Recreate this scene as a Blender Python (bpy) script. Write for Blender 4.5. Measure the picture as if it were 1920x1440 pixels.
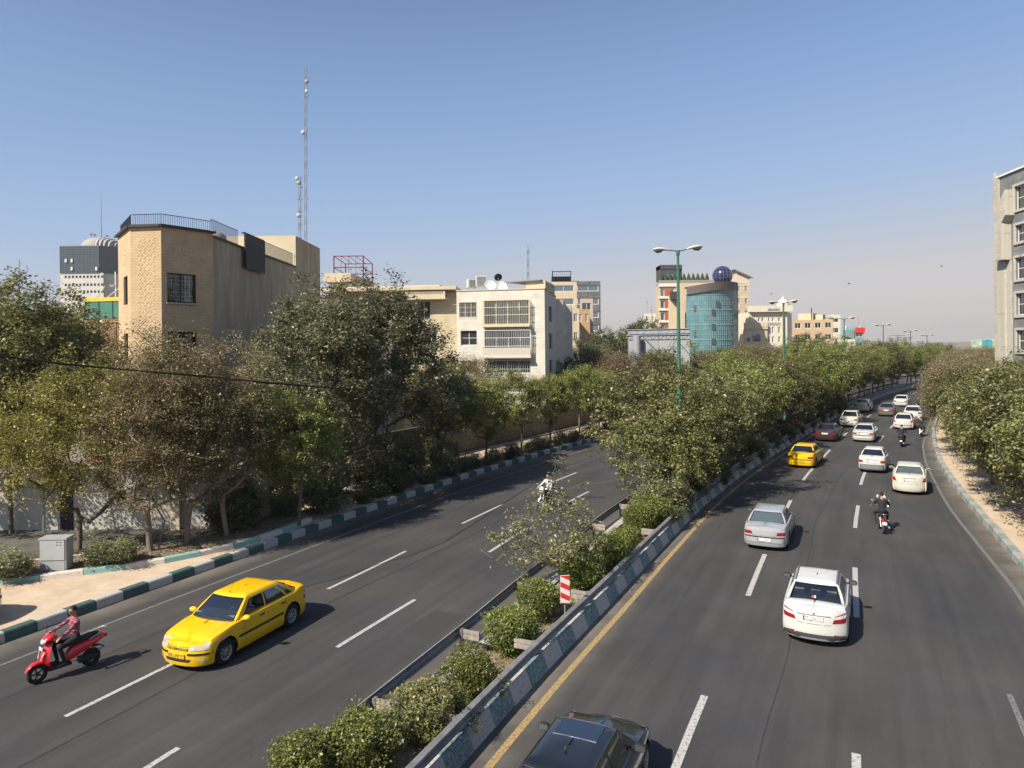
import bpy, bmesh, math, random
import numpy as np
from mathutils import Vector, Matrix
from mathutils.bvhtree import BVHTree

for _o in list(bpy.data.objects): bpy.data.objects.remove(_o)
S = bpy.context.scene
COL = S.collection
rad = math.radians
# ---------------------------------------------------------------- camera
FPX, CAMH, HZ, ROLL = 1340.0, 8.3, 646.4, 0.010
cd = bpy.data.cameras.new("camera"); cam = bpy.data.objects.new("camera", cd); COL.objects.link(cam)
cd.sensor_width = 36; cd.lens = FPX / 1920 * 36; cd.clip_end = 6000; cd.clip_start = 0.3
cd.shift_y = -(720 - HZ) / 1920
ca, sa = math.cos(ROLL), math.sin(ROLL)
cam.matrix_world = Matrix(((ca, sa, 0, 0), (0, 0, -1, 0), (-sa, ca, 0, CAMH), (0, 0, 0, 1)))
S.camera = cam
# ---------------------------------------------------------------- sky, sun, exposure
SUN_EL, SUN_AZ = 43.0, -132.0      # azimuth of the sun measured clockwise from +Y
w = bpy.data.worlds.new("World"); S.world = w; w.use_nodes = True
nt = w.node_tree; nt.nodes.clear()
out = nt.nodes.new('ShaderNodeOutputWorld'); bg = nt.nodes.new('ShaderNodeBackground')
sky = nt.nodes.new('ShaderNodeTexSky'); sky.sky_type = 'NISHITA'; sky.sun_disc = False
sky.sun_elevation = rad(SUN_EL); sky.sun_rotation = rad(SUN_AZ); sky.altitude = 1200
sky.air_density = 1.0; sky.dust_density = 1.6; sky.ozone_density = 1.6
bg.inputs[1].default_value = 0.10
# dusty air low over the city: the sky itself turns pale and slightly pink near the horizon
tc = nt.nodes.new('ShaderNodeTexCoord'); sx = nt.nodes.new('ShaderNodeSeparateXYZ')
nt.links.new(tc.outputs['Generated'], sx.inputs[0])
az = nt.nodes.new('ShaderNodeMath'); az.operation = 'MULTIPLY_ADD'
az.inputs[1].default_value = -0.07; nt.links.new(sx.outputs[0], az.inputs[0]); nt.links.new(sx.outputs[2], az.inputs[2])
ramp = nt.nodes.new('ShaderNodeValToRGB'); cr = ramp.color_ramp
cr.elements[0].position = 0.0; cr.elements[0].color = (.95, .95, .95, 1)
cr.elements[1].position = 0.46; cr.elements[1].color = (0, 0, 0, 1)
for p_, v_ in ((.10, .92), (.17, .84), (.27, .62), (.36, .25)): e = cr.elements.new(p_); e.color = (v_, v_, v_, 1)
nt.links.new(az.outputs[0], ramp.inputs[0])
hz = nt.nodes.new('ShaderNodeValToRGB'); hc_ = hz.color_ramp; HK = .2     # colours scaled by HK to stay within the ramp, restored below
hc_.elements[0].position = 0.0; hc_.elements[0].color = (3.55 * HK, 3.30 * HK, 3.22 * HK, 1); hc_.elements[1].position = .30; hc_.elements[1].color = (1.55 * HK, 2.30 * HK, 3.75 * HK, 1)
for p_, c_ in ((.06, (3.40, 3.25, 3.30)), (.11, (2.75, 3.05, 3.65)), (.17, (2.15, 2.80, 3.95))): e = hc_.elements.new(p_); e.color = (*[k * HK for k in c_], 1)
nt.links.new(az.outputs[0], hz.inputs[0])
hm_ = nt.nodes.new('ShaderNodeVectorMath'); hm_.operation = 'SCALE'; hm_.inputs['Scale'].default_value = 1.13 / HK; nt.links.new(hz.outputs[0], hm_.inputs[0])
mx = nt.nodes.new('ShaderNodeMixRGB'); nt.links.new(hm_.outputs[0], mx.inputs[2])
nt.links.new(ramp.outputs[0], mx.inputs[0])
tint = nt.nodes.new('ShaderNodeMixRGB'); tint.blend_type = 'MULTIPLY'; tint.inputs[0].default_value = 1; tint.inputs[2].default_value = (1.0, 1.0, 1.0, 1)
nt.links.new(sky.outputs[0], tint.inputs[1]); nt.links.new(tint.outputs[0], mx.inputs[1])
nt.links.new(mx.outputs[0], bg.inputs[0]); nt.links.new(bg.outputs[0], out.inputs[0])
sd = bpy.data.lights.new("sun", 'SUN'); sd.energy = 5.0; sd.angle = rad(0.5); sd.color = (1.0, .92, .79)
sun = bpy.data.objects.new("sun", sd); COL.objects.link(sun)
_a, _e = rad(SUN_AZ), rad(SUN_EL)
SUND = Vector((math.sin(_a) * math.cos(_e), math.cos(_a) * math.cos(_e), math.sin(_e)))
sun.rotation_euler = SUND.to_track_quat('Z', 'Y').to_euler(); sun.location = (0, -20, 60)
S.view_settings.view_transform = 'Standard'; S.view_settings.look = 'None'; S.view_settings.gamma = 1
S.view_settings.exposure = 0.68
try:
    S.cycles.max_bounces = 6; S.cycles.transparent_max_bounces = 12; S.cycles.caustics_reflective = False; S.cycles.caustics_refractive = False
    S.cycles.sample_clamp_indirect = 5
except Exception: pass

# ---------------------------------------------------------------- helpers
def P(x, y, z=0.0):
    """photo pixel -> ground point at height z"""
    r = (x - 960) / FPX; u = (HZ - y) / FPX
    X = r * ca + u * sa; Z = -r * sa + u * ca; t = (z - CAMH) / Z
    return Vector((X * t, t, z))
def W(x, y, Y):
    """photo pixel at distance Y -> point"""
    r = (x - 960) / FPX; u = (HZ - y) / FPX
    return Vector(((r * ca + u * sa) * Y, Y, CAMH + (-r * sa + u * ca) * Y))

def tag(o, label=None, cat=None, group=None, kind=None):
    if label: o['label'] = label
    if cat: o['category'] = cat
    if group: o['group'] = group
    if kind: o['kind'] = kind
    return o
def empty(name, loc=(0, 0, 0), rz=0.0):
    o = bpy.data.objects.new(name, None); COL.objects.link(o); o.location = loc; o.rotation_euler = (0, 0, rz)
    o.empty_display_size = 0.2
    return o
def copy_tree(o, parent=None):
    c = o.copy(); COL.objects.link(c)
    if parent is not None: c.parent = parent
    for ch in list(o.children): copy_tree(ch, c)
    return c

_M = {}
def mat(name, col, rough=0.8, metal=0.0, noise=0.0, nscale=4.0, bump=0.0, spec=0.3, coat=0.0, col2=None, coords='Object', stretch=None):
    if name in _M: return _M[name]
    m = bpy.data.materials.new(name); m.use_nodes = True; n = m.node_tree; b = n.nodes['Principled BSDF']
    b.inputs['Base Color'].default_value = (*col, 1); b.inputs['Roughness'].default_value = rough
    b.inputs['Metallic'].default_value = metal; b.inputs['Specular IOR Level'].default_value = spec
    if coat: b.inputs['Coat Weight'].default_value = coat; b.inputs['Coat Roughness'].default_value = 0.04
    if noise or col2:
        t = n.nodes.new('ShaderNodeTexCoord'); no = n.nodes.new('ShaderNodeTexNoise'); no.inputs['Scale'].default_value = nscale
        no.inputs['Detail'].default_value = 6; no.inputs['Roughness'].default_value = 0.65
        if stretch:
            mp = n.nodes.new('ShaderNodeMapping'); mp.inputs['Scale'].default_value = stretch
            n.links.new(t.outputs[coords], mp.inputs[0]); n.links.new(mp.outputs[0], no.inputs[0])
        else: n.links.new(t.outputs[coords], no.inputs[0])
        r = n.nodes.new('ShaderNodeValToRGB'); r.color_ramp.elements[0].position = 0.32; r.color_ramp.elements[1].position = 0.68
        c2 = col2 or tuple(min(1, c * (1 + noise)) for c in col); c1 = col if col2 else tuple(c * (1 - noise) for c in col)
        r.color_ramp.elements[0].color = (*c1, 1); r.color_ramp.elements[1].color = (*c2, 1)
        n.links.new(no.outputs[0], r.inputs[0]); n.links.new(r.outputs[0], b.inputs['Base Color'])
        if bump:
            bp = n.nodes.new('ShaderNodeBump'); bp.inputs['Strength'].default_value = bump; bp.inputs['Distance'].default_value = 0.02
            n.links.new(no.outputs[0], bp.inputs['Height']); n.links.new(bp.outputs[0], b.inputs['Normal'])
    _M[name] = m; return m
def brickmat(name, c1, c2, mortar, bw=0.22, bh=0.07, ms=0.012, rough=0.85, offset=0.5):
    if name in _M: return _M[name]
    m = bpy.data.materials.new(name); m.use_nodes = True; n = m.node_tree; b = n.nodes['Principled BSDF']
    b.inputs['Roughness'].default_value = rough; b.inputs['Specular IOR Level'].default_value = 0.2
    t = n.nodes.new('ShaderNodeTexCoord'); br = n.nodes.new('ShaderNodeTexBrick'); br.offset = offset
    br.inputs['Color1'].default_value = (*c1, 1); br.inputs['Color2'].default_value = (*c2, 1); br.inputs['Mortar'].default_value = (*mortar, 1)
    br.inputs['Scale'].default_value = 1.0; br.inputs['Brick Width'].default_value = bw; br.inputs['Row Height'].default_value = bh
    br.inputs['Mortar Size'].default_value = ms; br.inputs['Mortar Smooth'].default_value = 0.2
    n.links.new(t.outputs['UV'], br.inputs[0])
    no = n.nodes.new('ShaderNodeTexNoise'); no.inputs['Scale'].default_value = 0.9; no.inputs['Detail'].default_value = 5
    n.links.new(t.outputs['UV'], no.inputs[0])
    mr = n.nodes.new('ShaderNodeMapRange'); mr.inputs[1].default_value = .3; mr.inputs[2].default_value = .7; mr.inputs[3].default_value = 0.84; mr.inputs[4].default_value = 1.08
    n.links.new(no.outputs[0], mr.inputs[0])
    mu = n.nodes.new('ShaderNodeMixRGB'); mu.blend_type = 'MULTIPLY'; mu.inputs[0].default_value = 1
    n.links.new(br.outputs[0], mu.inputs[1]); n.links.new(mr.outputs[0], mu.inputs[2]); n.links.new(mu.outputs[0], b.inputs['Base Color'])
    bp = n.nodes.new('ShaderNodeBump'); bp.inputs['Strength'].default_value = 0.5; bp.inputs['Distance'].default_value = 0.02; bp.invert = True
    n.links.new(br.outputs['Fac'], bp.inputs['Height']); n.links.new(bp.outputs[0], b.inputs['Normal'])
    _M[name] = m; return m
def glassmat(name, tint=(.5, .55, .55), refl=0.25, trans=0.5, dark=(.02, .025, .03)):
    """window glass: part see-through, part dark, glossy by fresnel"""
    if name in _M: return _M[name]
    m = bpy.data.materials.new(name); m.use_nodes = True; n = m.node_tree; n.nodes.clear()
    o = n.nodes.new('ShaderNodeOutputMaterial'); tr = n.nodes.new('ShaderNodeBsdfTransparent'); tr.inputs[0].default_value = (*tint, 1)
    df = n.nodes.new('ShaderNodeBsdfDiffuse'); df.inputs[0].default_value = (*dark, 1)
    gl = n.nodes.new('ShaderNodeBsdfGlossy'); gl.inputs['Roughness'].default_value = 0.03; gl.inputs[0].default_value = (.9, .95, 1, 1)
    m1 = n.nodes.new('ShaderNodeMixShader'); m1.inputs[0].default_value = trans
    n.links.new(df.outputs[0], m1.inputs[1]); n.links.new(tr.outputs[0], m1.inputs[2])
    lw = n.nodes.new('ShaderNodeFresnel'); lw.inputs[0].default_value = 1.5
    ma = n.nodes.new('ShaderNodeMath'); ma.operation = 'MULTIPLY_ADD'; ma.inputs[1].default_value = 1.2; ma.inputs[2].default_value = refl * .25; ma.use_clamp = True
    n.links.new(lw.outputs[0], ma.inputs[0])
    m2 = n.nodes.new('ShaderNodeMixShader'); n.links.new(ma.outputs[0], m2.inputs[0]); n.links.new(m1.outputs[0], m2.inputs[1]); n.links.new(gl.outputs[0], m2.inputs[2])
    n.links.new(m2.outputs[0], o.inputs[0]); _M[name] = m; return m

class MB:
    """mesh collector: boxes, tubes, polygons -> one mesh object"""
    def __init__(s): s.v = []; s.f = []; s.uv = []; s.mi = []; s.cur = 0; s.sm = []; s.smooth = False
    def face(s, pts, uv=None, mi=None):
        b = len(s.v); s.v += [tuple(p) for p in pts]; s.f.append(tuple(range(b, b + len(pts))))
        s.uv.append(uv or [(0, 0)] * len(pts)); s.mi.append(s.cur if mi is None else mi); s.sm.append(False)
    def grid(s, rows, closed=False, uvs=None):
        b = len(s.v); n = len(rows[0])
        for r in rows: s.v += [tuple(p) for p in r]
        for i in range(len(rows) - 1):
            for j in range(n if closed else n - 1):
                k = (j + 1) % n
                s.f.append((b + i * n + j, b + i * n + k, b + (i + 1) * n + k, b + (i + 1) * n + j)); s.mi.append(s.cur); s.sm.append(s.smooth)
                s.uv.append([uvs[i][j], uvs[i][k], uvs[i + 1][k], uvs[i + 1][j]] if uvs else [(0, 0)] * 4)
    def box(s, c, d, rz=0.0, M=None, mi=None):
        """centre c, full size d"""
        cx, cy, cz = c; hx, hy, hz = d[0] / 2, d[1] / 2, d[2] / 2; R = Matrix.Rotation(rz, 3, 'Z') if rz else None
        q = []
        for dx, dy, dz in ((-1, -1, -1), (1, -1, -1), (1, 1, -1), (-1, 1, -1), (-1, -1, 1), (1, -1, 1), (1, 1, 1), (-1, 1, 1)):
            p = Vector((dx * hx, dy * hy, dz * hz))
            if R: p = R @ p
            p = p + Vector((cx, cy, cz))
            if M: p = M @ p
            q.append(p)
        for idx, (a, h) in (((0, 3, 2, 1), (d[0], d[1])), ((4, 5, 6, 7), (d[0], d[1])), ((0, 1, 5, 4), (d[0], d[2])), ((1, 2, 6, 5), (d[1], d[2])), ((2, 3, 7, 6), (d[0], d[2])), ((3, 0, 4, 7), (d[1], d[2]))):
            s.face([q[i] for i in idx], [(0, 0), (a, 0), (a, h), (0, h)], mi)
    def tube(s, pts, r, n=8, caps=True):
        pts = [Vector(p) for p in pts]; rs = r if isinstance(r, (list, tuple)) else [r] * len(pts); rows = []
        up0 = None
        for i, p in enumerate(pts):
            d = (pts[min(i + 1, len(pts) - 1)] - pts[max(i - 1, 0)]).normalized()
            if up0 is None:
                up0 = Vector((0, 0, 1)) if abs(d.z) < .9 else Vector((1, 0, 0))
            a = d.cross(up0).normalized(); bb = a.cross(d).normalized(); up0 = bb
            rows.append([p + (a * math.cos(2 * math.pi * k / n) + bb * math.sin(2 * math.pi * k / n)) * rs[i] for k in range(n)])
        sm = s.smooth; s.smooth = n > 4; s.grid(rows, True); s.smooth = sm
        if caps: s.face(rows[0][::-1]); s.face(rows[-1])
    def lathe(s, prof, M=None, n=20, cap=False):
        """prof [(r,z)] round Z"""
        rows = []
        for r_, z in prof:
            row = [Vector((r_ * math.cos(2 * math.pi * k / n), r_ * math.sin(2 * math.pi * k / n), z)) for k in range(n)]
            rows.append([M @ p for p in row] if M else row)
        sm = s.smooth; s.smooth = True; s.grid(rows, True); s.smooth = sm
        if cap: s.face(rows[0][::-1]); s.face(rows[-1])
    def loft(s, secs, n=14, M=None, cap=True, pw=2.4):
        """secs [(x,y,z,half_w(y),half_h,tilt)] rounded cross-sections along x"""
        rows = []
        for x, y, z, a, b, t in secs:
            row = []
            for k in range(n):
                th = 2 * math.pi * k / n; c, q = math.cos(th), math.sin(th)
                yy = a * math.copysign(abs(c) ** (2 / pw), c); zz = b * math.copysign(abs(q) ** (2 / pw), q)
                p = Vector((x - zz * math.sin(t), y + yy, z + zz * math.cos(t))); row.append(M @ p if M else p)
            rows.append(row)
        sm = s.smooth; s.smooth = True; s.grid(rows, True); s.smooth = sm
        if cap: s.face(rows[0][::-1]); s.face(rows[-1])
    def prism(s, poly, z0, z1, mi=None):
        n = len(poly); u = 0
        for i in range(n):
            a, b = poly[i], poly[(i + 1) % n]; l = math.hypot(b[0] - a[0], b[1] - a[1])
            s.face([(a[0], a[1], z0), (b[0], b[1], z0), (b[0], b[1], z1), (a[0], a[1], z1)], [(u, z0), (u + l, z0), (u + l, z1), (u, z1)], mi); u += l
        s.face([(p[0], p[1], z1) for p in poly], [(p[0], p[1]) for p in poly], mi); s.face([(p[0], p[1], z0) for p in poly][::-1], None, mi)
    def build(s, name, mats, parent=None, weld=False):
        me = bpy.data.meshes.new(name); me.from_pydata(s.v, [], s.f)
        uvl = me.uv_layers.new(name='UVMap'); uvl.data.foreach_set('uv', [c for f in s.uv for u in f for c in u])
        if not isinstance(mats, (list, tuple)): mats = [mats]
        for m in mats: me.materials.append(m)
        me.polygons.foreach_set('material_index', s.mi); me.polygons.foreach_set('use_smooth', s.sm)
        if weld:
            bm = bmesh.new(); bm.from_mesh(me); bmesh.ops.remove_doubles(bm, verts=bm.verts, dist=1e-4)
            bmesh.ops.recalc_face_normals(bm, faces=bm.faces)
            for ed in bm.edges:
                if len(ed.link_faces) == 2 and ed.calc_face_angle(0) > rad(38): ed.smooth = False
            bm.to_mesh(me); bm.free()
        me.update(); o = bpy.data.objects.new(name, me); COL.objects.link(o)
        if parent is not None: o.parent = parent
        return o

# curves on the ground ------------------------------------------------
def resample(pts, step=1.0):
    p = np.array([(q[0], q[1]) for q in pts], float); out_ = []
    n = len(p)
    for i in range(n - 1):
        p0 = p[max(i - 1, 0)]; p1 = p[i]; p2 = p[i + 1]; p3 = p[min(i + 2, n - 1)]
        if i == 0: p0 = 2 * p1 - p2
        if i == n - 2: p3 = 2 * p2 - p1
        for t in np.linspace(0, 1, 24, endpoint=False):
            out_.append(.5 * ((2 * p1) + (-p0 + p2) * t + (2 * p0 - 5 * p1 + 4 * p2 - p3) * t * t + (-p0 + 3 * p1 - 3 * p2 + p3) * t ** 3))
    out_.append(p[-1]); q = np.array(out_)
    for _ in range(30): q[1:-1] = (q[:-2] + 2 * q[1:-1] + q[2:]) / 4
    d = np.r_[0, np.cumsum(np.hypot(*np.diff(q, axis=0).T))]; k = max(2, int(d[-1] / step) + 1); s_ = np.linspace(0, d[-1], k)
    q = np.c_[np.interp(s_, d, q[:, 0]), np.interp(s_, d, q[:, 1])]
    for _ in range(int(14 / step) if k > 40 else 0): q[1:-1] = (q[:-2] + 2 * q[1:-1] + q[2:]) / 4
    return q
def normals(q):
    t = np.gradient(q, axis=0); t /= np.linalg.norm(t, axis=1)[:, None]
    return np.c_[-t[:, 1], t[:, 0]]          # left-hand side
def offset(q, d):
    return q + normals(q) * (np.array(d)[:, None] if np.ndim(d) else d)
def strip(name, A, B, z, m, kind='structure', uvw=True):
    mb = MB(); L = np.r_[0, np.cumsum(np.hypot(*np.diff(A, axis=0).T))]
    za = z if np.ndim(z) else (z, z)
    n = min(len(A), len(B))
    for i in range(n - 1):
        mb.face([(A[i][0], A[i][1], za[0]), (B[i][0], B[i][1], za[1]), (B[i + 1][0], B[i + 1][1], za[1]), (A[i + 1][0], A[i + 1][1], za[0])],
                [(0, L[i]), (1, L[i]), (1, L[i + 1]), (0, L[i + 1])])
    o = mb.build(name, m); tag(o, kind=kind); return o
# ================================================================ ground, roads, kerbs
_R = [(860,1440),(900,1400),(940,1356),(1001,1281),(1081,1199),(1154,1128),(1209,1061),(1245,1027),(1295,973),(1328,942),(1400,885),(1440,861),(1515,814),(1571,782),(1605,763),(1669,739)]
MQ = resample([(-22,-34),(-12.6,-12),(-6.8,1.0),(-3.0,9.8)] + [P(*p) for p in _R] + [(73,129),(92,147),(125,170),(190,205),(300,250)], 1.0)
MN = normals(MQ); ML = np.r_[0, np.cumsum(np.hypot(*np.diff(MQ, axis=0).T))]
def at(s, off):
    """point and heading on the road, s metres along, off metres to the left of the central kerb"""
    x = np.interp(s, ML, MQ[:, 0]); y = np.interp(s, ML, MQ[:, 1]); nx = np.interp(s, ML, MN[:, 0]); ny = np.interp(s, ML, MN[:, 1])
    return Vector((x + nx * off, y + ny * off, 0)), math.atan2(-nx, ny)
def near_s(p):
    d = np.array((p[0], p[1])) - MQ; k = int(np.argmin((d ** 2).sum(1))); return float(ML[k]), float(d[k] @ MN[k])
fC = lambda s: np.interp(s, [0, 65, 78, 108, 118, 400], [-3.9, -3.85, -3.78, -2.9, -2.8, -2.8])
fD = lambda s: np.interp(s, [0, 65, 80, 107, 400], [-7.15, -7.05, -6.9, -5.87, -5.7])
fRs = lambda s: np.interp(s, [0, 69, 76, 82, 89, 97, 106, 131, 400], [-11.8, -11.8, -11.4, -10.9, -10.4, -9.6, -9.1, -8.7, -8.7])
fRk = lambda s: np.interp(s, [0, 71, 77, 82, 88, 97, 107, 120, 400], [-12.5, -12.4, -12.2, -11.8, -11.25, -10.3, -9.7, -9.2, -9.2])
fLr = lambda s: np.interp(s, [0, 51, 57, 61, 71, 400], [2.2, 2.35, 2.5, 2.76, 3.1, 3.1])
fA = lambda s: np.interp(s, [0, 50, 60, 70, 80, 400], [9.1, 9.14, 9.25, 9.5, 9.65, 9.7])
fB = lambda s: np.interp(s, [0, 50, 60, 70, 76, 400], [5.6, 5.7, 5.95, 6.4, 6.65, 6.7])
fLs = lambda s: np.interp(s, [0, 400], [13.3, 13.35]); fLk = lambda s: np.interp(s, [0, 60, 75, 85, 400], [14.75, 14.75, 15.0, 14.9, 14.9])
def line(f, s0=0, s1=None, st=1.0):
    s1 = s1 or ML[-1]; ss = np.linspace(s0, s1, max(2, int((s1 - s0) / st) + 1))
    return np.array([[*at(s, float(f(s)))[0][:2]] for s in ss])
K = lambda c: (lambda s: c)
add = lambda f, c: (lambda s: float(f(s)) + c)

def asphalt_mat():
    m = bpy.data.materials.new('asphalt'); m.use_nodes = True; n = m.node_tree; b = n.nodes['Principled BSDF']
    b.inputs['Roughness'].default_value = .75; b.inputs['Specular IOR Level'].default_value = 0.35
    t = n.nodes.new('ShaderNodeTexCoord')
    def noise(scale, detail, stretch=None, src='Object'):
        x = n.nodes.new('ShaderNodeTexNoise'); x.inputs['Scale'].default_value = scale; x.inputs['Detail'].default_value = detail; x.inputs['Roughness'].default_value = .6
        mp = n.nodes.new('ShaderNodeMapping')
        if stretch: mp.inputs['Scale'].default_value = stretch
        n.links.new(t.outputs[src], mp.inputs[0]); n.links.new(mp.outputs[0], x.inputs[0]); return x
    def rng(src, a, b_, lo, hi):
        r = n.nodes.new('ShaderNodeMapRange'); r.inputs[1].default_value = a; r.inputs[2].default_value = b_; r.inputs[3].default_value = lo; r.inputs[4].default_value = hi
        n.links.new(src, r.inputs[0]); return r.outputs[0]
    def mul(a, b_):
        x = n.nodes.new('ShaderNodeMath'); x.operation = 'MULTIPLY'; n.links.new(a, x.inputs[0]); n.links.new(b_, x.inputs[1]); return x.outputs[0]
    big = noise(1.0, 4, (9.0, .16, 1), 'UV')       # streaks that run with the traffic (uv: across, along)
    mid = noise(.55, 5); fine = noise(38, 2); grit = noise(120, 1); dust = noise(.16, 3)
    v = mul(rng(big.outputs[0], .3, .7, .80, 1.16), rng(mid.outputs[0], .3, .7, .93, 1.06)); v = mul(v, rng(fine.outputs[0], .25, .75, .78, 1.2))
    v = mul(v, rng(grit.outputs[0], .60, .74, 1.0, 2.6))
    vo = n.nodes.new('ShaderNodeTexVoronoi'); vo.inputs['Scale'].default_value = 3.2; n.links.new(t.outputs['Object'], vo.inputs[0])
    v = mul(v, rng(vo.outputs['Distance'], .03, .055, 1.9, 1.0))      # pale grit and chips
    fs = noise(1.0, 5, (34.0, .05, 1), 'UV'); v = mul(v, rng(fs.outputs[0], .3, .7, .86, 1.13))      # fine wheel tracks along the road
    # cracks
    vc = n.nodes.new('ShaderNodeTexVoronoi'); vc.feature = 'DISTANCE_TO_EDGE'; vc.inputs['Scale'].default_value = .13; vc.inputs['Randomness'].default_value = 1
    wr = noise(.8, 4); ad = n.nodes.new('ShaderNodeMixRGB'); ad.blend_type = 'ADD'; ad.inputs[0].default_value = .9
    n.links.new(t.outputs['Object'], ad.inputs[1]); n.links.new(wr.outputs[1], ad.inputs[2]); n.links.new(ad.outputs[0], vc.inputs[0])
    v = mul(v, rng(vc.outputs['Distance'], 0.0, .0015, .8, 1.0))
    mixc = n.nodes.new('ShaderNodeMixRGB'); mixc.inputs[1].default_value = (.0425, .0415, .0425, 1); mixc.inputs[2].default_value = (.053, .0490, .0455, 1)
    n.links.new(rng(dust.outputs[0], .4, .65, 0, 1), mixc.inputs[0])
    # long soft dark bands: rubber and oil down the middle of each lane (uv.x holds the lane coordinate)
    mu = n.nodes.new('ShaderNodeMixRGB'); mu.blend_type = 'MULTIPLY'; mu.inputs[0].default_value = 1; n.links.new(mixc.outputs[0], mu.inputs[1]); n.links.new(v, mu.inputs[2])
    # pale dust gathered along both kerbs
    sp = n.nodes.new('ShaderNodeSeparateXYZ'); n.links.new(t.outputs['UV'], sp.inputs[0])
    e1 = rng(sp.outputs[0], .0, .09, 1, 0); e2 = rng(sp.outputs[0], .91, 1.0, 0, 1)
    mxx = n.nodes.new('ShaderNodeMath'); mxx.operation = 'MAXIMUM'; n.links.new(e1, mxx.inputs[0]); n.links.new(e2, mxx.inputs[1])
    dn = mul(mxx.outputs[0], rng(mid.outputs[0], .35, .6, .35, 1.0))
    mk = n.nodes.new('ShaderNodeMixRGB'); mk.inputs[2].default_value = (.17, .148, .122, 1); n.links.new(dn, mk.inputs[0]); n.links.new(mu.outputs[0], mk.inputs[1])
    n.links.new(mk.outputs[0], b.inputs['Base Color'])
    bp = n.nodes.new('ShaderNodeBump'); bp.inputs['Strength'].default_value = .25; bp.inputs['Distance'].default_value = .01
    n.links.new(fine.outputs[0], bp.inputs['Height']); n.links.new(bp.outputs[0], b.inputs['Normal']); return m
ASPH = asphalt_mat()
def worn(name, col, wear=.5, under=(.06, .058, .056)):
    m = bpy.data.materials.new(name); m.use_nodes = True; n = m.node_tree; b = n.nodes['Principled BSDF']; b.inputs['Roughness'].default_value = .7
    t = n.nodes.new('ShaderNodeTexCoord'); x = n.nodes.new('ShaderNodeTexNoise'); x.inputs['Scale'].default_value = 14; x.inputs['Detail'].default_value = 8; x.inputs['Roughness'].default_value = .75
    n.links.new(t.outputs['Object'], x.inputs[0]); r = n.nodes.new('ShaderNodeValToRGB')
    r.color_ramp.elements[0].position = wear - .1; r.color_ramp.elements[0].color = (*under, 1); r.color_ramp.elements[1].position = wear + .03; r.color_ramp.elements[1].color = (*col, 1)
    n.links.new(x.outputs[0], r.inputs[0]); n.links.new(r.outputs[0], b.inputs['Base Color']); return m
PAINT_W = worn('lane_paint_white', (.40, .39, .375), .465); PAINT_F = worn('lane_paint_faded', (.17, .165, .155), .5); PAINT_Y = worn('lane_paint_yellow', (.36, .245, .095), .50, (.13, .115, .09))

SAND = mat('dusty_ground', (.40, .31, .22), .95, nscale=1.6, col2=(.52, .41, .30), bump=.2)
SOIL = mat('dry_soil', (.13, .095, .065), .95, nscale=5, col2=(.30, .24, .17), bump=.6)
CITY = mat('city_ground', (.16, .14, .11), .95, nscale=.05, col2=(.24, .21, .17))
PAVE = brickmat('pavement', (.34, .30, .25), (.40, .35, .29), (.24, .21, .18), .4, .4, .012)
CONC = mat('concrete', (.30, .28, .25), .9, nscale=3, col2=(.42, .39, .35), bump=.3)

g = MB(); R_ = 3500
g.face([(-R_, -R_, -.08), (R_, -R_, -.08), (R_, R_, -.08), (-R_, R_, -.08)]); tag(g.build('ground', CITY), kind='structure')
strip('road_right', line(K(0.05)), line(add(fRk, -.05)), 0, ASPH); strip('road_left', line(add(fLk, .05)), line(add(fLr, -.35)), 0, ASPH)
strip('median_soil', line(add(fLr, .0)), line(K(.25)), (.10, .12), SOIL)
strip('median_ledge', line(add(fLr, -.1)), line(add(fLr, -.62)), (.165, .165), CONC)
strip('verge_soil', line(add(fRk, -.2)), line(add(fRk, -14)), (.16, .3), SAND)
strip('planting_strip', line(add(fLk, 2.6)), line(add(fLk, .3)), (.2, .2), SOIL)
strip('pavement_left', line(add(fLk, 5.25), 74), line(add(fLk, 2.5), 74), (.215, .215), SAND)
# dashed and solid lines
def marks(name, f, segs, wd, m, z=.004):
    mb = MB()
    for a, b in segs:
        ss = np.linspace(a, b, max(2, int((b - a) / 1.2) + 1))
        for s0, s1 in zip(ss[:-1], ss[1:]):
            q = [at(s0, f(s0) + wd / 2)[0], at(s0, f(s0) - wd / 2)[0], at(s1, f(s1) - wd / 2)[0], at(s1, f(s1) + wd / 2)[0]]
            mb.face([(p.x, p.y, z) for p in q])
    tag(mb.build(name, m), kind='structure')
per = lambda a0, ln, p, n: [(a0 + i * p, a0 + i * p + ln) for i in range(n)]
marks('lane_marking', fC, [(43, 47.5), (52.5, 57.3), (64.6, 69.7), (75.8, 80.5), (86.6, 91.3), (96.4, 100.6), (107.6, 112.4), (117.8, 121.8), (127.5, 131.5)] + per(138, 4.2, 10.5, 12), .17, PAINT_W)
marks('lane_marking', fD, [(42, 46), (51.8, 56.1), (64.0, 69.3), (75.6, 80.7), (86.7, 91.5), (97, 101.5), (107.3, 111.6), (118, 122)] + per(128.5, 4.2, 10.5, 12), .17, PAINT_W)
marks('lane_marking', lambda s: -10.28, [(58.3, 60.4)], .12, PAINT_F)
marks('edge_line_right', fRs, [(40, 250)], .13, PAINT_F)
marks('edge_line_yellow', lambda s: -.5, [(40, 250)], .17, PAINT_Y)
marks('lane_marking', fA, [(41, 45), (50.6, 55.2), (59.4, 64.4), (69.1, 73.3), (79, 83), (88.5, 92.6)] + per(98, 4.0, 9.6, 8), .13, PAINT_W)
marks('lane_marking', fB, [(46.6, 50.7), (55.9, 59.8), (65.6, 69.6), (74.6, 78.0), (84, 88)] + per(93.5, 4.0, 9.6, 8), .14, PAINT_W)
marks('edge_line_left', fLs, [(30, 250)], .11, PAINT_F)
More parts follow.
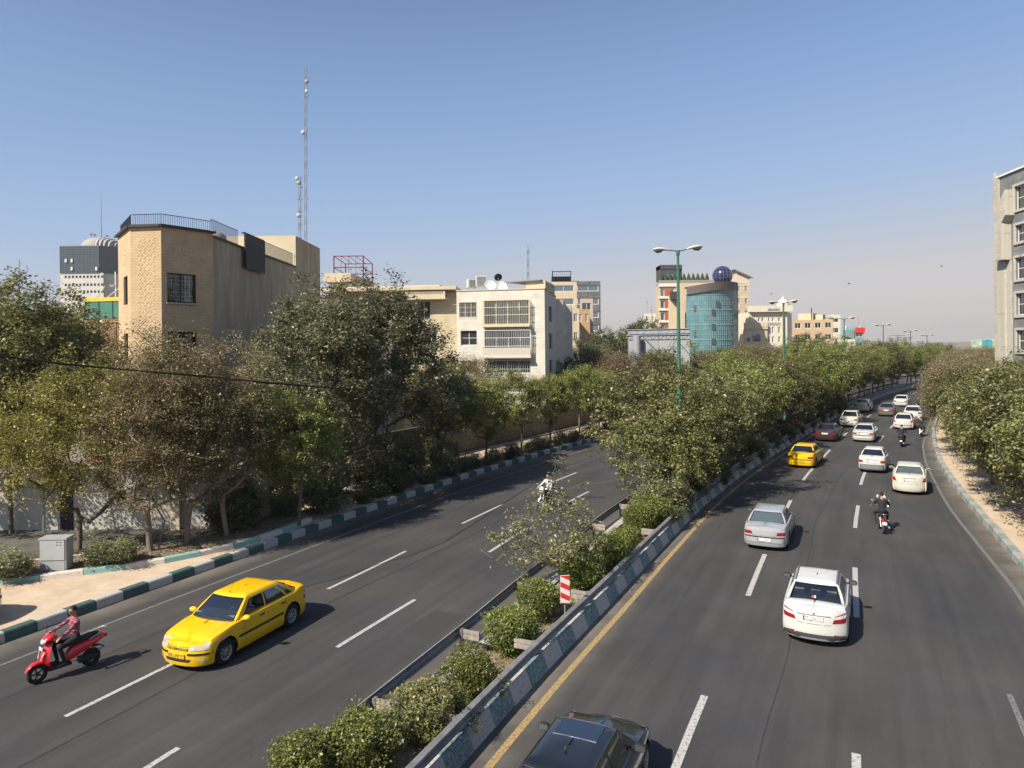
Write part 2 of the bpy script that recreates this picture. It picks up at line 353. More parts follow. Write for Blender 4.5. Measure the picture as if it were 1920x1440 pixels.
# repair seams and a long joint in the left carriageway
SEAM = mat('bitumen_seam', (.036, .035, .035), .6, noise=.3, nscale=6)
marks('bitumen_seam', lambda s: 8.2 + .12 * math.sin(s * .35), [(36, 110)], .07, SEAM, .003)
marks('bitumen_seam', lambda s: -5.35 + .06 * math.sin(s * .6), [(40, 96)], .035, SEAM, .003)
marks('bitumen_seam', lambda s: 11.3 + .05 * math.sin(s * .5), [(40, 88)], .03, SEAM, .003)
PATCH = mat('asphalt_patch', (.040, .0395, .040), .8, nscale=9, col2=(.050, .0475, .0455))
marks('asphalt_patch', lambda s: 4.3, [(57.5, 59.3)], 1.1, PATCH, .002); marks('asphalt_patch', lambda s: -2.2, [(82.2, 86.5)], 1.2, PATCH, .002)
# asphalt service lane and side lane on the left
strip('side_lane', line(add(fLk, 12.0), 20, 75), line(add(fLk, .28), 20, 75), (.225, .225), SAND)

# kerbs ---------------------------------------------------------------
def paintedkerb(nm, col, dirt):
    return worn(nm, col, .50 if 'teal' in nm else .46, dirt)
KG = paintedkerb('kerb_paint_green', (.035, .088, .082), (.12, .125, .115)); KW = paintedkerb('kerb_paint_white', (.42, .405, .37), (.22, .21, .19))
KLG = paintedkerb('kerb_paint_pale_green', (.19, .37, .335), (.34, .32, .28)); KS = paintedkerb('kerb_paint_worn_white', (.58, .52, .44), (.42, .36, .28))
KLW = paintedkerb('kerb_paint_dusty_white', (.33, .31, .28), (.22, .20, .18))
def kerb(name, f, s0, s1, prof, seg, mats, z0=0, gap=.015, jit=0.0, path=None):
    """prof: [(across, z)] from the road side up and over"""
    mb = MB(); rnd = random.Random(5); s = s0; i = 0
    while s < s1:
        a, b = s + gap / 2, min(s1, s + seg - gap / 2); mb.cur = i % 2; ja = rnd.uniform(-jit, jit); jz = rnd.uniform(-jit, jit)
        rows = []
        for q in (a, b):
            if path: pt = path(q, 0); rows.append([(*path(q, o)[:2], z0 + z + jz) for o, z in prof])
            else: rows.append([(*at(q, float(f(q)) + o + ja)[0][:2], z0 + z + jz) for o, z in prof])
        mb.grid(rows); mb.face(rows[0][::-1]); mb.face(rows[1]); s += seg; i += 1
    return tag(mb.build(name, mats), kind='structure')
kerb('kerb_median', K(0), 34, 190, [(0, 0), (.04, .08), (.15, .36), (.19, .40), (.36, .40), (.36, 0)], 1.0, [KG2 := paintedkerb('kerb_paint_teal', (.085, .165, .165), (.33, .33, .31)), KW], jit=.012)
kerb('kerb_left', fLk, 36, 190, [(0, 0), (.02, .25), (.05, .29), (.30, .29), (.30, 0)], .87, [KW, KG] if 1 else None, jit=.004)
kerb('kerb_right', fRk, 50, 190, [(0, 0), (-.03, .24), (-.07, .28), (-.30, .28), (-.30, 0)], 1.0, [KLW, mat('kerb_grey_green', (.13, .185, .175), .9, nscale=5, col2=(.27, .29, .27))], jit=.012)
_K2 = resample([P(*p, .22) for p in [(-420,1120),(-200,1106),(0,1097),(67,1091),(125,1084),(187,1074),(248,1067),(303,1058),(356,1048),(452,1026),(520,1004),(585,978)]], .5)
_K2n = normals(_K2); _K2l = np.r_[0, np.cumsum(np.hypot(*np.diff(_K2, axis=0).T))]
def k2(s, o):
    return (np.interp(s, _K2l, _K2[:, 0] + _K2n[:, 0] * o), np.interp(s, _K2l, _K2[:, 1] + _K2n[:, 1] * o))
kerb('kerb_inner', None, 0, float(_K2l[-1]), [(0, 0), (.03, .17), (.06, .20), (.26, .20), (.26, 0)], 1.32, [KS, KLG], z0=.22, jit=.004, path=k2)
# planting bed behind the inner kerb, dark service lane, then the white wall
_A = _K2 + _K2n * .2; _B = _K2 + _K2n * 2.3; strip('planting_bed', _B, _A, (.40, .38), SOIL)
_C = np.c_[_B[:, 0] * 1.0 - 1.0, np.maximum(_B[:, 1] + .5, 31.9)]; strip('service_lane', _C, _B, (.30, .30), mat('service_asphalt', (.07, .066, .062), .9, nscale=2, col2=(.13, .12, .10)))
strip('service_kerb', _B + _K2n * .12, _B - _K2n * .1, (.42, .42), CONC)

# ---------------------------------------------------------------- guardrails
STEEL = mat('galvanised_steel', (.19, .185, .18), .6, .2, nscale=3, col2=(.31, .30, .29)); RUST = mat('rusty_grey_steel', (.13, .11, .10), .7, .3, nscale=6, col2=(.25, .23, .21))
CSTUB = mat('weathered_beam_stub', (.20, .17, .15), .8, nscale=7, col2=(.34, .30, .27))
def guardrail(name, f, side, s0, s1, label, zt):
    root = empty(name, at((s0 + s1) / 2, f((s0 + s1) / 2))[0]); inv = root.location.copy(); T = lambda p: Vector(p) - inv
    tag(root, label, 'guardrail')
    prof = [(0, 0), (.03, .02), (.08, .05), (.08, .10), (.03, .13), (.0, .155), (.03, .18), (.08, .21), (.08, .26), (.03, .29), (0, .31)]
    ss = np.linspace(s0, s1, int((s1 - s0) / 1.5)); mb = MB(); rows = []
    for s in ss: rows.append([T((*at(s, float(f(s)) - side * o)[0][:2], zt - .31 + z)) for o, z in prof] + [T((*at(s, float(f(s)) - side * (o - .012))[0][:2], zt - .31 + z)) for o, z in prof[::-1]])
    mb.grid(rows, True); mb.smooth = False; bb = mb.build('beam', STEEL, root)
    # grey steel channel that caps the beam
    s = s0 + .8; k = 0
    while s < s1 and k < 48:
        p, h = at(s, float(f(s)) + side * .09); m2 = MB(); m2.box(T((p.x, p.y, zt / 2 - .02)), (.12, .07, zt - .04), h); m2.build('post', RUST, root)
        if s < 100:
            p, h = at(s, float(f(s)) + side * .36); m3 = MB(); m3.box(T((p.x, p.y, zt - .10)), (.07, .52, .09), h); m3.box(T((p.x, p.y, zt - .24)), (.07, .52, .09), h); m3.box(T((p.x, p.y, zt - .17)), (.04, .5, .07), h)
            m3.build('spacer_arm', CSTUB, root)
        s += 4.0 if s < 100 else 6; k += 1
    return root
guardrail('guardrail', lambda s: .24, 1, 36, 190, 'grey steel crash barrier above the green and white kerb, beside the yellow line', .80)
guardrail('guardrail', lambda s: float(fLr(s)), -1, 36, 190, 'dark shaded steel crash barrier on the left carriageway side of the shrubs', .78)
# ================================================================ vegetation
def leafmat(name, c1, c2, c3=None, trans=.34):
    c1, c2, c3 = [tuple(a * b for a, b in zip(c, (1.10, 1.08, .86))) if c else None for c in (c1, c2, c3)]
    m = bpy.data.materials.new(name); m.use_nodes = True; n = m.node_tree; n.nodes.clear()
    o = n.nodes.new('ShaderNodeOutputMaterial'); at_ = n.nodes.new('ShaderNodeAttribute'); at_.attribute_name = 'tone'
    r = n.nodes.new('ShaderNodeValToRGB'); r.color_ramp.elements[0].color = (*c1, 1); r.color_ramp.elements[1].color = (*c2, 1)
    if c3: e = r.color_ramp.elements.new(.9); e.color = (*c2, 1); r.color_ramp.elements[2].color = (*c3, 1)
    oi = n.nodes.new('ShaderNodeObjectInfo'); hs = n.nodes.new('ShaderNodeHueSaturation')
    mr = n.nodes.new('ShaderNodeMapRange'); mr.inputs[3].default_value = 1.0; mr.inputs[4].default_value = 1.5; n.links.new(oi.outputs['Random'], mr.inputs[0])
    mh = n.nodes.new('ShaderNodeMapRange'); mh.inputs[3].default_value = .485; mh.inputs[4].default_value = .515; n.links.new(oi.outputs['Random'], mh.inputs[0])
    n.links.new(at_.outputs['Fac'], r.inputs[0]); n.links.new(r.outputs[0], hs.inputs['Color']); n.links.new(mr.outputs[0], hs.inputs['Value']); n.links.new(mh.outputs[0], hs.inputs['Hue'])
    d = n.nodes.new('ShaderNodeBsdfPrincipled'); d.inputs['Roughness'].default_value = .42; d.inputs['Specular IOR Level'].default_value = .45
    t = n.nodes.new('ShaderNodeBsdfTranslucent'); mxs = n.nodes.new('ShaderNodeMixShader'); mxs.inputs[0].default_value = trans
    n.links.new(hs.outputs[0], d.inputs['Base Color']); n.links.new(hs.outputs[0], t.inputs[0])
    n.links.new(d.outputs[0], mxs.inputs[1]); n.links.new(t.outputs[0], mxs.inputs[2]); n.links.new(mxs.outputs[0], o.inputs[0]); return m
LM = {
 'olive': leafmat('olive_leaves', (.075, .080, .038), (.205, .195, .100), (.29, .26, .13)),
 'mulberry': leafmat('mulberry_leaves', (.080, .088, .038), (.225, .225, .105), (.36, .34, .18)),
 'bright': leafmat('bright_green_leaves', (.090, .104, .034), (.235, .248, .088), (.36, .34, .13)),
 'brown': leafmat('dry_brown_leaves', (.115, .095, .055), (.215, .178, .118), (.19, .18, .085)),
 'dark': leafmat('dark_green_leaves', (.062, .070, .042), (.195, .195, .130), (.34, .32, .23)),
 'acacia': leafmat('yellow_green_leaves', (.105, .110, .030), (.270, .255, .085), (.40, .33, .08)),
 'pine': leafmat('pine_needles', (.045, .055, .028), (.130, .140, .070), None, .1),
 'box': leafmat('boxwood_leaves', (.055, .066, .020), (.150, .172, .048), (.33, .35, .11)),
}
BARK = mat('bark', (.09, .07, .055), .95, nscale=9, col2=(.17, .14, .11), bump=.5, stretch=(1, 1, .25)); PALEBARK = mat('dry_twigs', (.15, .12, .09), .95, nscale=9, col2=(.25, .20, .16))
def leaf_mesh(name, C, size, rng, m, asp=.55, up=.35, tone=None):
    n = len(C); nrm = rng.normal(size=(n, 3)); nrm[:, 2] = np.abs(nrm[:, 2]) + up * 2; nrm /= np.linalg.norm(nrm, axis=1)[:, None]
    r = rng.normal(size=(n, 3)); a = np.cross(nrm, r); a /= np.linalg.norm(a, axis=1)[:, None]; b = np.cross(nrm, a)
    sz = size * rng.uniform(.42, 1.5, n)[:, None]; a = a * sz * .5; b = b * sz * asp * .5; fold = nrm * sz * .12
    V = np.empty((n, 4, 3)); V[:, 0] = C - a; V[:, 1] = C + b * 1 + fold - a * .1; V[:, 2] = C + a; V[:, 3] = C - b + fold - a * .1
    me = bpy.data.meshes.new(name); me.vertices.add(n * 4); me.vertices.foreach_set('co', V.reshape(-1).astype(np.float32))
    me.loops.add(n * 4); me.loops.foreach_set('vertex_index', np.arange(n * 4, dtype=np.int32)); me.polygons.add(n)
    me.polygons.foreach_set('loop_start', np.arange(0, n * 4, 4, dtype=np.int32)); me.update(calc_edges=True)
    at_ = me.attributes.new('tone', 'FLOAT', 'FACE'); at_.data.foreach_set('value', np.clip((tone if tone is not None else rng.uniform(0, 1, n)), 0, 1).astype(np.float32))
    me.materials.append(m); return me
def tree_mesh(seed, H, R, th, kind, ntip=260, lpt=90, leaf=.085, sig=.22, lean=(0, 0), twig=.012, low=.15, lump=.35, stems=1, sx=1.0, bark=None, shell=.45, up=.35):
    """a crown built from twig tips spread through a lumpy volume and joined back to the trunk"""
    rng = np.random.default_rng(seed); cz = th + (H - th) * .5; rz = (H - th) * .5
    K_ = 9; lum = rng.normal(size=(K_, 3)); lum /= np.linalg.norm(lum, axis=1)[:, None]; amp = rng.uniform(-.25, 1, K_) * lump
    tips = []
    while len(tips) < ntip:
        d = rng.normal(size=3); d /= np.linalg.norm(d); f = 1 - .25 * lump + (np.exp(-(1 - lum @ d) * 5) * amp).sum()
        rr = rng.uniform(shell, 1) ** .8 * f * rng.uniform(.85, 1.06); p = np.array([d[0] * R * rr * sx, d[1] * R * rr, d[2] * rz * rr])
        if d[2] < -low and rng.random() < .5: continue
        tips.append(p + (lean[0], lean[1], cz))
    tips = np.array(tips); tips[:, 2] = np.maximum(tips[:, 2], .25)
    nodes = []; par = []; 
    for k in range(stems):
        b0 = np.array([(k - (stems - 1) / 2) * .14, rng.uniform(-.1, .1), 0.]); top = np.array([lean[0] * .5 + b0[0] * 2.2, lean[1] * .5 + b0[1] * 2, th + .1])
        prev = -1
        for i in range(6):
            t = i / 5; nodes.append(b0 * (1 - t) + top * t + np.array([math.sin(t * 2.2 + seed) * .09, math.cos(t * 2.6 + seed) * .08, 0]) * t); par.append(prev); prev = len(nodes) - 1
    order = np.argsort(np.linalg.norm(tips - np.array([lean[0] * .5, lean[1] * .5, th]), axis=1)); tipn = []
    for t in tips[order]:
        N = np.array(nodes); dd = np.linalg.norm(N - t, axis=1) + .5 * np.maximum(0, N[:, 2] - t[2]) + 3 * (N[:, 2] < th * .75)
        j = int(np.argmin(dd)); a = N[j]; L = np.linalg.norm(t - a); steps = max(1, int(L / .45)); pr = j
        for i in range(1, steps + 1):
            q = i / steps; p = a + (t - a) * q + rng.normal(size=3) * .05 * L * (q * (1 - q) * 2 + .1) + np.array([0, 0, -.10 * L * q * (1 - q)])
            nodes.append(p); par.append(pr); pr = len(nodes) - 1
        tipn.append(pr)
    n = len(nodes); N = np.array(nodes); w_ = np.zeros(n); w_[tipn] = 1
    for i in range(n - 1, -1, -1):
        if par[i] >= 0: w_[par[i]] += w_[i]
    rad_ = twig * .5 * np.power(np.maximum(w_, 1), .44) + .002
    mb = MB(); 
    V = []; F = []
    for i in range(n):
        if par[i] < 0: continue
        a, b = N[par[i]], N[i]; d = b - a; l = np.linalg.norm(d)
        if l < 1e-5: continue
        d /= l; u = np.cross(d, [.3, .5, .81]); u /= np.linalg.norm(u); v = np.cross(d, u); k = 3 if rad_[i] < .02 else (5 if rad_[i] < .05 else 8); base = len(V)
        ra = min(rad_[par[i]], rad_[i] * 1.35)
        for (c, r_) in ((a, ra), (b, rad_[i])):
            for q in range(k): th_ = 2 * math.pi * q / k; V.append(c + (u * math.cos(th_) + v * math.sin(th_)) * r_)
        for q in range(k): F.append((base + q, base + (q + 1) % k, base + k + (q + 1) % k, base + k + q))
    tm = bpy.data.meshes.new('trunk'); tm.from_pydata([tuple(x) for x in V], [], F); tm.materials.append(bark or BARK); tm.polygons.foreach_set('use_smooth', [True] * len(F)); tm.update()
    # leaves: along the last stretch of every twig, in small sprays
    C = []; T = []
    for j in tipn:
        a = N[par[j]] if par[j] >= 0 else N[j]; b = N[j]; d = b - a; nl = int(lpt * rng.uniform(.5, 1.4)); q = rng.uniform(-.5, 1.35, nl)[:, None]
        spr = rng.normal(size=(nl, 3)) * sig * np.array([1, 1, .75]); C.append(a + d * q + spr); base = rng.normal(.45, .16); T.append(np.clip(rng.normal(base, .2, nl), 0, 1))
    C = np.concatenate(C); T = np.concatenate(T); ok = C[:, 2] > .12; C = C[ok]; T = T[ok]
    cm = leaf_mesh('crown', C, leaf, rng, LM[kind], tone=T, up=up); return tm, cm
_TM = {}
def tree(var, loc, rz=0, sc=1.0, name='tree', label='', cat='tree', group=None, szz=None):
    tm, cm = _TM[var]; r = empty(name, loc, rz); r.scale = (sc, sc, szz or sc); tag(r, label, cat, group)
    t = bpy.data.objects.new('trunk', tm); COL.objects.link(t); t.parent = r
    c = bpy.data.objects.new('crown', cm); COL.objects.link(c); c.parent = r; return r
def defv(k, *a, **kw): _TM[k] = tree_mesh(*a, **kw)
#           seed  H    R   trunk  kind
defv('darkA', 11, 11.0, 3.75, 1.8, 'dark', ntip=620, lpt=68, leaf=.145, sig=.20, low=.6, lump=.8, twig=.014)
defv('brownA', 12, 9.3, 3.1, 1.2, 'brown', ntip=760, lpt=66, leaf=.080, sig=.20, twig=.014, stems=3, bark=PALEBARK, low=.55, lump=.3, shell=.2)
defv('brownB', 13, 8.6, 2.7, 1.4, 'brown', ntip=560, lpt=66, leaf=.085, sig=.20, twig=.013, stems=2, bark=PALEBARK, low=.5, lump=.35, shell=.2)
defv('acacia', 14, 7.6, 3.1, 1.5, 'acacia', ntip=540, lpt=90, leaf=.09, sig=.17, low=.6, lump=.6)
defv('oliveA', 15, 11.0, 3.6, 3.0, 'olive', ntip=380, lpt=70, leaf=.14, sig=.19, lump=.6)
defv('mulA', 16, 5.9, 3.0, .9, 'mulberry', ntip=430, lpt=62, leaf=.135, sig=.16, low=.5, lump=.6, sx=1.15)
defv('mulB', 17, 7.2, 2.9, 1.3, 'mulberry', ntip=460, lpt=70, leaf=.135, sig=.17, low=.6, lump=.5)
defv('mulC', 18, 7.8, 3.2, 1.4, 'bright', ntip=460, lpt=68, leaf=.14, sig=.18, low=.6, lump=.5)
defv('mulD', 19, 8.0, 3.4, 1.5, 'olive', ntip=440, lpt=68, leaf=.14, sig=.19, low=.5, lump=.55)
defv('streetA', 20, 6.2, 2.3, 1.9, 'bright', ntip=420, lpt=70, leaf=.11, sig=.15, low=.25, lump=.4)
defv('streetB', 21, 6.8, 2.5, 2.0, 'bright', ntip=420, lpt=70, leaf=.11, sig=.15, low=.25, lump=.45)
defv('small', 22, 3.15, 1.55, .7, 'olive', ntip=170, lpt=27, leaf=.095, sig=.12, lean=(-.45, .1), low=.5, lump=.6, twig=.011, bark=PALEBARK, sx=1.15)
defv('sprout', 23, 4.6, .45, 1.6, 'dark', ntip=30, lpt=26, leaf=.08, sig=.10, low=.8, lump=.6, twig=.010)
defv('pineA', 24, 12, 3.4, 3.5, 'pine', ntip=260, lpt=110, leaf=.22, sig=.34, lump=.8, up=.1)
defv('brownC', 25, 8.4, 3.5, 1.6, 'brown', ntip=480, lpt=60, leaf=.12, sig=.3, twig=.014, bark=PALEBARK, low=.5)
def bush_mesh(seed, r, h, kind='box', n=15000, leaf=.055, lump=.33, rough=.085, inn=.3):
    rng = np.random.default_rng(seed); d = rng.normal(size=(n, 3)); d /= np.linalg.norm(d, axis=1)[:, None]
    lum = rng.normal(size=(26, 3)); lum /= np.linalg.norm(lum, axis=1)[:, None]
    f = 1 + (np.exp(-(1 - d @ lum.T) * 22) * rng.uniform(-1, 1.5, 26) * lump).sum(1)
    inner = rng.random(n) < inn; rr = np.where(inner, rng.uniform(.35, .95, n), rng.normal(.95, rough, n)) * f
    C = np.c_[d[:, 0] * r * rr, d[:, 1] * r * rr, h * .5 + .02 + d[:, 2] * h * .5 * rr]; C = C[C[:, 2] > .03]
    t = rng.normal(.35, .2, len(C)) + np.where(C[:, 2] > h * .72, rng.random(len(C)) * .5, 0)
    me = leaf_mesh('foliage', C, leaf, rng, LM[kind], asp=.6, up=.5, tone=t)
    mb = MB(); 
    for k in range(14):
        a = rng.uniform(0, 6.28); q = rng.uniform(.3, .75) * r; mb.tube([(0.04 * math.cos(a), .04 * math.sin(a), 0), (q * .4 * math.cos(a), q * .4 * math.sin(a), h * .3), (q * math.cos(a), q * math.sin(a), h * rng.uniform(.5, .85))], [.02, .012, .005], 4)
    o = mb.build('stem', BARK); sm = o.data; bpy.data.objects.remove(o); return me, sm
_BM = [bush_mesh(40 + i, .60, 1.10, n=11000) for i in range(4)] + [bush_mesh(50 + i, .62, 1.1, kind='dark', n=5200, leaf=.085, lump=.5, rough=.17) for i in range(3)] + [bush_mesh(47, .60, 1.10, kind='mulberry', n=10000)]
def bush(v, loc, rz, sc, label, name='shrub', cat='shrub', group='clipped round shrubs in the median', szz=None):
    r = empty(name, loc, rz); r.scale = (sc, sc, szz or sc); tag(r, label, cat, group)
    for nm, me in (('foliage', _BM[v][0]), ('stem', _BM[v][1])):
        o = bpy.data.objects.new(nm, me); COL.objects.link(o); o.parent = r
    return r
def pbush(v, px, py, zc, sc, label, **k):
    p = P(px, py, zc); bush(v, (p.x, p.y, .1), v * 1.3 + px * .01, sc * .83, label, **k)
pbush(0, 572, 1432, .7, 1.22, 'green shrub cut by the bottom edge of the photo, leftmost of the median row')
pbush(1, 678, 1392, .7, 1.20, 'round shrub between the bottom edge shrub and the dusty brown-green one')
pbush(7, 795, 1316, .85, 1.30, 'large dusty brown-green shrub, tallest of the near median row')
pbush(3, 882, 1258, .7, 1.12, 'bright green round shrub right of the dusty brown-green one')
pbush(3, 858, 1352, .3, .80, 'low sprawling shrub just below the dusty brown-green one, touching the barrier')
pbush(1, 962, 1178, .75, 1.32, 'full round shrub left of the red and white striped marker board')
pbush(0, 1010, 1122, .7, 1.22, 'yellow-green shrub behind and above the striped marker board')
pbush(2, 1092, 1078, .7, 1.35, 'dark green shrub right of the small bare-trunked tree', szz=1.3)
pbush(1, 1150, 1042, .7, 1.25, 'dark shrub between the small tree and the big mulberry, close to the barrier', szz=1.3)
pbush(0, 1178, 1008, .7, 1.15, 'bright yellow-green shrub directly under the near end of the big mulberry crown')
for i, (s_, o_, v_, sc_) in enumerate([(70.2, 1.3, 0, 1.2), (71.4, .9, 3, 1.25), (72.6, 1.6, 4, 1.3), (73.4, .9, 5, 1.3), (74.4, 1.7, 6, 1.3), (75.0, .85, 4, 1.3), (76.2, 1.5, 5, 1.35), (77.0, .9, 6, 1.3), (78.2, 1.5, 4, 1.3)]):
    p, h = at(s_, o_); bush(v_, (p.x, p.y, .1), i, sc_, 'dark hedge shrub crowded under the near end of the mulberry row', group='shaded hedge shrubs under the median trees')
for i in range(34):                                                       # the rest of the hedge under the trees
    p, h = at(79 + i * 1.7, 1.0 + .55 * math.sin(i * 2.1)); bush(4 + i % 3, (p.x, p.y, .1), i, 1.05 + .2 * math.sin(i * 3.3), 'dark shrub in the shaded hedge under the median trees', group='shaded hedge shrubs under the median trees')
# median trees --------------------------------------------------------
p = P(1067, 1112); tree('small', (p.x, p.y, .1), .6, 1.0, 'young_tree', 'small half-bare young tree with one trunk above the striped marker board', group='trees in the median')
p = P(1048, 1075); tree('sprout', (p.x, p.y, .1), 1.0, 1.0, 'sapling', 'thin upright sapling beside the rider in the white shirt', cat='sapling', group='trees in the median')
med = [(75.8, 1.2, 'mulA', .86, 1.2, 'low mulberry at the near end of the median row, before the lamp post foot'), (78.2, 2.1, 'mulA', 1.17, 0.3, 'broad low mulberry tree whose crown hangs over the left carriageway'), (83.5, 1.8, 'mulB', .88, 2, 'mulberry tree just behind the broad low one'),
       (88, 2.0, 'mulB', .86, 1, 'mulberry tree in front of the foot of the tall lamp post'), (92.5, 2.0, 'mulC', .90, 2.2, 'green mulberry directly right of the tall lamp post')]
for s, o, v, sc, r, lb in med:
    p, h = at(s, o); tree(v, (p.x, p.y, .1), r, sc, 'mulberry_tree', lb, group='trees in the median')
rnd = random.Random(3); i = 0; s = 97
while s < 215:
    p, h = at(s, 2.0 + rnd.uniform(-.4, .4)); v = ['mulC', 'mulB', 'mulD', 'mulC', 'mulB'][i % 5]
    tree(v, (p.x, p.y, .1), rnd.uniform(0, 6), rnd.uniform(.92, 1.08) * (.93 if s < 110 else 1.0), 'mulberry_tree', 'mulberry tree in the continuous row along the far median', group='far mulberry trees of the median row'); s += 4.3 if s < 150 else 5.5; i += 1
# left row beyond the kerb, clearly seen street trees
for s, o, v, sc, r, lb in [(78.4, 16.6, 'streetB', 1.0, .5, 'dark-trunked street tree nearest the big dark tree on the left pavement'), (83.2, 16.7, 'streetA', .96, 1, 'street tree with bright crown, second past the big dark tree'),
      (88, 16.8, 'streetB', .94, 2, 'street tree with bright top in front of the white brick block'), (92.5, 16.9, 'streetA', .94, 3, 'street tree with two thin trunks below the white brick block'),
      (98, 16.9, 'streetB', .95, 4, 'round-crowned street tree standing alone on the sunlit pavement'), (102.5, 17.1, 'streetA', .96, 5, 'leaning street tree at the right end of the sunlit pavement')]:
    p, h = at(s, o); tree(v, (p.x, p.y, .2), r, sc, 'street_tree', lb, group='street trees on the left pavement')
s = 107; i = 0
while s < 200:
    p, h = at(s, 17.3 + rnd.uniform(-.5, .5)); tree(['brownC', 'streetA', 'mulD', 'mulC', 'brownC'][i % 5], (p.x, p.y, .2), i, rnd.uniform(.8, 1.0), 'street_tree', 'tree of the far left row, seen above the median trees', group='far trees of the left pavement row'); s += 5; i += 1
# near left: big trees over the wall
def ptree(v, px, py, rz, sc, name, label, z=.3, **k):
    p = P(px, py, z); return tree(v, (p.x, p.y, z), rz, sc, name, label, **k)
GL = 'large trees behind the left kerb'
ptree('brownA', 290, 1036, .4, .90, 'plane_tree', 'brown half-dead tree with several slim leaning trunks in front of the white wall', group=GL)
ptree('brownB', 350, 1024, 2, 1.06, 'plane_tree', 'brown dry tree with a dark straight trunk right of the leaning trunks', group=GL)
ptree('brownB', 429, 1008, 4, 1.0, 'plane_tree', 'brown dry tree between the twin trunks and the big dark tree', group=GL)
ptree('acacia', 150, 1032, 1, 1.02, 'acacia_tree', 'yellow-green feathery acacia left of the brown dry trees', group=GL)
ptree('darkA', 620, 945, .3, 1.08, 'elm_tree', 'huge dark grey-green tree left of the white brick block', group=GL)
ptree('darkA', 728, 905, 2.5, 1.13, 'elm_tree', 'dark tree at the right shoulder of the huge grey-green one', group=GL)
ptree('streetB', 560, 985, 2.5, .92, 'street_tree', 'low bright green tree in front of the huge dark one', group=GL)
ptree('darkA', 500, 905, 4.5, .80, 'elm_tree', 'dark olive tree behind the dry trees, below the brick house side wall', group=GL)
ptree('oliveA', 20, 1000, 0, 1.12, 'tall_tree', 'tall sparse olive-green tree at the left edge of the photo', group=GL)
ptree('oliveA', 105, 965, 2, 1.0, 'tall_tree', 'tall thin-topped tree in front of the distant tower', group=GL)
ptree('mulD', -60, 1000, 2, 1.1, 'tall_tree', 'dark leafy tree under the overhead cable at the left edge', group=GL)
ptree('acacia', 60, 935, 3, 1.05, 'acacia_tree', 'shaded acacia behind the white wall at far left', group=GL)
ptree('brownC', 235, 925, 3, .92, 'plane_tree', 'dry tree behind the white wall, below the brick house window', group=GL)
ptree('oliveA', 330, 915, 3, .66, 'tall_tree', 'green tree reaching up to the lower brick house window', group=GL)
ptree('mulB', 815, 842, 3, 1.0, 'tall_tree', 'olive tree below the balcony left of the white brick block', group=GL)
ptree('brownC', 872, 826, 1, .9, 'plane_tree', 'autumn-brown tree reaching up to the windows of the white brick block', group=GL)
# behind the left pavement wall
for k, (px, py, v, sc) in enumerate([(1120, 770, 'brownC', 1.0), (1180, 765, 'brownC', .80), (1235, 760, 'mulD', .82), (1300, 755, 'brownC', .78), (1075, 780, 'mulB', .95), (1360, 745, 'mulD', 1.0), (1440, 738, 'brownC', 1.0), (1500, 728, 'mulD', 1.05), (1560, 715, 'brownC', 1.0), (1400, 735, 'mulB', 1.1)]):
    ptree(v, px, py, k, sc, 'park_tree', 'dry olive-brown tree of the belt between the white brick block and the glass tower', group='tree belt behind the billboard', z=0)
for k, (px, py, v, sc, lb) in enumerate([(1130, 742, 'pineA', .82, 'dark pine left of the billboard, nearest the white brick block'), (1185, 735, 'pineA', .95, 'tall rounded pine left of the billboard top'), (1215, 732, 'pineA', .92, 'tallest pine, directly left of the banded terracotta building'), (1100, 745, 'pineA', .7, 'pine against the end wall of the white brick block'), (1160, 750, 'pineA', .75, 'low pine in front of the tall rounded one'),
      (1498, 712, 'pineA', .78, 'dark pine in front of the tan flats, left one'), (1535, 712, 'pineA', .72, 'spreading pine in front of the tan flats, right one')]):
    ptree(v, px, py, k * 1.4, sc, 'pine_tree', lb, group='pines beyond the left row', z=0)
# right row
for k, (s, o, v, sc, lb) in enumerate([(75, 2.7, 'mulB', 1.02, 'mulberry tree at the right edge, casting shade on the kerb'), (80, 2.2, 'mulA', 1.1, 'low mulberry tree with a visible trunk beside the right kerb'), (84.5, 2.2, 'mulB', .95, 'leafy tree right of the scooter lane, second along the verge'), (89.5, 2.0, 'mulD', .82, 'dusty tree on the verge where the kerb bends'),
      (95, 2.2, 'mulB', .88, 'tree on the verge beside the far motorcycles'), (100, 1.8, 'mulD', .82, 'tree leaning over the road beside the far motorcycles'), (71.5, 3.2, 'mulA', 1.0, 'low leafy tree cut by the right edge, nearest on the verge'), (78, 7.5, 'mulD', .88, 'tall tree behind the right verge below the grey office block'), (86, 7.5, 'mulD', .82, 'tree behind the verge, between the kerb bend and the office block'), (94, 7.5, 'brownC', .80, 'brown tree behind the verge left of the office block')]):
    p, h = at(s, float(fRk(s)) - o); tree(v, (p.x, p.y, .2), k * 1.7, sc, 'verge_tree', lb, group='trees on the right verge')
s = 105; i = 0
while s < 215:
    for o in (2.0, 7.0):
        p, h = at(s + o * .3, float(fRk(s)) - o - rnd.uniform(-.5, 1)); tree(['brownC', 'mulD', 'brownC', 'mulB'][i % 4], (p.x, p.y, .2), i * 2, rnd.uniform(.80, .90), 'verge_tree', 'brownish tree of the far right-hand row', group='far trees of the right verge'); i += 1
    s += 5
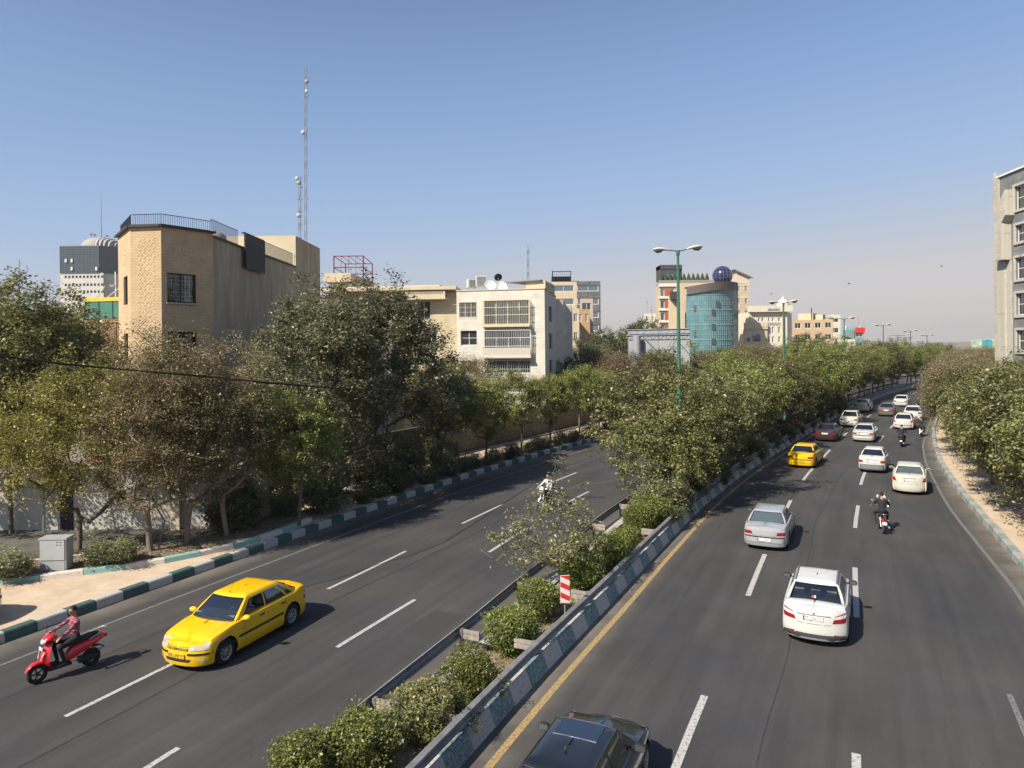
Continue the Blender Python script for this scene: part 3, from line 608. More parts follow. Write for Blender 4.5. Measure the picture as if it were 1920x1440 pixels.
# far belt closing the horizon
for k in range(40):
    p = Vector((70 + k * 5.2 + rnd.uniform(-3, 3), 215 + rnd.uniform(-15, 60), 0)); tree(['mulD', 'brownC', 'mulC', 'mulB'][(k * 7) % 4], p, k, rnd.uniform(.90, 1.10), 'distant_tree', 'hazy tree of the belt on the horizon at the end of the road', group='distant tree belt on the horizon')
for k in range(10):
    p = Vector((-75 + k * 6 + rnd.uniform(-2, 2), 62 + rnd.uniform(-6, 12), 0)); tree(['mulD', 'oliveA', 'brownC'][k % 3], p, k, .95, 'garden_tree', 'garden tree among the houses behind the left row', group='garden trees among the left houses')
# low hedge along the left kerb
for i in range(26):
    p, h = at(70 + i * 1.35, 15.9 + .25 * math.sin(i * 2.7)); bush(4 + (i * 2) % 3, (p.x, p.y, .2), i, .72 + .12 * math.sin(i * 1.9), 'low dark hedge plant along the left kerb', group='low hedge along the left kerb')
for k, (px, py, sc, lb) in enumerate([(20, 1060, .95, 'low green shrub at the left edge behind the pale green kerb'), (190, 1036, .8, 'dusty low shrub right of the grey utility cabinet'), (226, 1034, .85, 'small bushy shrub at the foot of the leaning trunks')]):
    p = P(px, py, .8); bush(4 + k, (p.x, p.y, .38), k, sc, lb, group='shrubs behind the inner kerb', szz=.7)
for i in range(13):
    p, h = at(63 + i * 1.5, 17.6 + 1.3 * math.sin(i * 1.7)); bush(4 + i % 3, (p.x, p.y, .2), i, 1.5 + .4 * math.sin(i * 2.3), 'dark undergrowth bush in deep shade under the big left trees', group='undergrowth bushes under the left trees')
# dry grass and weeds in the median
rng = np.random.default_rng(9); n_ = 2600; ss = rng.uniform(46, 74, n_); oo = rng.uniform(.5, 1.9, n_); C = []
for s_, o_ in zip(ss, oo):
    p, h = at(s_, o_); c = np.array([p.x, p.y, .14]); C.append(c + rng.normal(size=(5, 3)) * (.07, .07, .02))
tag(bpy.data.objects.new('ground_cover', leaf_mesh('ground_cover', np.concatenate(C), .07, rng, LM['acacia'], asp=.25, up=0)), kind='stuff'); COL.objects.link(bpy.data.objects['ground_cover'])
C = []
for s_, o_ in zip(rng.uniform(70, 110, 1800), rng.uniform(.8, 4, 1800)):
    p, h = at(s_, float(fRk(s_)) - o_); C.append(np.array([p.x, p.y, .2]) + rng.normal(size=(3, 3)) * (.06, .06, .01))
o = bpy.data.objects.new('fallen_leaves', leaf_mesh('fallen_leaves', np.concatenate(C), .08, rng, LM['brown'], asp=.6, up=2)); COL.objects.link(o); tag(o, kind='stuff')
C = []
for _ in range(2500):
    t = rng.uniform(.25, .97) * _K2l[-1]; q = k2(t, rng.uniform(.3, 3.5)); C.append(np.array([q[0], q[1], .41]) + rng.normal(size=(2, 3)) * (.1, .1, .008))
o = bpy.data.objects.new('fallen_leaves', leaf_mesh('fallen_leaves', np.concatenate(C), .08, rng, LM['brown'], asp=.6, up=2)); COL.objects.link(o); tag(o, kind='stuff')
# ================================================================ buildings
GL_D = glassmat('window_glass', (.4, .45, .45), .3, .25, (.035, .045, .05))
GL_C = glassmat('clear_window_glass', (.85, .88, .88), .2, .8, (.1, .1, .1))
GL_B = glassmat('blue_glass', (.3, .4, .45), .5, .05, (.07, .11, .14))
CURT = mat('curtain_fabric', (.55, .54, .50), .9, nscale=3, col2=(.74, .73, .68), stretch=(8, 8, .3))
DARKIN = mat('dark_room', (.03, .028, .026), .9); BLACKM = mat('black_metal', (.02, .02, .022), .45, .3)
WHITEM = mat('white_metal', (.66, .65, .62), .5); CREAMM = mat('cream_metal', (.62, .56, .42), .5)
class Facade:
    """vertical wall from a to b (ground plan), seen from its right-hand side when walking a -> b"""
    def __init__(s, a, b, root):
        s.a = Vector((a[0], a[1], 0)); s.b = Vector((b[0], b[1], 0)); s.d = (s.b - s.a); s.L = s.d.length; s.d /= s.L
        s.n = Vector((s.d.y, -s.d.x, 0)); s.root = root; s.o = root.location.copy()
    def p(s, u, z, out_=0.0): q = s.a + s.d * u + s.n * out_ - s.o; return (q.x, q.y, z - s.o.z)
    def wall(s, mb, z0, z1, holes=(), depth=.18, u0=0.0, u1=None, mi=0, out_=0.0, rmi=None):
        u1 = s.L if u1 is None else u1; us = sorted({u0, u1, *[h[0] for h in holes], *[h[1] for h in holes]}); zs = sorted({z0, z1, *[h[2] for h in holes], *[h[3] for h in holes]})
        for i in range(len(us) - 1):
            for j in range(len(zs) - 1):
                cu, cz = (us[i] + us[i + 1]) / 2, (zs[j] + zs[j + 1]) / 2
                if any(h[0] < cu < h[1] and h[2] < cz < h[3] for h in holes): continue
                a, b, c, d = us[i], us[i + 1], zs[j], zs[j + 1]
                mb.face([s.p(a, c, out_), s.p(b, c, out_), s.p(b, d, out_), s.p(a, d, out_)], [(a, c), (b, c), (b, d), (a, d)], mi)
        for (a, b, c, d) in holes:
            r = mi if rmi is None else rmi; e = out_ - depth
            for q in (((a, c), (b, c)), ((b, c), (b, d)), ((b, d), (a, d)), ((a, d), (a, c))):
                (u_, z_), (v_, w_) = q
                mb.face([s.p(u_, z_, out_), s.p(v_, w_, out_), s.p(v_, w_, e), s.p(u_, z_, e)], [(u_, 0), (v_, 0), (v_, depth), (u_, depth)], r)
    def bar(s, mb, u0, u1, z0, z1, out0, out1, mi=None):
        c = [s.p(u0, z0, out0), s.p(u1, z0, out0), s.p(u1, z0, out1), s.p(u0, z0, out1), s.p(u0, z1, out0), s.p(u1, z1, out0), s.p(u1, z1, out1), s.p(u0, z1, out1)]
        W_, H_, D_ = abs(u1 - u0), abs(z1 - z0), abs(out1 - out0)
        for idx, (a, h) in (((3, 2, 1, 0), (W_, D_)), ((4, 5, 6, 7), (W_, D_)), ((3, 7, 6, 2), (W_, H_)), ((0, 1, 5, 4), (W_, H_)), ((1, 2, 6, 5), (D_, H_)), ((0, 4, 7, 3), (D_, H_))):
            mb.face([c[i] for i in idx], [(u0, z0), (u0 + a, z0), (u0 + a, z0 + h), (u0, z0 + h)], mi)
    def window(s, h, out_=-.14, fr=.06, nv=2, nh=1, frame=None, pane=None, back=None, curtain=False, bars=0, barm=None, barout=.05, name='window'):
        a, b, c, d = h; m = MB()
        for (x0, x1, y0, y1) in [(a, a + fr, c, d), (b - fr, b, c, d), (a + fr, b - fr, c, c + fr), (a + fr, b - fr, d - fr, d)]: s.bar(m, x0, x1, y0, y1, out_ - .03, out_ + .03)
        for i in range(1, nv): x = a + (b - a) * i / nv; s.bar(m, x - fr * .4, x + fr * .4, c + fr, d - fr, out_ - .02, out_ + .025)
        for i in range(1, nh): y = c + (d - c) * i / nh; s.bar(m, a + fr, b - fr, y - fr * .35, y + fr * .35, out_ - .015, out_ + .02)
        w_ = m.build(name, frame or WHITEM, s.root)
        g_ = MB(); g_.face([s.p(a, c, out_ - .005), s.p(b, c, out_ - .005), s.p(b, d, out_ - .005), s.p(a, d, out_ - .005)]); g_.build('pane', pane or GL_D, w_)
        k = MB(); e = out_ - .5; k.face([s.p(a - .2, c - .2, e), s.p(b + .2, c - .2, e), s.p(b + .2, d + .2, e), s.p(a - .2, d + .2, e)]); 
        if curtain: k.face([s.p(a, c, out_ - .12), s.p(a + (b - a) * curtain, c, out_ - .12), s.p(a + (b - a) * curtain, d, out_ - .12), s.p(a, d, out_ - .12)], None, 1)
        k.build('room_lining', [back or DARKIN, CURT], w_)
        if bars:
            q = MB()
            for i in range(bars + 1): x = a + .03 + (b - a - .06) * i / bars; s.bar(q, x - .008, x + .008, c, d, barout, barout + .016)
            for i in range(4): y = c + .02 + (d - c - .04) * i / 3; s.bar(q, a, b, y - .012, y + .012, barout + .017, barout + .03)
            q.build('window_grille', barm or BLACKM, w_)
        return w_
def roofpoly(mb, root, poly, z, mi=0):
    o = root.location; mb.face([(p[0] - o.x, p[1] - o.y, z - o.z) for p in poly], [(p[0], p[1]) for p in poly], mi)
def railing(mb, root, pts, z, h=.75, st=.13, r=.012):
    o = root.location; P2 = [Vector((p[0] - o.x, p[1] - o.y, z - o.z)) for p in pts]
    for a, b in zip(P2[:-1], P2[1:]):
        L = (b - a).length; mb.tube([a + Vector((0, 0, h)), b + Vector((0, 0, h))], r * 1.8, 4); mb.tube([a + Vector((0, 0, .08)), b + Vector((0, 0, .08))], r * 1.3, 4)
        for i in range(int(L / st) + 1): q = a + (b - a) * (i * st / L); mb.tube([q, q + Vector((0, 0, h))], r, 4, False)
def dish(root, name, loc, r, az, el, m=None, post=.6):
    """round satellite dish, a thing of its own"""
    e = empty(name, loc); M_ = Matrix.Rotation(rad(az), 4, 'Z') @ Matrix.Rotation(rad(90 - el), 4, 'X'); M_ = Matrix.Translation((0, 0, post)) @ M_
    b = MB(); n = 6; b.lathe([(r * i / n + .001, r * .28 * (i / n) ** 2) for i in range(n + 1)], M_, 20); b.build('reflector', m or mat('dish_white', (.62, .60, .56), .5, noise=.1, nscale=3), e)
    c = MB(); c.tube([(0, 0, 0), (0, 0, post)], .03, 6); c.build('mount', STEEL, e)
    d = MB(); c0 = M_ @ Vector((0, 0, r * .9)); d.tube([M_ @ Vector((r * .9, 0, r * .22)), c0], .012, 4); d.tube([c0 - Vector((0, 0, .04)), c0 + Vector((0, 0, .04))], .04, 6); d.build('receiver', BLACKM, e); return e

# ---- tan brick corner house ------------------------------------------------
BR_T = brickmat('tan_brick', (.52, .375, .225), (.58, .43, .265), (.42, .30, .185), .30, .085, .012)
RENDER_ = mat('stained_render', (.29, .235, .17), .95, nscale=1.1, col2=(.46, .375, .275), bump=.3, stretch=(1, 1, .22))
CREAMR = mat('cream_render', (.52, .44, .31), .9, noise=.08, nscale=.8)
R1 = empty('brick_house', (-19.5, 44, 0)); tag(R1, 'tan brick corner house with patterned panels, roof railing and a long grey rendered side wall', 'house', 'buildings along the left side')
A0, A1, A2, A3, A4 = (-23.2, 42.2), (-20.65, 38.75), (-18.85, 38.5), (-17.1, 41.0), (-17.2, 64.3); ZR = 14.85
mb = MB(); fa, fb, fc, fd = Facade(A0, A1, R1), Facade(A1, A2, R1), Facade(A2, A3, R1), Facade(A3, A4, R1)
zs_ = [(10.75, 12.35), (7.45, 9.15), (4.1, 5.8)]
ha = [(1.9, 3.3, a, b) for a, b in zs_]; hc = [(.32, 1.98, a + .05, b + .05) for a, b in zs_]
fa.wall(mb, 0, ZR, ha); fb.wall(mb, 0, ZR); fc.wall(mb, 0, ZR, hc)
fd.wall(mb, 0, ZR - .25, [], mi=1, u1=15.75); fd.wall(mb, 0, 17.15, [], mi=1, u0=15.75)
bk = Facade(A4, (-25.5, 64.3), R1); bk.wall(mb, 0, 17.15, mi=1); bl = Facade((-25.5, 64.3), (-24.3, 44.6), R1); bl.wall(mb, 0, ZR, mi=1)
Facade((-24.3, 44.6), A0, R1).wall(mb, 0, ZR, mi=1)
mb.build('wall', [BR_T, RENDER_], R1)
m2 = MB(); roofpoly(m2, R1, [A0, A1, A2, A3, A4, (-25.5, 64.3), (-24.3, 44.6)], ZR - .55); m2.build('roof', CONC, R1)
m2 = MB(); hb = Facade((-22.6, 56.75), (-17.1, 56.75), R1); hb.wall(m2, ZR - .5, 17.15); he = Facade((-22.6, 64.2), (-22.6, 56.75), R1); he.wall(m2, ZR - .5, 17.15)
roofpoly(m2, R1, [(-22.6, 56.75), (-17.14, 56.75), (-17.24, 64.2), (-22.6, 64.2)], 17.14); m2.build('roof_house', CREAMR, R1)
m3 = MB()
for f_, e0, e1 in ((fa, -.1, .12), (fb, -.02, .02), (fc, -.1, .1)): f_.bar(m3, e0, f_.L + e1, ZR + .002, ZR + .12, -.25, .18)
fd.bar(m3, 0, 15.7, ZR - .24, ZR - .13, -.22, .1); m3.build('coping', mat('dark_coping', (.045, .04, .036), .6, noise=.2), R1)
m3 = MB(); railing(m3, R1, [(-23.1, 42.3), (-20.65, 38.85), (-18.9, 38.65), (-17.25, 41.1)], ZR + .1, .62); railing(m3, R1, [(-17.25, 41.1), (-17.3, 45.3)], ZR - .1, .95); railing(m3, R1, [(-17.3, 49.1), (-17.32, 56.7)], ZR - .1, .95)
m3.build('railing', mat('railing_blue_grey', (.05, .06, .075), .5, .2), R1)
for h in ha: fa.window(h, nv=4, nh=4, fr=.035, frame=BLACKM, curtain=.0)
for h in hc:
    w1 = fc.window(h, pane=GL_C, nv=2, nh=2, fr=.04, frame=BLACKM, curtain=.0, bars=0)
    q = MB(); x0, x1, z0, z1 = h
    for i in range(8): z = z0 + .05 + (z1 - z0 - .1) * i / 7; fc.bar(q, x0, x1, z - .008, z + .008, .01, .03)
    for i in range(7): x = x0 + .03 + (x1 - x0 - .06) * i / 6; fc.bar(q, x - .007, x + .007, z0, z1, -.012, .008)
    q.build('window_grille', BLACKM, w1)
    q = MB(); fc.bar(q, x0 + 1.15, x1 - .1, z0 + .05, z1 - .05, -.30, -.27); q.build('white_shutter', WHITEM, w1)
    q = MB(); fc.bar(q, x0 - .08, x1 + .08, z0 - .1, z0 - .002, .003, .1); q.build('sill', CONC, w1)
# raised brick patterns on the facade: interlaced stars
PAT = mat('raised_tan_brick', (.58, .43, .265), .85, noise=.12, nscale=6)
def starpanel(f_, u0, u1, z0, z1, st, name, o_=.012):
    q = MB(); nu = max(1, round((u1 - u0) / st)); nz = max(1, round((z1 - z0) / st)); su, sz = (u1 - u0) / nu, (z1 - z0) / nz
    def seg(a, b, wd=.022):
        d = Vector((b[0] - a[0], b[1] - a[1])); L = d.length; d /= L; n = Vector((-d.y, d.x)) * wd
        c = [(a[0] + n.x, a[1] + n.y), (b[0] + n.x, b[1] + n.y), (b[0] - n.x, b[1] - n.y), (a[0] - n.x, a[1] - n.y)]
        q.face([f_.p(x, y, o_) for x, y in c]); 
        for i in range(4): x, y = c[i], c[(i + 1) % 4]; q.face([f_.p(*x, o_), f_.p(*y, o_), f_.p(*y, .0), f_.p(*x, .0)])
    for i in range(nu):
        for j in range(nz):
            cx, cy = u0 + su * (i + .5), z0 + sz * (j + .5); a = su * .42; b = sz * .42
            P8 = [(cx + a * (.95 if k % 2 == 0 else .52) * math.cos(k * math.pi / 4), cy + b * (.95 if k % 2 == 0 else .52) * math.sin(k * math.pi / 4)) for k in range(8)]
            for k in range(8): seg(P8[k], P8[(k + 1) % 8])
            for sx_, sy_ in ((1, 1), (-1, 1), (1, -1), (-1, -1)): seg((cx + sx_ * a * .42, cy + sy_ * b * .42), (cx + sx_ * su * .5, cy + sy_ * sz * .5))
    q.build(name, PAT, R1)
starpanel(fb, .40, 1.45, 1.0, 14.3, .52, 'brick_ornament')
for z in (12.9, 9.65, 6.3): starpanel(fc, .75, 1.55, z, z + 1.05, .52, 'brick_ornament'); starpanel(fa, 2.1, 3.2, z + .1, z + 1.1, .52, 'brick_ornament')
m3 = MB()
for i in range(15): z = 13.35 + i * .148; fd.bar(m3, 4.3, 7.9, z, z + .125, .25, .32)
fd.bar(m3, 4.3, 4.36, 13.3, 15.6, .2, .25); fd.bar(m3, 7.84, 7.9, 13.3, 15.6, .2, .25); fd.bar(m3, 4.3, 7.9, 15.55, 15.62, .05, .25)
m3.build('louvred_screen', mat('black_slats', (.022, .022, .024), .6), R1)
m3 = MB(); 
for i in range(0): u = .8 + i * .66 + random.Random(i).uniform(-.1, .1); fd.bar(m3, u, u + .09, 12.35 + .05 * math.sin(i), 12.43 + .05 * math.sin(i), 0, .04)
# roof things on the brick house
e = empty('water_tank', (-18.6, 44.6, ZR - .55)); tag(e, 'pale rounded water tank behind the railing of the tan brick house', 'water tank'); b = MB(); b.lathe([(.0, 1.25), (.5, 1.22), (.75, 1.0), (.8, .8), (.8, 0)], None, 18); b.build('tank', mat('tank_plastic', (.42, .38, .30), .6, noise=.15), e)
b = MB(); b.lathe([(0, 1.34), (.2, 1.32), (.22, 1.2)], None, 12); b.build('lid', CONC, e)
def cooler(loc, rz, label, s=1.0, group='rooftop air coolers'):
    e = empty('air_cooler', loc, rz); e.scale = (s, s, s); tag(e, label, 'air cooler', group); b = MB(); b.box((0, 0, .55), (.9, .9, .9)); b.build('casing', mat('cooler_casing', (.50, .49, .45), .6, noise=.15, nscale=3), e)
    for k in range(2):
        q = MB()
        for i in range(7): q.box((.46 if k else 0, 0 if k else -.46, .2 + i * .11), ((.03, .72, .05) if k else (.72, .03, .05)))
        q.build('louvre', mat('cooler_louvre', (.16, .17, .17), .6), e)
    b = MB()
    for x, y in ((-.4, -.4), (.4, -.4), (.4, .4), (-.4, .4)): b.box((x, y, .05), (.05, .05, .1))
    b.build('stand', STEEL, e)
cooler((-18.2, 50.4, ZR - .55), .2, 'air cooler behind the far railing of the tan brick house', 1.0)
# ---- green glass topped house between tower and brick house --------------------
a, b_ = W(160, 600, 52), W(232, 600, 50); R = empty('green_glass_house', (a.x, 52, 0)); tag(R, 'house with yellow roof edge and green glass band left of the tan brick house', 'house', 'buildings along the left side')
f_ = Facade((a.x, 52), (b_.x + 2, 50.5), R); zt = W(160, 566, 52).z; zb = W(160, 598, 52).z
mb = MB(); f_.wall(mb, 0, zb - .02); sd_ = Facade((a.x, 62), (a.x, 52), R); sd_.wall(mb, 0, zb - .02); mb.build('wall', mat('brown_stone', (.16, .09, .055), .8, nscale=2, col2=(.24, .15, .09)), R)
mb = MB(); f_.bar(mb, -.05, f_.L, zt, zt + .28, -8, .08); mb.build('roof', mat('yellow_fascia', (.58, .42, .06), .5), R)
mb = MB(); f_.wall(mb, zb, zt - .01, out_=.02); sd_.wall(mb, zb, zt - .01, out_=.02); mb.build('glass_band', mat('green_glass', (.06, .17, .12), .2, spec=.6, noise=.2, nscale=1), R)
for i in range(6): q = MB(); u = .03 + i * (f_.L - .06) / 5; f_.bar(q, u - .02, u + .02, zb, zt, .022, .06); q.build('mullion', mat('dark_green_frame', (.02, .05, .035), .5), R)
mb = MB()
for i in range(5): u = .4 + i * .75; f_.bar(mb, u, u + .06, zb - 4.5, zb - .1, .003, .06)
for k in range(3): f_.bar(mb, 0, 3.9, zb - .3 - k * 1.7, zb - .22 - k * 1.7, .062, .09)
mb.build('window_frames', mat('orange_frame', (.42, .20, .07), .6), R)
mb = MB(); pts = [f_.p(.4 + i * .35, zt + .3 + .95 * math.sin(i * .26) - .2 * i * .0, -1.5) for i in range(12)]; mb.tube(pts, .035, 6); pts = [f_.p(-1.6 + i * .3, zt + .5 - .9 * math.sin(.6 + i * .4) + .5, -1.3) for i in range(8)]; mb.tube(pts, .035, 6); mb.build('curved_pergola', mat('pale_yellow_tube', (.5, .46, .3), .5), R)
e = empty('antenna_mast', (*W(217, 560, 56)[:2], zt)); tag(e, 'white pole with camera and aerials beside the tan brick house', 'antenna'); b = MB(); b.tube([(0, 0, 0), (0, 0, 2.6)], .05, 6); b.build('pole', WHITEM, e); b = MB(); b.box((-.25, 0, 1.5), (.35, .2, .2)); b.box((.35, 0, 1.35), (.6, .04, .04)); b.build('aerial', STEEL, e)
# ---- the distant tower with dome ------------------------------------------------
YT = 310; L_, Rr = W(114, 600, YT), W(208, 600, YT); RT = empty('tower_block', ((L_.x + Rr.x) / 2, YT, 0)); tag(RT, 'distant white tower block with dark glass upper floors and a ribbed dome', 'tower', 'distant tall buildings')
cx = RT.location.x; zt = W(160, 462, YT).z; zm = W(160, 512, YT).z; TW = mat('tower_white', (.50, .48, .44), .85, noise=.07, nscale=.2); TG = mat('tower_glass', (.055, .075, .09), .25, spec=.7)
x0, x1 = L_.x, W(187, 600, YT).x; xr = Rr.x; f1 = Facade((x0, YT), (x1, YT), RT); f2 = Facade((x1, YT), (xr, YT + 5), RT)
rows_ = [W(160, y, YT).z for y in (519, 534, 547, 561, 575, 589, 603)]; holes = []
for z in rows_:
    for i in range(11): u = W(123 + i * 6.85, 519, YT).x - x0; holes.append((u - .45, u + .55, z - .55, z + .55))
mb = MB(); f1.wall(mb, 0, zm, holes, .4); f2.wall(mb, 0, zm); Facade((xr, YT + 5), (xr, YT + 22), RT).wall(mb, 0, zm); Facade((x0, YT + 22), (x0, YT), RT).wall(mb, 0, zm); Facade((xr, YT + 22), (x0, YT + 22), RT).wall(mb, 0, zt); mb.build('wall', TW, RT)
for h in holes:
    g_ = MB(); g_.face([f1.p(h[0], h[2], -.3), f1.p(h[1], h[2], -.3), f1.p(h[1], h[3], -.3), f1.p(h[0], h[3], -.3)]); g_.build('window', GL_D, RT)
mb = MB(); f1.wall(mb, zm, zt, out_=.2); f2.wall(mb, zm, zt, out_=.2); Facade((x0, YT + 22), (x0, YT), RT).wall(mb, zm, zt, out_=.2); Facade((xr, YT + 5), (xr, YT + 22), RT).wall(mb, zm, zt, out_=.2); mb.build('glass_storeys', TG, RT)
mb = MB()
for i in range(13): z = zm + (zt - zm) * i / 12; f1.bar(mb, 0, f1.L, z - .05, z + .05, .21, .3); f2.bar(mb, 0, f2.L, z - .05, z + .05, .21, .3)
for i in range(17): u = f1.L * i / 16; f1.bar(mb, u - .04, u + .04, zm, zt, .3, .36)
mb.build('mullion_grid', mat('mullion_grey', (.16, .19, .21), .6), RT)
for px, py in ((125, 489), (136, 489), (136, 504), (182, 504)):
    q = W(px, py, YT); m3 = MB(); u = q.x - x0; f1.bar(m3, u - .4, u + .4, q.z - .7, q.z + .7, .4, .7); m3.build('open_window', WHITEM, RT)
mb = MB(); mb.prism([(x0 - cx, 0), (x1 - cx, 0), (xr - cx, 5), (xr - cx, 22), (x0 - cx, 22)], zt, zt + .4); mb.build('roof', mat('tower_roof', (.2, .2, .2), .8), RT)
mb = MB(); dz = zt + .4; dx = W(168, 462, YT).x - cx; rw = 8.0
mb.lathe([(rw, 0), (rw * .97, 1.3), (rw * .85, 2.7), (rw * .62, 3.9), (rw * .3, 4.5), (.01, 4.6)], Matrix.Translation((dx, 9, dz)), 28); mb.build('dome', mat('dome_grey', (.30, .28, .26), .8, noise=.1), RT)
for k in range(5):
    mb = MB(); xx = 2.2 + k * 1.35; hh = 4.8 * math.sqrt(max(.02, 1 - (xx / (rw + .3)) ** 2)); 
    pts = [(dx + xx + .3 * math.sin(t * math.pi / 10) * 0, 9 - (rw + .2) * math.cos(t * math.pi / 10) * math.sqrt(max(.02, 1 - (xx / (rw + .2)) ** 2)), dz + hh * math.sin(t * math.pi / 10)) for t in range(11)]
    mb.tube(pts, .32, 6); mb.build('rib', mat('dome_rib', (.5, .48, .45), .7), RT)
mb = MB(); mb.tube([(dx, 9, dz + 4), (dx, 9, dz + 12), (dx, 9, dz + 25)], [.25, .15, .06], 6); mb.build('spire', STEEL, RT)
for k, x in enumerate((-4.5, -3, 2.5, 6)): mb = MB(); mb.tube([(dx + x, 9, dz + 3), (dx + x, 9, dz + 6.2 - k * .4)], .08, 4); mb.tube([(dx + x, 8.6, dz + 6.2 - k * .4), (dx + x, 9.2, dz + 6.4 - k * .4)], .5, 8); mb.build('aerial', STEEL, RT)
# ---- guyed lattice masts ----------------------------------------------------
def lattice(name, x, y0, y1, Y, w_, label, dishes):
    b = W(x, y1, Y); t = W(x, y0, Y); e = empty(name, (b.x, Y, 0)); tag(e, label, 'radio mast', 'lattice radio masts'); Ht = t.z; m = MB(); dx = t.x - b.x; k0 = 0
    c = [(-w_ / 2, -w_ * .3), (w_ / 2, -w_ * .3), (0, w_ * .55)]; z00 = 0; dz = 1.1; n = int(Ht / dz)
    off = lambda z: dx * (z - b.z) / (t.z - b.z)
    for cx_, cy_ in c: m.tube([(cx_ + off(0), cy_, 0), (cx_ + off(Ht), cy_, Ht)], .035, 4)
    for i in range(int(b.z / dz) - 3, n):
        z = i * dz
        for k in range(3): a_, b2 = c[k], c[(k + 1) % 3]; m.tube([(a_[0] + off(z), a_[1], z), (b2[0] + off(z), b2[1], z + dz * (i % 2))], .018, 3, False); m.tube([(a_[0] + off(z), a_[1], z + dz * (1 - i % 2)), (b2[0] + off(z), b2[1], z + dz)], .018, 3, False)
    for q in (.25, .45, .64, .83): z = b.z + (t.z - b.z) * q; m.box((off(z), 0, z), (w_ * 1.9, .12, .12))
    m.build('lattice', mat('mast_steel', (.30, .31, .32), .6, .3), e)
    for px, py, r, az in [(a_, b_, c_ * .75, d_) for a_, b_, c_, d_ in dishes]:
        q = W(px, py, Y) - e.location; M_ = Matrix.Translation((q.x, -.5, q.z)) @ Matrix.Rotation(rad(az), 4, 'Z') @ Matrix.Rotation(rad(90), 4, 'X')
        d = MB(); d.lathe([(.01, r * .35), (r * .8, r * .25), (r, 0), (r * .98, -.05), (.01, -.05)], M_, 18); d.build('dish', mat('radio_dish', (.36, .36, .35), .5, noise=.12, nscale=2), e)
    return e
lattice('lattice_mast', 573.5, 124, 455, 112, .42, 'tallest slim lattice mast rising behind the roof box of the tan brick house', [(577, 155, .45, 30), (576, 173, .4, -20), (570, 250, .5, 0)])
lattice('lattice_mast', 562.5, 331, 450, 104, .38, 'shorter lattice mast with three round dishes left of the tallest mast', [(558, 336, .42, -20), (562, 344, .42, 20), (562, 405, .48, 5)])
lattice('lattice_mast', 990, 460, 530, 135, .3, 'thin lattice mast behind the roof of the white brick block', [])
for x, y0, Y, lb in ((36, 487, 160, 'thin pole mast left of the distant tower'), (1213, 560, 260, 'thin mast left of the banded building, hazy'), (1222, 575, 240, 'short hazy mast beside the banded building')):
    t = W(x, y0, Y); e = empty('mast', (t.x, Y, 0)); tag(e, lb, 'mast', 'thin distant masts'); m = MB(); m.tube([(0, 0, 0), (0, 0, t.z)], [.16, .07], 5); m.build('pole', STEEL, e); m = MB(); m.box((0, 0, t.z - 1.2), (.6, .1, .3)); m.build('aerial', STEEL, e)
# ---- building with the red steel frame --------------------------------------
RF = empty('flat_block', (W(640, 500, 82).x, 82, 0)); tag(RF, 'cream flat block with overhanging roof slab right of the tan brick house', 'building', 'buildings along the left side')
z1 = W(640, 512, 80).z; xl, xm, xr = W(606, 500, 80).x, W(658, 500, 80).x, W(700, 500, 92).x
mb = MB(); o = RF.location; CRM = mat('cream_stone', (.52, .43, .30), .85, noise=.08, nscale=.8); CRB = brickmat('cream_brick', (.50, .42, .29), (.56, .48, .34), (.38, .32, .23), .5, .16, .02)
fF = Facade((xl + .9, 80.6), (xm - .2, 80.6), RF); fF.wall(mb, 0, z1 - 1.05, mi=1); fS = Facade((xm - .2, 80.6), (xr, 92), RF); fS.wall(mb, 0, z1 - .9, mi=1); mb.build('wall', [CRM, CRB], RF)
mb = MB(); mb.prism([(xl - o.x, -2), (xm - o.x, -2), (xr - o.x, 10), (xl - o.x, 10)], z1 - 1.0, z1); mb.build('roof_slab', CRM, RF)
mb = MB(); fF.bar(mb, .3, 2.2, z1 - 2.6, z1 - 1.2, .003, .06); mb.build('window_grille', CREAMM, RF)
e = empty('steel_frame', (W(660, 500, 84).x, 84, z1)); tag(e, 'rusty red steel frame standing on the cream flat roof', 'steel frame')
zz = W(660, 480, 84).z - z1; xa, xb = W(626, 500, 84).x - e.location.x, W(681, 500, 84).x - e.location.x; xc = W(698, 500, 92).x - e.location.x; RED = mat('red_oxide_steel', (.24, .05, .04), .7, noise=.3, nscale=3)
C4 = [(xa, 0), (xb, 0), (xc, 8), (xc - (xb - xa), 8)]; mb = MB()
for x, y in C4: mb.tube([(x, y, -.4), (x, y, zz)], .075, 4)
mb.build('post', RED, e); mb = MB()
for h in (zz, zz * .45): 
    for i in range(4): mb.tube([(*C4[i], h), (*C4[(i + 1) % 4], h)], .06, 4)
for i in range(1, 4): t = i / 4; mb.tube([(xa + (xb - xa) * t, 0, zz), (xc - (xb - xa) * (1 - t), 8, zz)], .04, 4); mb.tube([(xa + (xb - xa) * t, 0, .1), (xa + (xb - xa) * t, 0, zz)], .025, 4)
mb.build('beam', RED, e)
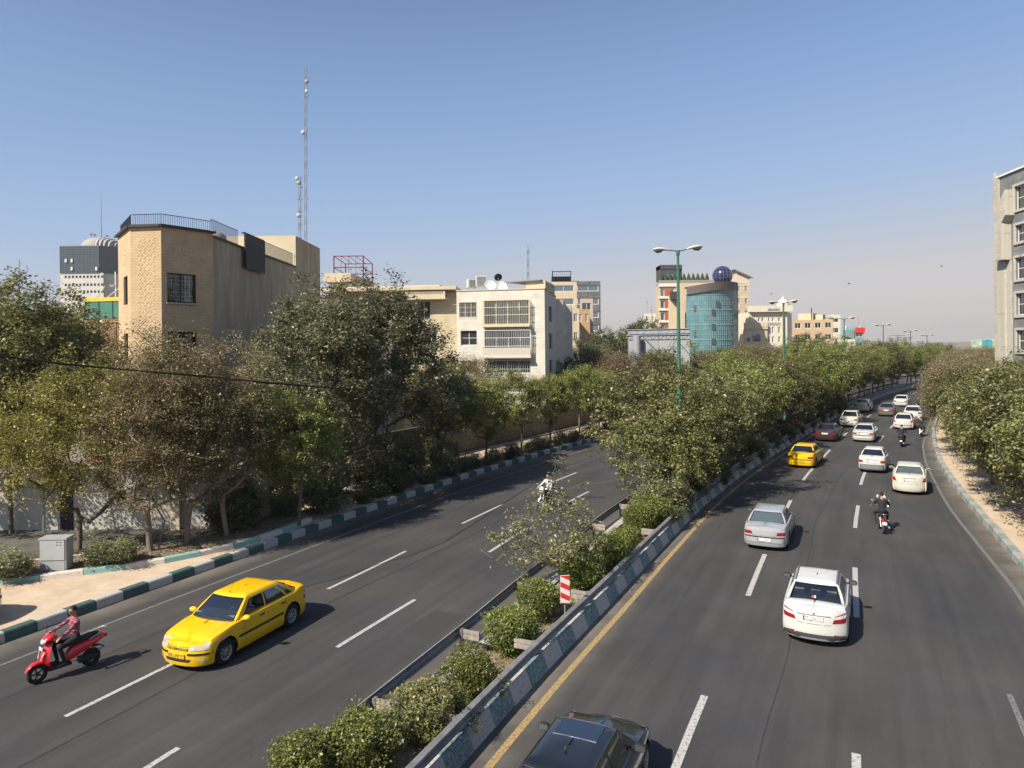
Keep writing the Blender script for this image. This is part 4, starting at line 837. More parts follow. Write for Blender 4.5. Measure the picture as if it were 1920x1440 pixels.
# ---- middle cream house with balcony ------------------------------------------
RB = empty('balcony_house', (W(760, 560, 76).x, 76, 0)); tag(RB, 'cream stone house with a long roofed balcony left of the white brick block', 'house', 'buildings along the left side')
z1 = W(760, 540, 76).z; xl, xr = W(600, 560, 76).x, W(856, 560, 74).x; f_ = Facade((xl, 77), (xr, 75), RB); mb = MB()
u = lambda px: W(px, 560, 76).x - xl
zb0, zb1 = W(760, 590, 76).z, W(760, 572, 76).z
hs = [(u(785), u(810), W(0, 607, 76).z, W(0, 573, 76).z), (u(690), u(716), W(0, 607, 76).z, W(0, 573, 76).z), (u(800), u(822), W(0, 655, 76).z, W(0, 622, 76).z)]
f_.wall(mb, 0, z1 - .6, hs); Facade((xr, 75), (xr + .5, 88), RB).wall(mb, 0, z1 - .6); mb.build('wall', CRB, RB)
mb = MB(); o = RB.location; mb.prism([(xl - o.x, -.6), (u(858) + xl - o.x, -2.2), (u(858) + xl - o.x + .5, 11), (xl - o.x, 11)], z1 - .35, z1); mb.build('roof', CRM, RB)
for h in hs: f_.window(h, nv=2, curtain=.6)
mb = MB(); f_.bar(mb, u(768), u(843), W(0, 567, 75).z, W(0, 556, 75).z, 1.1, 1.25); f_.bar(mb, u(768), u(843), W(0, 570, 75).z, W(0, 567, 75).z, 0, 1.25); mb.build('balcony', CRM, RB)
mb = MB()
for i in range(34): x = u(772) + i * (u(838) - u(772)) / 33; f_.bar(mb, x, x + .03, W(0, 560, 75).z, W(0, 555, 75).z, 1.26, 1.29)
mb.build('balcony_railing', STEEL, RB)
mb = MB(); f_.bar(mb, u(745), u(815), z1 + .002, z1 + .5, -7, -3); f_.bar(mb, u(620), u(735), z1 + .002, z1 + .3, -9, -1); mb.build('roof_house', CREAMR, RB)
# small white-railed terrace below the brick house side wall
RC = empty('terrace_house', (-13.5, 52, 0)); tag(RC, 'low house with pinkish railed terrace and white shopfront glass below the grey side wall', 'house', 'buildings along the left side')
f_ = Facade((-16.6, 52), (-9.2, 54.5), RC); zt = W(470, 612, 52).z; mb = MB(); f_.wall(mb, 0, zt, [(1.6, 6.2, zt - 4.2, zt - 1.0)]); Facade((-9.2, 54.5), (-9.2, 66), RC).wall(mb, 0, zt); roofpoly(mb, RC, [(-16.6, 52), (-9.2, 54.5), (-9.2, 66), (-16.6, 66)], zt); mb.build('wall', CREAMR, RC)
f_.window((1.6, 6.2, zt - 4.2, zt - 1.0), nv=6, curtain=.8); mb = MB(); railing(mb, RC, [(-16.5, 52.1), (-9.3, 54.55)], zt, .85, .22, .02); mb.build('railing', mat('pink_rail', (.42, .33, .29), .6), RC)
# ---- white brick block --------------------------------------------------------
WB = brickmat('white_brick', (.60, .565, .485), (.66, .62, .535), (.48, .45, .385), .44, .145, .016)
RW = empty('apartment_block', (-1, 71, 0)); tag(RW, 'white brick apartment block with two barred balconies and satellite dishes on the roof', 'apartment block', 'buildings along the left side')
xa, xb = W(856, 560, 72).x, W(1021, 560, 70).x; ZW = W(940, 544, 71).z; f_ = Facade((xa, 72), (xb, 70), RW); u = lambda px: (W(px, 600, 71).x - xa) * f_.L / (xb - xa); z = lambda py: W(940, py, 71).z
b1 = (u(907), u(994), z(610), z(563)); b2 = (u(907), u(996), z(668), z(619)); w1 = (u(859.5), u(893), z(594), z(565)); w2 = (u(862), u(893), z(647), z(619)); w3 = (u(907), u(993), z(700), z(676)); w4 = (u(862), u(893), z(700), z(676))
mb = MB(); f_.wall(mb, 0, ZW, [b1, b2, w1, w2, w3, w4], .35)
S1, S2, S3, S4 = (xb, 70), W(1052, 560, 82), W(1058, 560, 83), W(1075, 577, 103)
fs = Facade(S1, (S2.x - .6, 82), RW); sh = [(3.2, 4.5, z(612), z(590)), (3.2, 4.5, z(648), z(625)), (3.2, 4.5, z(690), z(668))]
u_s = lambda px, Y: 0
sh = [(fs.L * .32, fs.L * .62, zz_, zz_ + 1.6) for zz_ in (z(590) - .6, z(646) - .5, z(700) - .4)]
fs.wall(mb, 0, ZW - .002, sh, .3); fj = Facade((S2.x - .6, 82), (S2.x + .25, 82.3), RW); fj.wall(mb, 0, ZW - .3)
f3 = Facade((S2.x + .25, 82.3), (S4.x - 1.6, 95), RW); sh3 = [(f3.L * .35, f3.L * .55, zz_, zz_ + 1.6) for zz_ in (z(590) - .6, z(646) - .5, z(700) - .4)]; f3.wall(mb, 0, ZW - .3, sh3, .3)
f4 = Facade((S4.x - 1.6, 95), (S4.x - .9, 95.2), RW); f4.wall(mb, 0, ZW - .3); f5 = Facade((S4.x - .9, 95.2), (S4.x + .1, 106), RW); sh5 = [(f5.L * .35, f5.L * .55, zz_, zz_ + 1.6) for zz_ in (z(590) - .6, z(646) - .5, z(700) - .4)]; f5.wall(mb, 0, ZW - .3, sh5, .3)
Facade((xa, 106), (xa, 72), RW).wall(mb, 0, ZW); roofpoly(mb, RW, [(xa, 72), (xb, 70), (S2.x - .6, 82), (S4.x, 106), (xa, 106)], ZW - .35, 0)
mb.build('wall', WB, RW)
mb = MB(); f_.bar(mb, -.05, f_.L + .05, ZW + .003, ZW + .1, -.3, .07); fs.bar(mb, 0.06, fs.L, ZW + .003, ZW + .1, -.3, .07); mb.build('coping', CRM, RW)
for ff, hh in ((fs, sh), (f3, sh3), (f5, sh5)):
    for h in hh: ff.window(h, -.2, nv=2, frame=BLACKM)
f_.window(w1, -.2, nv=3, pane=GL_C, curtain=1.0, bars=12, barm=CREAMM); f_.window(w2, -.25, nv=2, nh=2, curtain=.5); f_.window(w4, -.25, nv=2, nh=2, curtain=.5); f_.window(w3, -.25, nv=4, nh=1, curtain=.9, bars=20, barm=WHITEM)
for i, (h, bm_) in enumerate(((b1, CREAMM), (b2, WHITEM))):
    f_.window(h, -.3, nv=4, nh=1, curtain=.95, name='balcony_window', pane=GL_C)
    mb = MB(); a, b, c, d = h
    for k in range(27): x = a + .04 + (b - a - .08) * k / 26; f_.bar(mb, x - .011, x + .011, c + (.0 if not i else .9), d, .62, .655)
    for q in (c + .02, c + 1.0, d - .04, c + (d - c) * .7): f_.bar(mb, a, b, q - .025, q + .025, .66, .7)
    for q in range(5): 
        y0_ = .12 * q + .02
        for x in (a + .02, b - .02): f_.bar(mb, x - .015, x + .015, c, d, y0_, y0_ + .03)
    mb.build('balcony_grille', bm_, RW)
    mb = MB(); f_.bar(mb, a - .06, b + .06, c - .18, c - .003, -.3, .72)
    if i: f_.bar(mb, a, b, c, c + .88, .56, .60)
    else: f_.bar(mb, a, b, c, c + .15, .56, .60)
    mb.build('balcony_slab', CRM if not i else mat('ribbed_balcony', (.42, .38, .32), .8, nscale=20, col2=(.52, .47, .40), stretch=(4, 4, .1)), RW)
mb = MB(); f_.bar(mb, u(978), f_.L - .3, ZW + .0, ZW + 1.0, -8, -2.2); mb.build('roof_house', CREAMR, RW)
mb = MB(); q = [f_.p(u(938), ZW + 1.0, -1.9), f_.p(u(1008), ZW + 1.15, -1.9), f_.p(f_.L - .2, ZW + .7, -6.5), f_.p(u(938), ZW + 1.3, -7)]; mb.face(q); mb.face([(a[0], a[1], a[2] - .12) for a in q][::-1])
for i in range(4): a, b = q[i], q[(i + 1) % 4]; mb.face([a, b, (b[0], b[1], b[2] - .12), (a[0], a[1], a[2] - .12)])
mb.build('canopy_roof', mat('canopy_grey', (.22, .21, .20), .7), RW)
for px, py, r, lb in ((918, 535, .62, 'white satellite dish on the white brick block, left one of the two facing the road'), (940, 537, .62, 'white satellite dish on the white brick block, right one of the two facing the road'), (1005, 530, .4, 'small white dish at the right corner of the white brick block roof')):
    q = W(px, py, 72.5); d = dish(None, 'satellite_dish', (q.x, 73.2, ZW - .35), r, 15, 35, post=q.z - ZW + .35); tag(d, lb, 'satellite dish', 'dishes on the white brick block')
q = W(934, 519, 74); d = dish(None, 'satellite_dish', (q.x, 75, ZW - .35), .42, 190, 30, BLACKM, post=q.z - ZW + .35); tag(d, 'dark satellite dish seen from behind above the two white ones', 'satellite dish', 'dishes on the white brick block')
cooler((W(902, 530, 75).x, 75, W(902, 538, 75).z - .1), .1, 'pale air cooler on the white brick block roof, left of the dishes', 1.25); cooler((W(884, 530, 76).x, 76, W(884, 538, 76).z - .2), .3, 'grey air cooler at the left end of the white brick block roof', 1.0)
# grey-black office beyond
def block(name, label, px0, px1, Y, ytop, floors, m_wall, glassrows=None, depth=14, group='distant buildings', nwin=4, m_glass=None, z00=0, side=None, ww=.6, cat='building', dy=0):
    a, b = W(px0, 600, Y), W(px1, 600, Y + dy); zt = W((px0 + px1) / 2, ytop, Y).z; r = empty(name, ((a.x + b.x) / 2, Y, 0)); tag(r, label, cat, group)
    f = Facade((a.x, Y), (b.x, Y + dy), r); fh = 3.3; holes = []
    for k in range(floors):
        for i in range(nwin):
            u0 = f.L * (i + .5 - ww / 2) / nwin; u1 = f.L * (i + .5 + ww / 2) / nwin; holes.append((u0, u1, zt - .9 - fh * k - 1.5, zt - .9 - fh * k))
    mb = MB(); f.wall(mb, z00, zt, holes, .25); bx = b.x if b.x > 0 else b.x; ax = a.x * (Y + depth) / Y if a.x > 0 else a.x; f2 = Facade((b.x, Y + dy), (bx, Y + depth), r); f2.wall(mb, z00, zt); Facade((ax, Y + depth), (a.x, Y), r).wall(mb, z00, zt)
    roofpoly(mb, r, [(a.x, Y), (b.x, Y + dy), (bx, Y + depth), (ax, Y + depth)], zt - .4); mb.build('wall', m_wall, r)
    for h in holes: f.window(h, -.15, fr=.09, nv=2, pane=m_glass, curtain=(.5 if random.Random(h[0] + h[2]).random() < .4 else 0))
    return r, f, zt
SL = brickmat('dark_slate', (.12, .12, .13), (.17, .17, .18), (.09, .09, .09), 1.2, .5, .03)
r, f, zt = block('office_block', 'cream and dark slate offices with a rooftop fan cage, right of the white brick block', 1034, 1126, 178, 528, 5, CRM, nwin=2, m_glass=GL_B, ww=.84)
mb = MB(); h_ = f.L * .52
f.bar(mb, h_, f.L + .05, zt - .85, zt + .05, .02, .12)
for k in range(6): f.bar(mb, h_, f.L + .05, zt - 4.1 - 3.3 * k, zt - 2.45 - 3.3 * k, .02, .12)
f.bar(mb, f.L - .45, f.L + .06, zt - 22, zt - .9, .0, .018);  mb.build('slate_cladding', SL, r)
mb = MB(); f.bar(mb, h_ * .02, h_ * 1.45 * .55 + 2, zt + .01, zt + .25, -6, -1); f.bar(mb, .3, .5, zt, zt + 2.8, -1.2, -1); f.bar(mb, 4.9, 5.1, zt, zt + 2.8, -1.2, -1)
for i in range(9): f.bar(mb, .5 + i * .5, .56 + i * .5, zt + .4, zt + 2.7, -1.1, -1.05)
f.bar(mb, .3, 5.1, zt + 2.6, zt + 2.75, -1.2, -1); f.bar(mb, .3, 5.1, zt + .4, zt + 1.5, -4, -2); mb.build('rooftop_cage', BLACKM, r)
block('flat_block', 'small block with orange balcony fronts between the white brick block and the slate office', 1088, 1112, 150, 560, 3, mat('pinkish_plaster', (.42, .36, .31), .9), nwin=1, ww=.7)[0]
r, f, zt = block('flat_block', 'orange-fronted balcony house in front of the slate office block', 1082, 1106, 140, 580, 2, mat('orange_plaster', (.44, .27, .14), .8), nwin=2, ww=.4)
block('flat_block', 'narrow cream block against the far end of the white brick block', 1072, 1086, 125, 578, 3, CRM, nwin=1, ww=.5)
# banded terracotta building behind the glass tower
TERR = mat('terracotta_panel', (.36, .105, .05), .7, noise=.12, nscale=1)
Y = 182; r = empty('banded_office', (W(1290, 600, Y).x, Y, 0)); tag(r, 'cream office with terracotta panels and a row of rooftop planters, behind the green lamp post', 'building', 'distant buildings')
a, b = W(1236, 600, Y), W(1330, 600, Y); zt = W(1280, 529, Y).z; f = Facade((a.x, Y), (b.x, Y), r); fh = 3.05; u = lambda px: W(px, 600, Y).x - a.x
hs = [(u(1239), u(1246), zt - 1.7 - fh * k * 1.0 - 1.9, zt - 1.7 - fh * k) for k in range(6)] + [(u(1259), u(1264), zt - 1.7 - fh * k - 1.9, zt - 1.7 - fh * k) for k in range(6)]
mb = MB(); f.wall(mb, 0, zt, hs, .3); Facade((a.x * 194 / 182 - .9, Y + 12), (a.x, Y), r).wall(mb, 0, zt - .3); roofpoly(mb, r, [(a.x * 194 / 182 - .9, Y + 12), (a.x, Y), (b.x, Y), (b.x, Y + 12)], zt - .05); mb.build('wall', CRM, r)
for h in hs: f.window(h, -.2, fr=.1, nv=1, pane=GL_B)
for k in range(6): q = MB(); f.bar(q, u(1246), u(1259), zt - 1.7 - fh * k - 1.9, zt - 1.7 - fh * k, .01, .1); q.build('terracotta_panel', TERR, r)
for k in range(7): q = MB(); f.bar(q, -.15, u(1270), zt - 1.1 - fh * k, zt - .55 - fh * k, .02, .4); q.build('string_course', WHITEM, r)
q = MB(); f.bar(q, 0, u(1338), zt + .01, zt + .5, -.3, .1); q.build('parapet', mat('grey_parapet', (.25, .25, .25), .8), r)
q = MB(); f.bar(q, u(1240), u(1242.2), zt + .5, zt + 4.4, -6, -.6); f.bar(q, u(1279), u(1281), zt + .5, zt + 4.4, -6, -.6); f.bar(q, u(1240), u(1281), zt + 3.4, zt + 4.5, -6.1, -.5); f.bar(q, u(1242.2), u(1279), zt + .5, zt + 1.4, -5.8, -.9); q.build('roof_pavilion', mat('charcoal_render', (.07, .065, .06), .8), r)
q = MB(); f.bar(q, u(1242.2), u(1279), zt + 1.4, zt + 3.4, -1.4, -1.3); q.build('pavilion_glass', GL_B, r)
for i in range(11):
    e = empty('planter_shrub', (W(1241 + i * 8.6, 529, Y).x, Y + .7, zt)); tag(e, 'small conical shrub in the rooftop row of the banded terracotta building', 'shrub', 'rooftop conical shrubs'); b_ = MB(); b_.lathe([(.62, .35), (.5, 1.1), (.2, 2.0), (.02, 2.4)], None, 9); b_.build('foliage', mat('topiary', (.035, .05, .02), .9, noise=.4, nscale=5), e); b_ = MB(); b_.box((0, 0, .25), (.9, .7, .5)); b_.build('planter', WHITEM, e)
# tall cream block behind sphere
r, f, zt = block('stone_block', 'tall cream block with gable roof behind the blue glass sphere', 1352, 1406, 190, 530, 6, brickmat('cream_panel', (.50, .42, .30), (.54, .46, .33), (.36, .30, .22), 1.6, .8, .04), nwin=4, ww=.35)
mb = MB(); o = r.location; zg0, zg1 = zt - .39, W(1370, 506, 192).z; xa, xb = W(1352, 500, 192).x - o.x, W(1402, 500, 192).x - o.x; xm = W(1374, 500, 192).x - o.x; ze = W(1400, 513, 192).z
for yy in (1.0, 9.0): mb.face([(xa, yy, zg0), (xb, yy, zg0), (xb, yy, ze - 1), (xm, yy, zg1 - .1), (xa, yy, ze - .2)][:: (1 if yy < 5 else -1)])
mb.face([(xb, 1, zg0), (xb, 9, zg0), (xb, 9, ze - 1), (xb, 1, ze - 1)]); mb.build('gable_storey', mat('pink_render', (.55, .45, .38), .9), r)
mb = MB(); mb.face([(xm, .3, zg1), (xb + .9, .3, ze - 1.2), (xb + .9, 9.5, ze - 1.2), (xm, 9.5, zg1)]); mb.face([(xa - .5, .3, ze - .4), (xm, .3, zg1), (xm, 9.5, zg1), (xa - .5, 9.5, ze - .4)]); mb.face([(xm, .3, zg1 - .35), (xb + .9, .3, ze - 1.55), (xb + .9, .3, ze - 1.2), (xm, .3, zg1)]); mb.build('roof', mat('roof_grey', (.16, .15, .15), .7), r)
# ---- curved glass tower with the blue sphere ----------------------------------
Y = 160; cxg = W(1335, 600, Y).x; RG = empty('glass_tower', (cxg, Y, 0)); tag(RG, 'curved teal glass office tower carrying a dark blue glass sphere', 'glass tower', 'distant buildings')
xl, xr = W(1284, 600, Y).x - cxg, W(1388, 600, Y).x - cxg; zt = W(1335, 545, Y).z; zw = lambda t: zt - .25 + .62 * math.sin((min(t, .8) - .28) * math.pi)
N_ = 26
def cpt(t, out_=0):  # bulging plan curve
    x = xl + (xr - xl) * t; y = -3.4 * math.sin(math.pi * min(1, max(0, (t + .12) / 1.02))) ** .8 if 0 < t + .12 < 1.02 else 0
    if t > .86: y = -3.4 * math.sin(math.pi * min(1, (.86 + .12) / 1.02)) ** .8 + (t - .86) * 40 * .45
    return x, y
cur = [cpt(i / N_) for i in range(N_ + 1)]
TEAL = bpy.data.materials.new('teal_glass'); TEAL.use_nodes = True; n_ = TEAL.node_tree; b_ = n_.nodes['Principled BSDF']; b_.inputs['Roughness'].default_value = .12; b_.inputs['Specular IOR Level'].default_value = .8
t_ = n_.nodes.new('ShaderNodeTexCoord'); br = n_.nodes.new('ShaderNodeTexBrick'); br.offset = 0; br.inputs['Color1'].default_value = (.075, .17, .19, 1); br.inputs['Color2'].default_value = (.12, .245, .265, 1); br.inputs['Mortar'].default_value = (.10, .21, .23, 1); br.inputs['Scale'].default_value = 1; br.inputs['Brick Width'].default_value = .95; br.inputs['Row Height'].default_value = 1.6; br.inputs['Mortar Size'].default_value = .01
n_.links.new(t_.outputs['UV'], br.inputs[0]); n_.links.new(br.outputs[0], b_.inputs['Base Color'])
mb = MB(); ln = [0]
for i in range(N_): ln.append(ln[-1] + math.hypot(cur[i + 1][0] - cur[i][0], cur[i + 1][1] - cur[i][1]))
for i in range(N_): mb.face([(*cur[i], 0), (*cur[i + 1], 0), (*cur[i + 1], zt), (*cur[i], zt)], [(ln[i], 0), (ln[i + 1], 0), (ln[i + 1], zt), (ln[i], zt)])
mb.build('glass_wall', TEAL, RG)
mb = MB()
for i in range(N_ + 1): mb.box((cur[i][0], cur[i][1] - .03, zt / 2), (.05, .10, zt))
k = 0; z_ = zt - 1.1
while z_ > 0:
    for i in range(N_):
        a, b = cur[i], cur[i + 1]; mb.tube([(a[0], a[1] - .05, z_), (b[0], b[1] - .05, z_)], .035 if k % 3 else .07, 4, False)
    z_ -= 1.1; k += 1
mb.build('mullion_grid', mat('teal_mullion', (.24, .36, .37), .4), RG)
for (t, z0) in ((.14, 4.0), (.14, 9.6), (.14, 15.2), (.52, 3.2), (.52, 14.5), (.80, 3.0), (.80, 9), (.44, 8.2), (.44, 11.4), (.44, 14.6), (.44, 17.8), (.44, 5)):
    x, y = cpt(t); q = MB(); q.box((x, y - .1, zt - z0), (.75, .12, 1.35), 0); q.build('open_window', GL_D if t != .14 else mat('brown_blind', (.13, .12, .10), .6), RG)
mb = MB(); top = []
for i in range(N_ + 1):
    t = i / N_; x, y = cur[i]; top.append((x, y, zw(t)))
for i in range(N_):
    t0, t1 = i / N_, (i + 1) / N_; a, b = top[i], top[i + 1]; oa, ob = (a[0], a[1] - .5), (b[0], b[1] - .5)
    mb.face([(*oa, a[2] - .25), (*ob, b[2] - .25), (*ob, b[2] + 1.5), (*oa, a[2] + 1.5)]); mb.face([(*oa, a[2] + 1.5), (*ob, b[2] + 1.5), (b[0], 9, b[2] + 1.5), (a[0], 9, a[2] + 1.5)]); mb.face([(*ob, b[2] - .25), (*oa, a[2] - .25), (a[0], a[1] + .3, a[2] - .25), (b[0], b[1] + .3, b[2] - .25)])
mb.build('wavy_parapet', mat('bronze_fascia', (.085, .07, .065), .5, nscale=30, col2=(.12, .10, .09), stretch=(3, 3, .05)), RG)
mb = MB(); 
for i in range(N_): a, b = top[i], top[i + 1]; mb.face([(a[0], a[1] - .02, zt - .1), (b[0], b[1] - .02, zt - .1), (b[0], b[1] - .02, b[2] - .2), (a[0], a[1] - .02, a[2] - .2)])
mb.box((xl - .9, 0.0, zt / 2 + .8), (1.6, 1.4, zt + 1.6)); mb.box((xr + .25, 4.2, zt / 2 + .4), (.9, 1.2, zt + 1.4)); mb.box((xl - 2.4, 1.5, zt / 2 - .6), (1.6, 1.2, zt - .9)); mb.build('stone_fin', CRM, RG)
mb = MB(); mb.box((xl - 2.3, .2, zt - 1.0), (1.7, 1.8, 1.7)); mb.build('bronze_wing', mat('bronze_fascia_side', (.06, .05, .048), .5), RG)
mb = MB(); mb.box(((xl + xr) / 2, 9, zt / 2 - 1), (xr - xl, 9, zt - 2)); mb.build('core', CRM, RG)
sp = W(1354.5, 517, 163) - RG.location; sr = 18.3 / FPX * 163
mb = MB(); mb.lathe([(max(.01, sr * math.sin(math.pi * i / 20)), -sr * math.cos(math.pi * i / 20)) for i in range(21)], Matrix.Translation(sp), 32); so = mb.build('glass_sphere', mat('blue_sphere_glass', (.012, .018, .07), .12, spec=.9, coat=.6), RG)
mb = MB()
for k in range(8): 
    an = math.pi * k / 8 + .2; mb.tube([sp + Vector((sr * 1.01 * math.sin(q) * math.cos(an), sr * 1.01 * math.sin(q) * math.sin(an), sr * 1.01 * math.cos(q))) for q in [2 * math.pi * j / 32 for j in range(33)]], .018, 4, False)
for el in (-.75, -.25, .3, .8): mb.tube([sp + Vector((sr * 1.01 * math.cos(el) * math.cos(q), sr * 1.01 * math.cos(el) * math.sin(q), sr * 1.01 * math.sin(el))) for q in [2 * math.pi * j / 32 for j in range(33)]], .018, 4, False)
mb.build('sphere_frame', mat('sphere_frame_grey', (.30, .31, .34), .5), so)
# ---- cream commercial building with lettering ----------------------------------
def textmesh(name, body, size, m, parent, loc, rot, align='CENTER', ext=.02, sx=1.0):
    c = bpy.data.curves.new(name, 'FONT'); c.body = body; c.size = size; c.align_x = align; c.align_y = 'CENTER'; c.extrude = ext; to = bpy.data.objects.new(name, c); COL.objects.link(to)
    dg = bpy.context.evaluated_depsgraph_get(); me = bpy.data.meshes.new_from_object(to.evaluated_get(dg)); bpy.data.objects.remove(to); me.materials.clear(); me.materials.append(m)
    o = bpy.data.objects.new(name, me); COL.objects.link(o); o.parent = parent; o.location = loc; o.rotation_euler = rot; o.scale = (sx, 1, 1); return o
Y = 172; CW = mat('cream_white_stone', (.60, .55, .44), .85, noise=.06, nscale=.6); r = empty('department_building', (W(1440, 600, Y).x, Y, 0)); tag(r, 'cream building with blue roof lettering, rooftop dome and fluted corner column', 'building', 'distant buildings')
a, b = W(1405, 600, Y), W(1476, 600, Y); zt = W(1440, 585, Y).z; f = Facade((a.x, Y), (b.x, Y), r); u = lambda px: W(px, 600, Y).x - a.x; zf = lambda py: W(1440, py, Y).z
hs = [(u(x0), u(x1), zf(y1), zf(y0)) for x0, x1 in ((1421, 1425), (1428, 1432), (1440, 1443.5), (1447.5, 1451), (1459, 1463)) for y0, y1 in ((595.5, 603),)] + [(u(x0), u(x1), zf(y1), zf(y0)) for x0, x1 in ((1440, 1443.5), (1447.5, 1451), (1459, 1463)) for y0, y1 in ((612.5, 624.5), (631, 642))]
mb = MB(); f.wall(mb, 0, zt, hs, .4); Facade((b.x, Y), (b.x + 5, Y + 10), r).wall(mb, 0, zt); Facade((a.x, Y + 10), (a.x, Y), r).wall(mb, 0, zt); roofpoly(mb, r, [(a.x, Y), (b.x, Y), (b.x + 5, Y + 10), (a.x, Y + 10)], zt); mb.build('wall', CW, r)
for h in hs: f.window(h, -.2, fr=.1, nv=1, pane=GL_B)
mb = MB(); f.bar(mb, -.2, u(1484), zt + .01, zt + 1.5, -.5, .9); mb.build('cornice', CW, r)
for i in range(5): q = MB(); x = u(1467.5 + i * 3.2) - r.location.x + a.x; q.tube([(x, -.35 + i * .5, 0), (x, -.35 + i * .5, zt - .3)], .18, 10); q.build('fluted_column', CW, r)
mb = MB(); dq = W(1468, 575, Y + 4) - r.location; mb.lathe([(1.5, -1.2), (1.5, .4), (1.35, 1.0), (.9, 1.6), (.3, 1.95), (.1, 2.6), (.01, 2.7)], Matrix.Translation(dq), 16); mb.build('roof_dome', CW, r)
mb = MB(); f.bar(mb, u(1393), u(1437), zf(617), zf(605), .6, .9); f.bar(mb, u(1393), u(1437), 0, zf(617.2), .3, .6); mb.build('lower_wing', CRM, r)
for i in range(7): q = MB(); x = u(1396 + i * 6); f.bar(q, x, x + .35, zf(613), zf(607), .905, .98); q.build('baluster', CW, r)
for i in range(2): q = MB(); f.bar(q, u(1394 + i * 15), u(1404 + i * 20), zf(640), zf(623), .605, .64); q.build('shop_window', GL_B, r)
def strokes(name, x0, x1, za, zb, out_, m, n, seed, base=False):
    """letter strokes of a sign too far off to read"""
    q = MB(); rn = random.Random(seed); w_ = (x1 - x0) / n
    for i in range(n):
        xa = x0 + i * w_; h = zb - za
        k = rn.randrange(4)
        if base: f.bar(q, xa, xa + w_ * 1.02, za, za + h * .22, out_, out_ + .04); f.bar(q, xa + w_ * .3, xa + w_ * .5, za + h * .22, za + h * rn.uniform(.45, 1), out_, out_ + .04)
        else:
            f.bar(q, xa, xa + w_ * .18, za, zb, out_, out_ + .04)
            if k != 1: f.bar(q, xa + w_ * .19, xa + w_ * .75, zb - h * .16, zb, out_, out_ + .04)
            if k != 2: f.bar(q, xa + w_ * .19, xa + w_ * .70, za + h * .42, za + h * .56, out_, out_ + .04)
            if k != 0: f.bar(q, xa + w_ * .60, xa + w_ * .76, za + (h * .57 if k == 3 else 0), za + h * (.83 if k == 3 else .41), out_, out_ + .04)
    return q.build(name, m, r)
strokes('roof_lettering', u(1437), u(1459.5), zt + .35, zt + 1.05, .93, mat('grey_letters', (.13, .13, .15), .5), 14, 3, True)
strokes('wall_lettering', u(1437.5), u(1464), zf(610.5), zf(605), .03, mat('blue_grey_letters', (.20, .20, .28), .5), 9, 5)
# tan flats, white block, glass block with the red sign
r, f, zt = block('tan_flats', 'tan stone flats with recessed balconies behind the two pines', 1486, 1562, 205, 600, 3, mat('tan_stone', (.38, .28, .18), .9, noise=.1, nscale=.5), nwin=4, ww=.6, dy=-6)
mb = MB(); f.bar(mb, f.L * .1, f.L * .48, zt + .01, zt + 1.9, -7, -2); f.bar(mb, f.L * .52, f.L * .7, zt + .01, zt + 1.5, -7, -3); mb.build('roof_house', CREAMR, r)
mb = MB(); mb.tube([f.p(f.L * .46, zt, -1), f.p(f.L * .46, zt + 3.4, -1)], .12, 6); mb.build('flue', BLACKM, r)
r, f, zt = block('white_block', 'pale block with stacked deep balconies behind the third lamp post', 1552, 1576, 225, 590, 3, CW, nwin=1, ww=.7)
mb = MB(); f.bar(mb, -2, 1.2, zt - 1.2, zt - .6, -1, .1); mb.build('water_tank', CONC, r)
r, f, zt = block('glass_block', 'pale blue glass block with concave roofline', 1584, 1612, 235, 612, 0, mat('pale_blue_glass', (.22, .36, .40), .25, spec=.7), nwin=1)
mb = MB(); mb.tube([f.p(f.L * .95, zt, -.3), f.p(f.L * .95, zt + 3.2, -.3)], .07, 5); mb.build('mast', STEEL, r)
mb = MB(); f.bar(mb, 0, .35, 0, zt + .3, .01, .3); f.bar(mb, f.L - .3, f.L, 0, zt + .1, .01, .3); mb.build('white_fin', WHITEM, r)
r, f, zt = block('sign_block', 'glass block with a bright red sign along its top', 1603, 1619, 222, 617, 3, mat('sea_green_glass', (.20, .30, .30), .3, spec=.6), nwin=1, ww=.8)
mb = MB(); f.bar(mb, 0, f.L + .3, zt - 1.1, zt + .5, .05, .3); mb.build('red_sign', mat('red_sign', (.62, .04, .03), .5), r)
r, f, zt = block('white_house', 'small white house with blue window in front of the pale glass block', 1581, 1603, 200, 636, 1, CW, nwin=2, m_glass=GL_B)
# left skyline fillers, seen between the leaves
block('brick_flats', 'low pinkish block at the far left behind the tall sparse trees', -10, 62, 90, 596, 2, mat('pinkish_brick', (.34, .25, .20), .9, noise=.1), nwin=6, ww=.4, group='buildings along the left side')
block('grey_flats', 'grey flat-roofed block below the distant tower', 88, 158, 110, 592, 2, mat('grey_plaster', (.26, .23, .20), .9, noise=.1), nwin=4, ww=.4, group='buildings along the left side')
block('small_flats', 'pale hazy block with rooftop huts between the pines and the banded building', 1208, 1238, 250, 588, 3, CW, nwin=3, ww=.35)
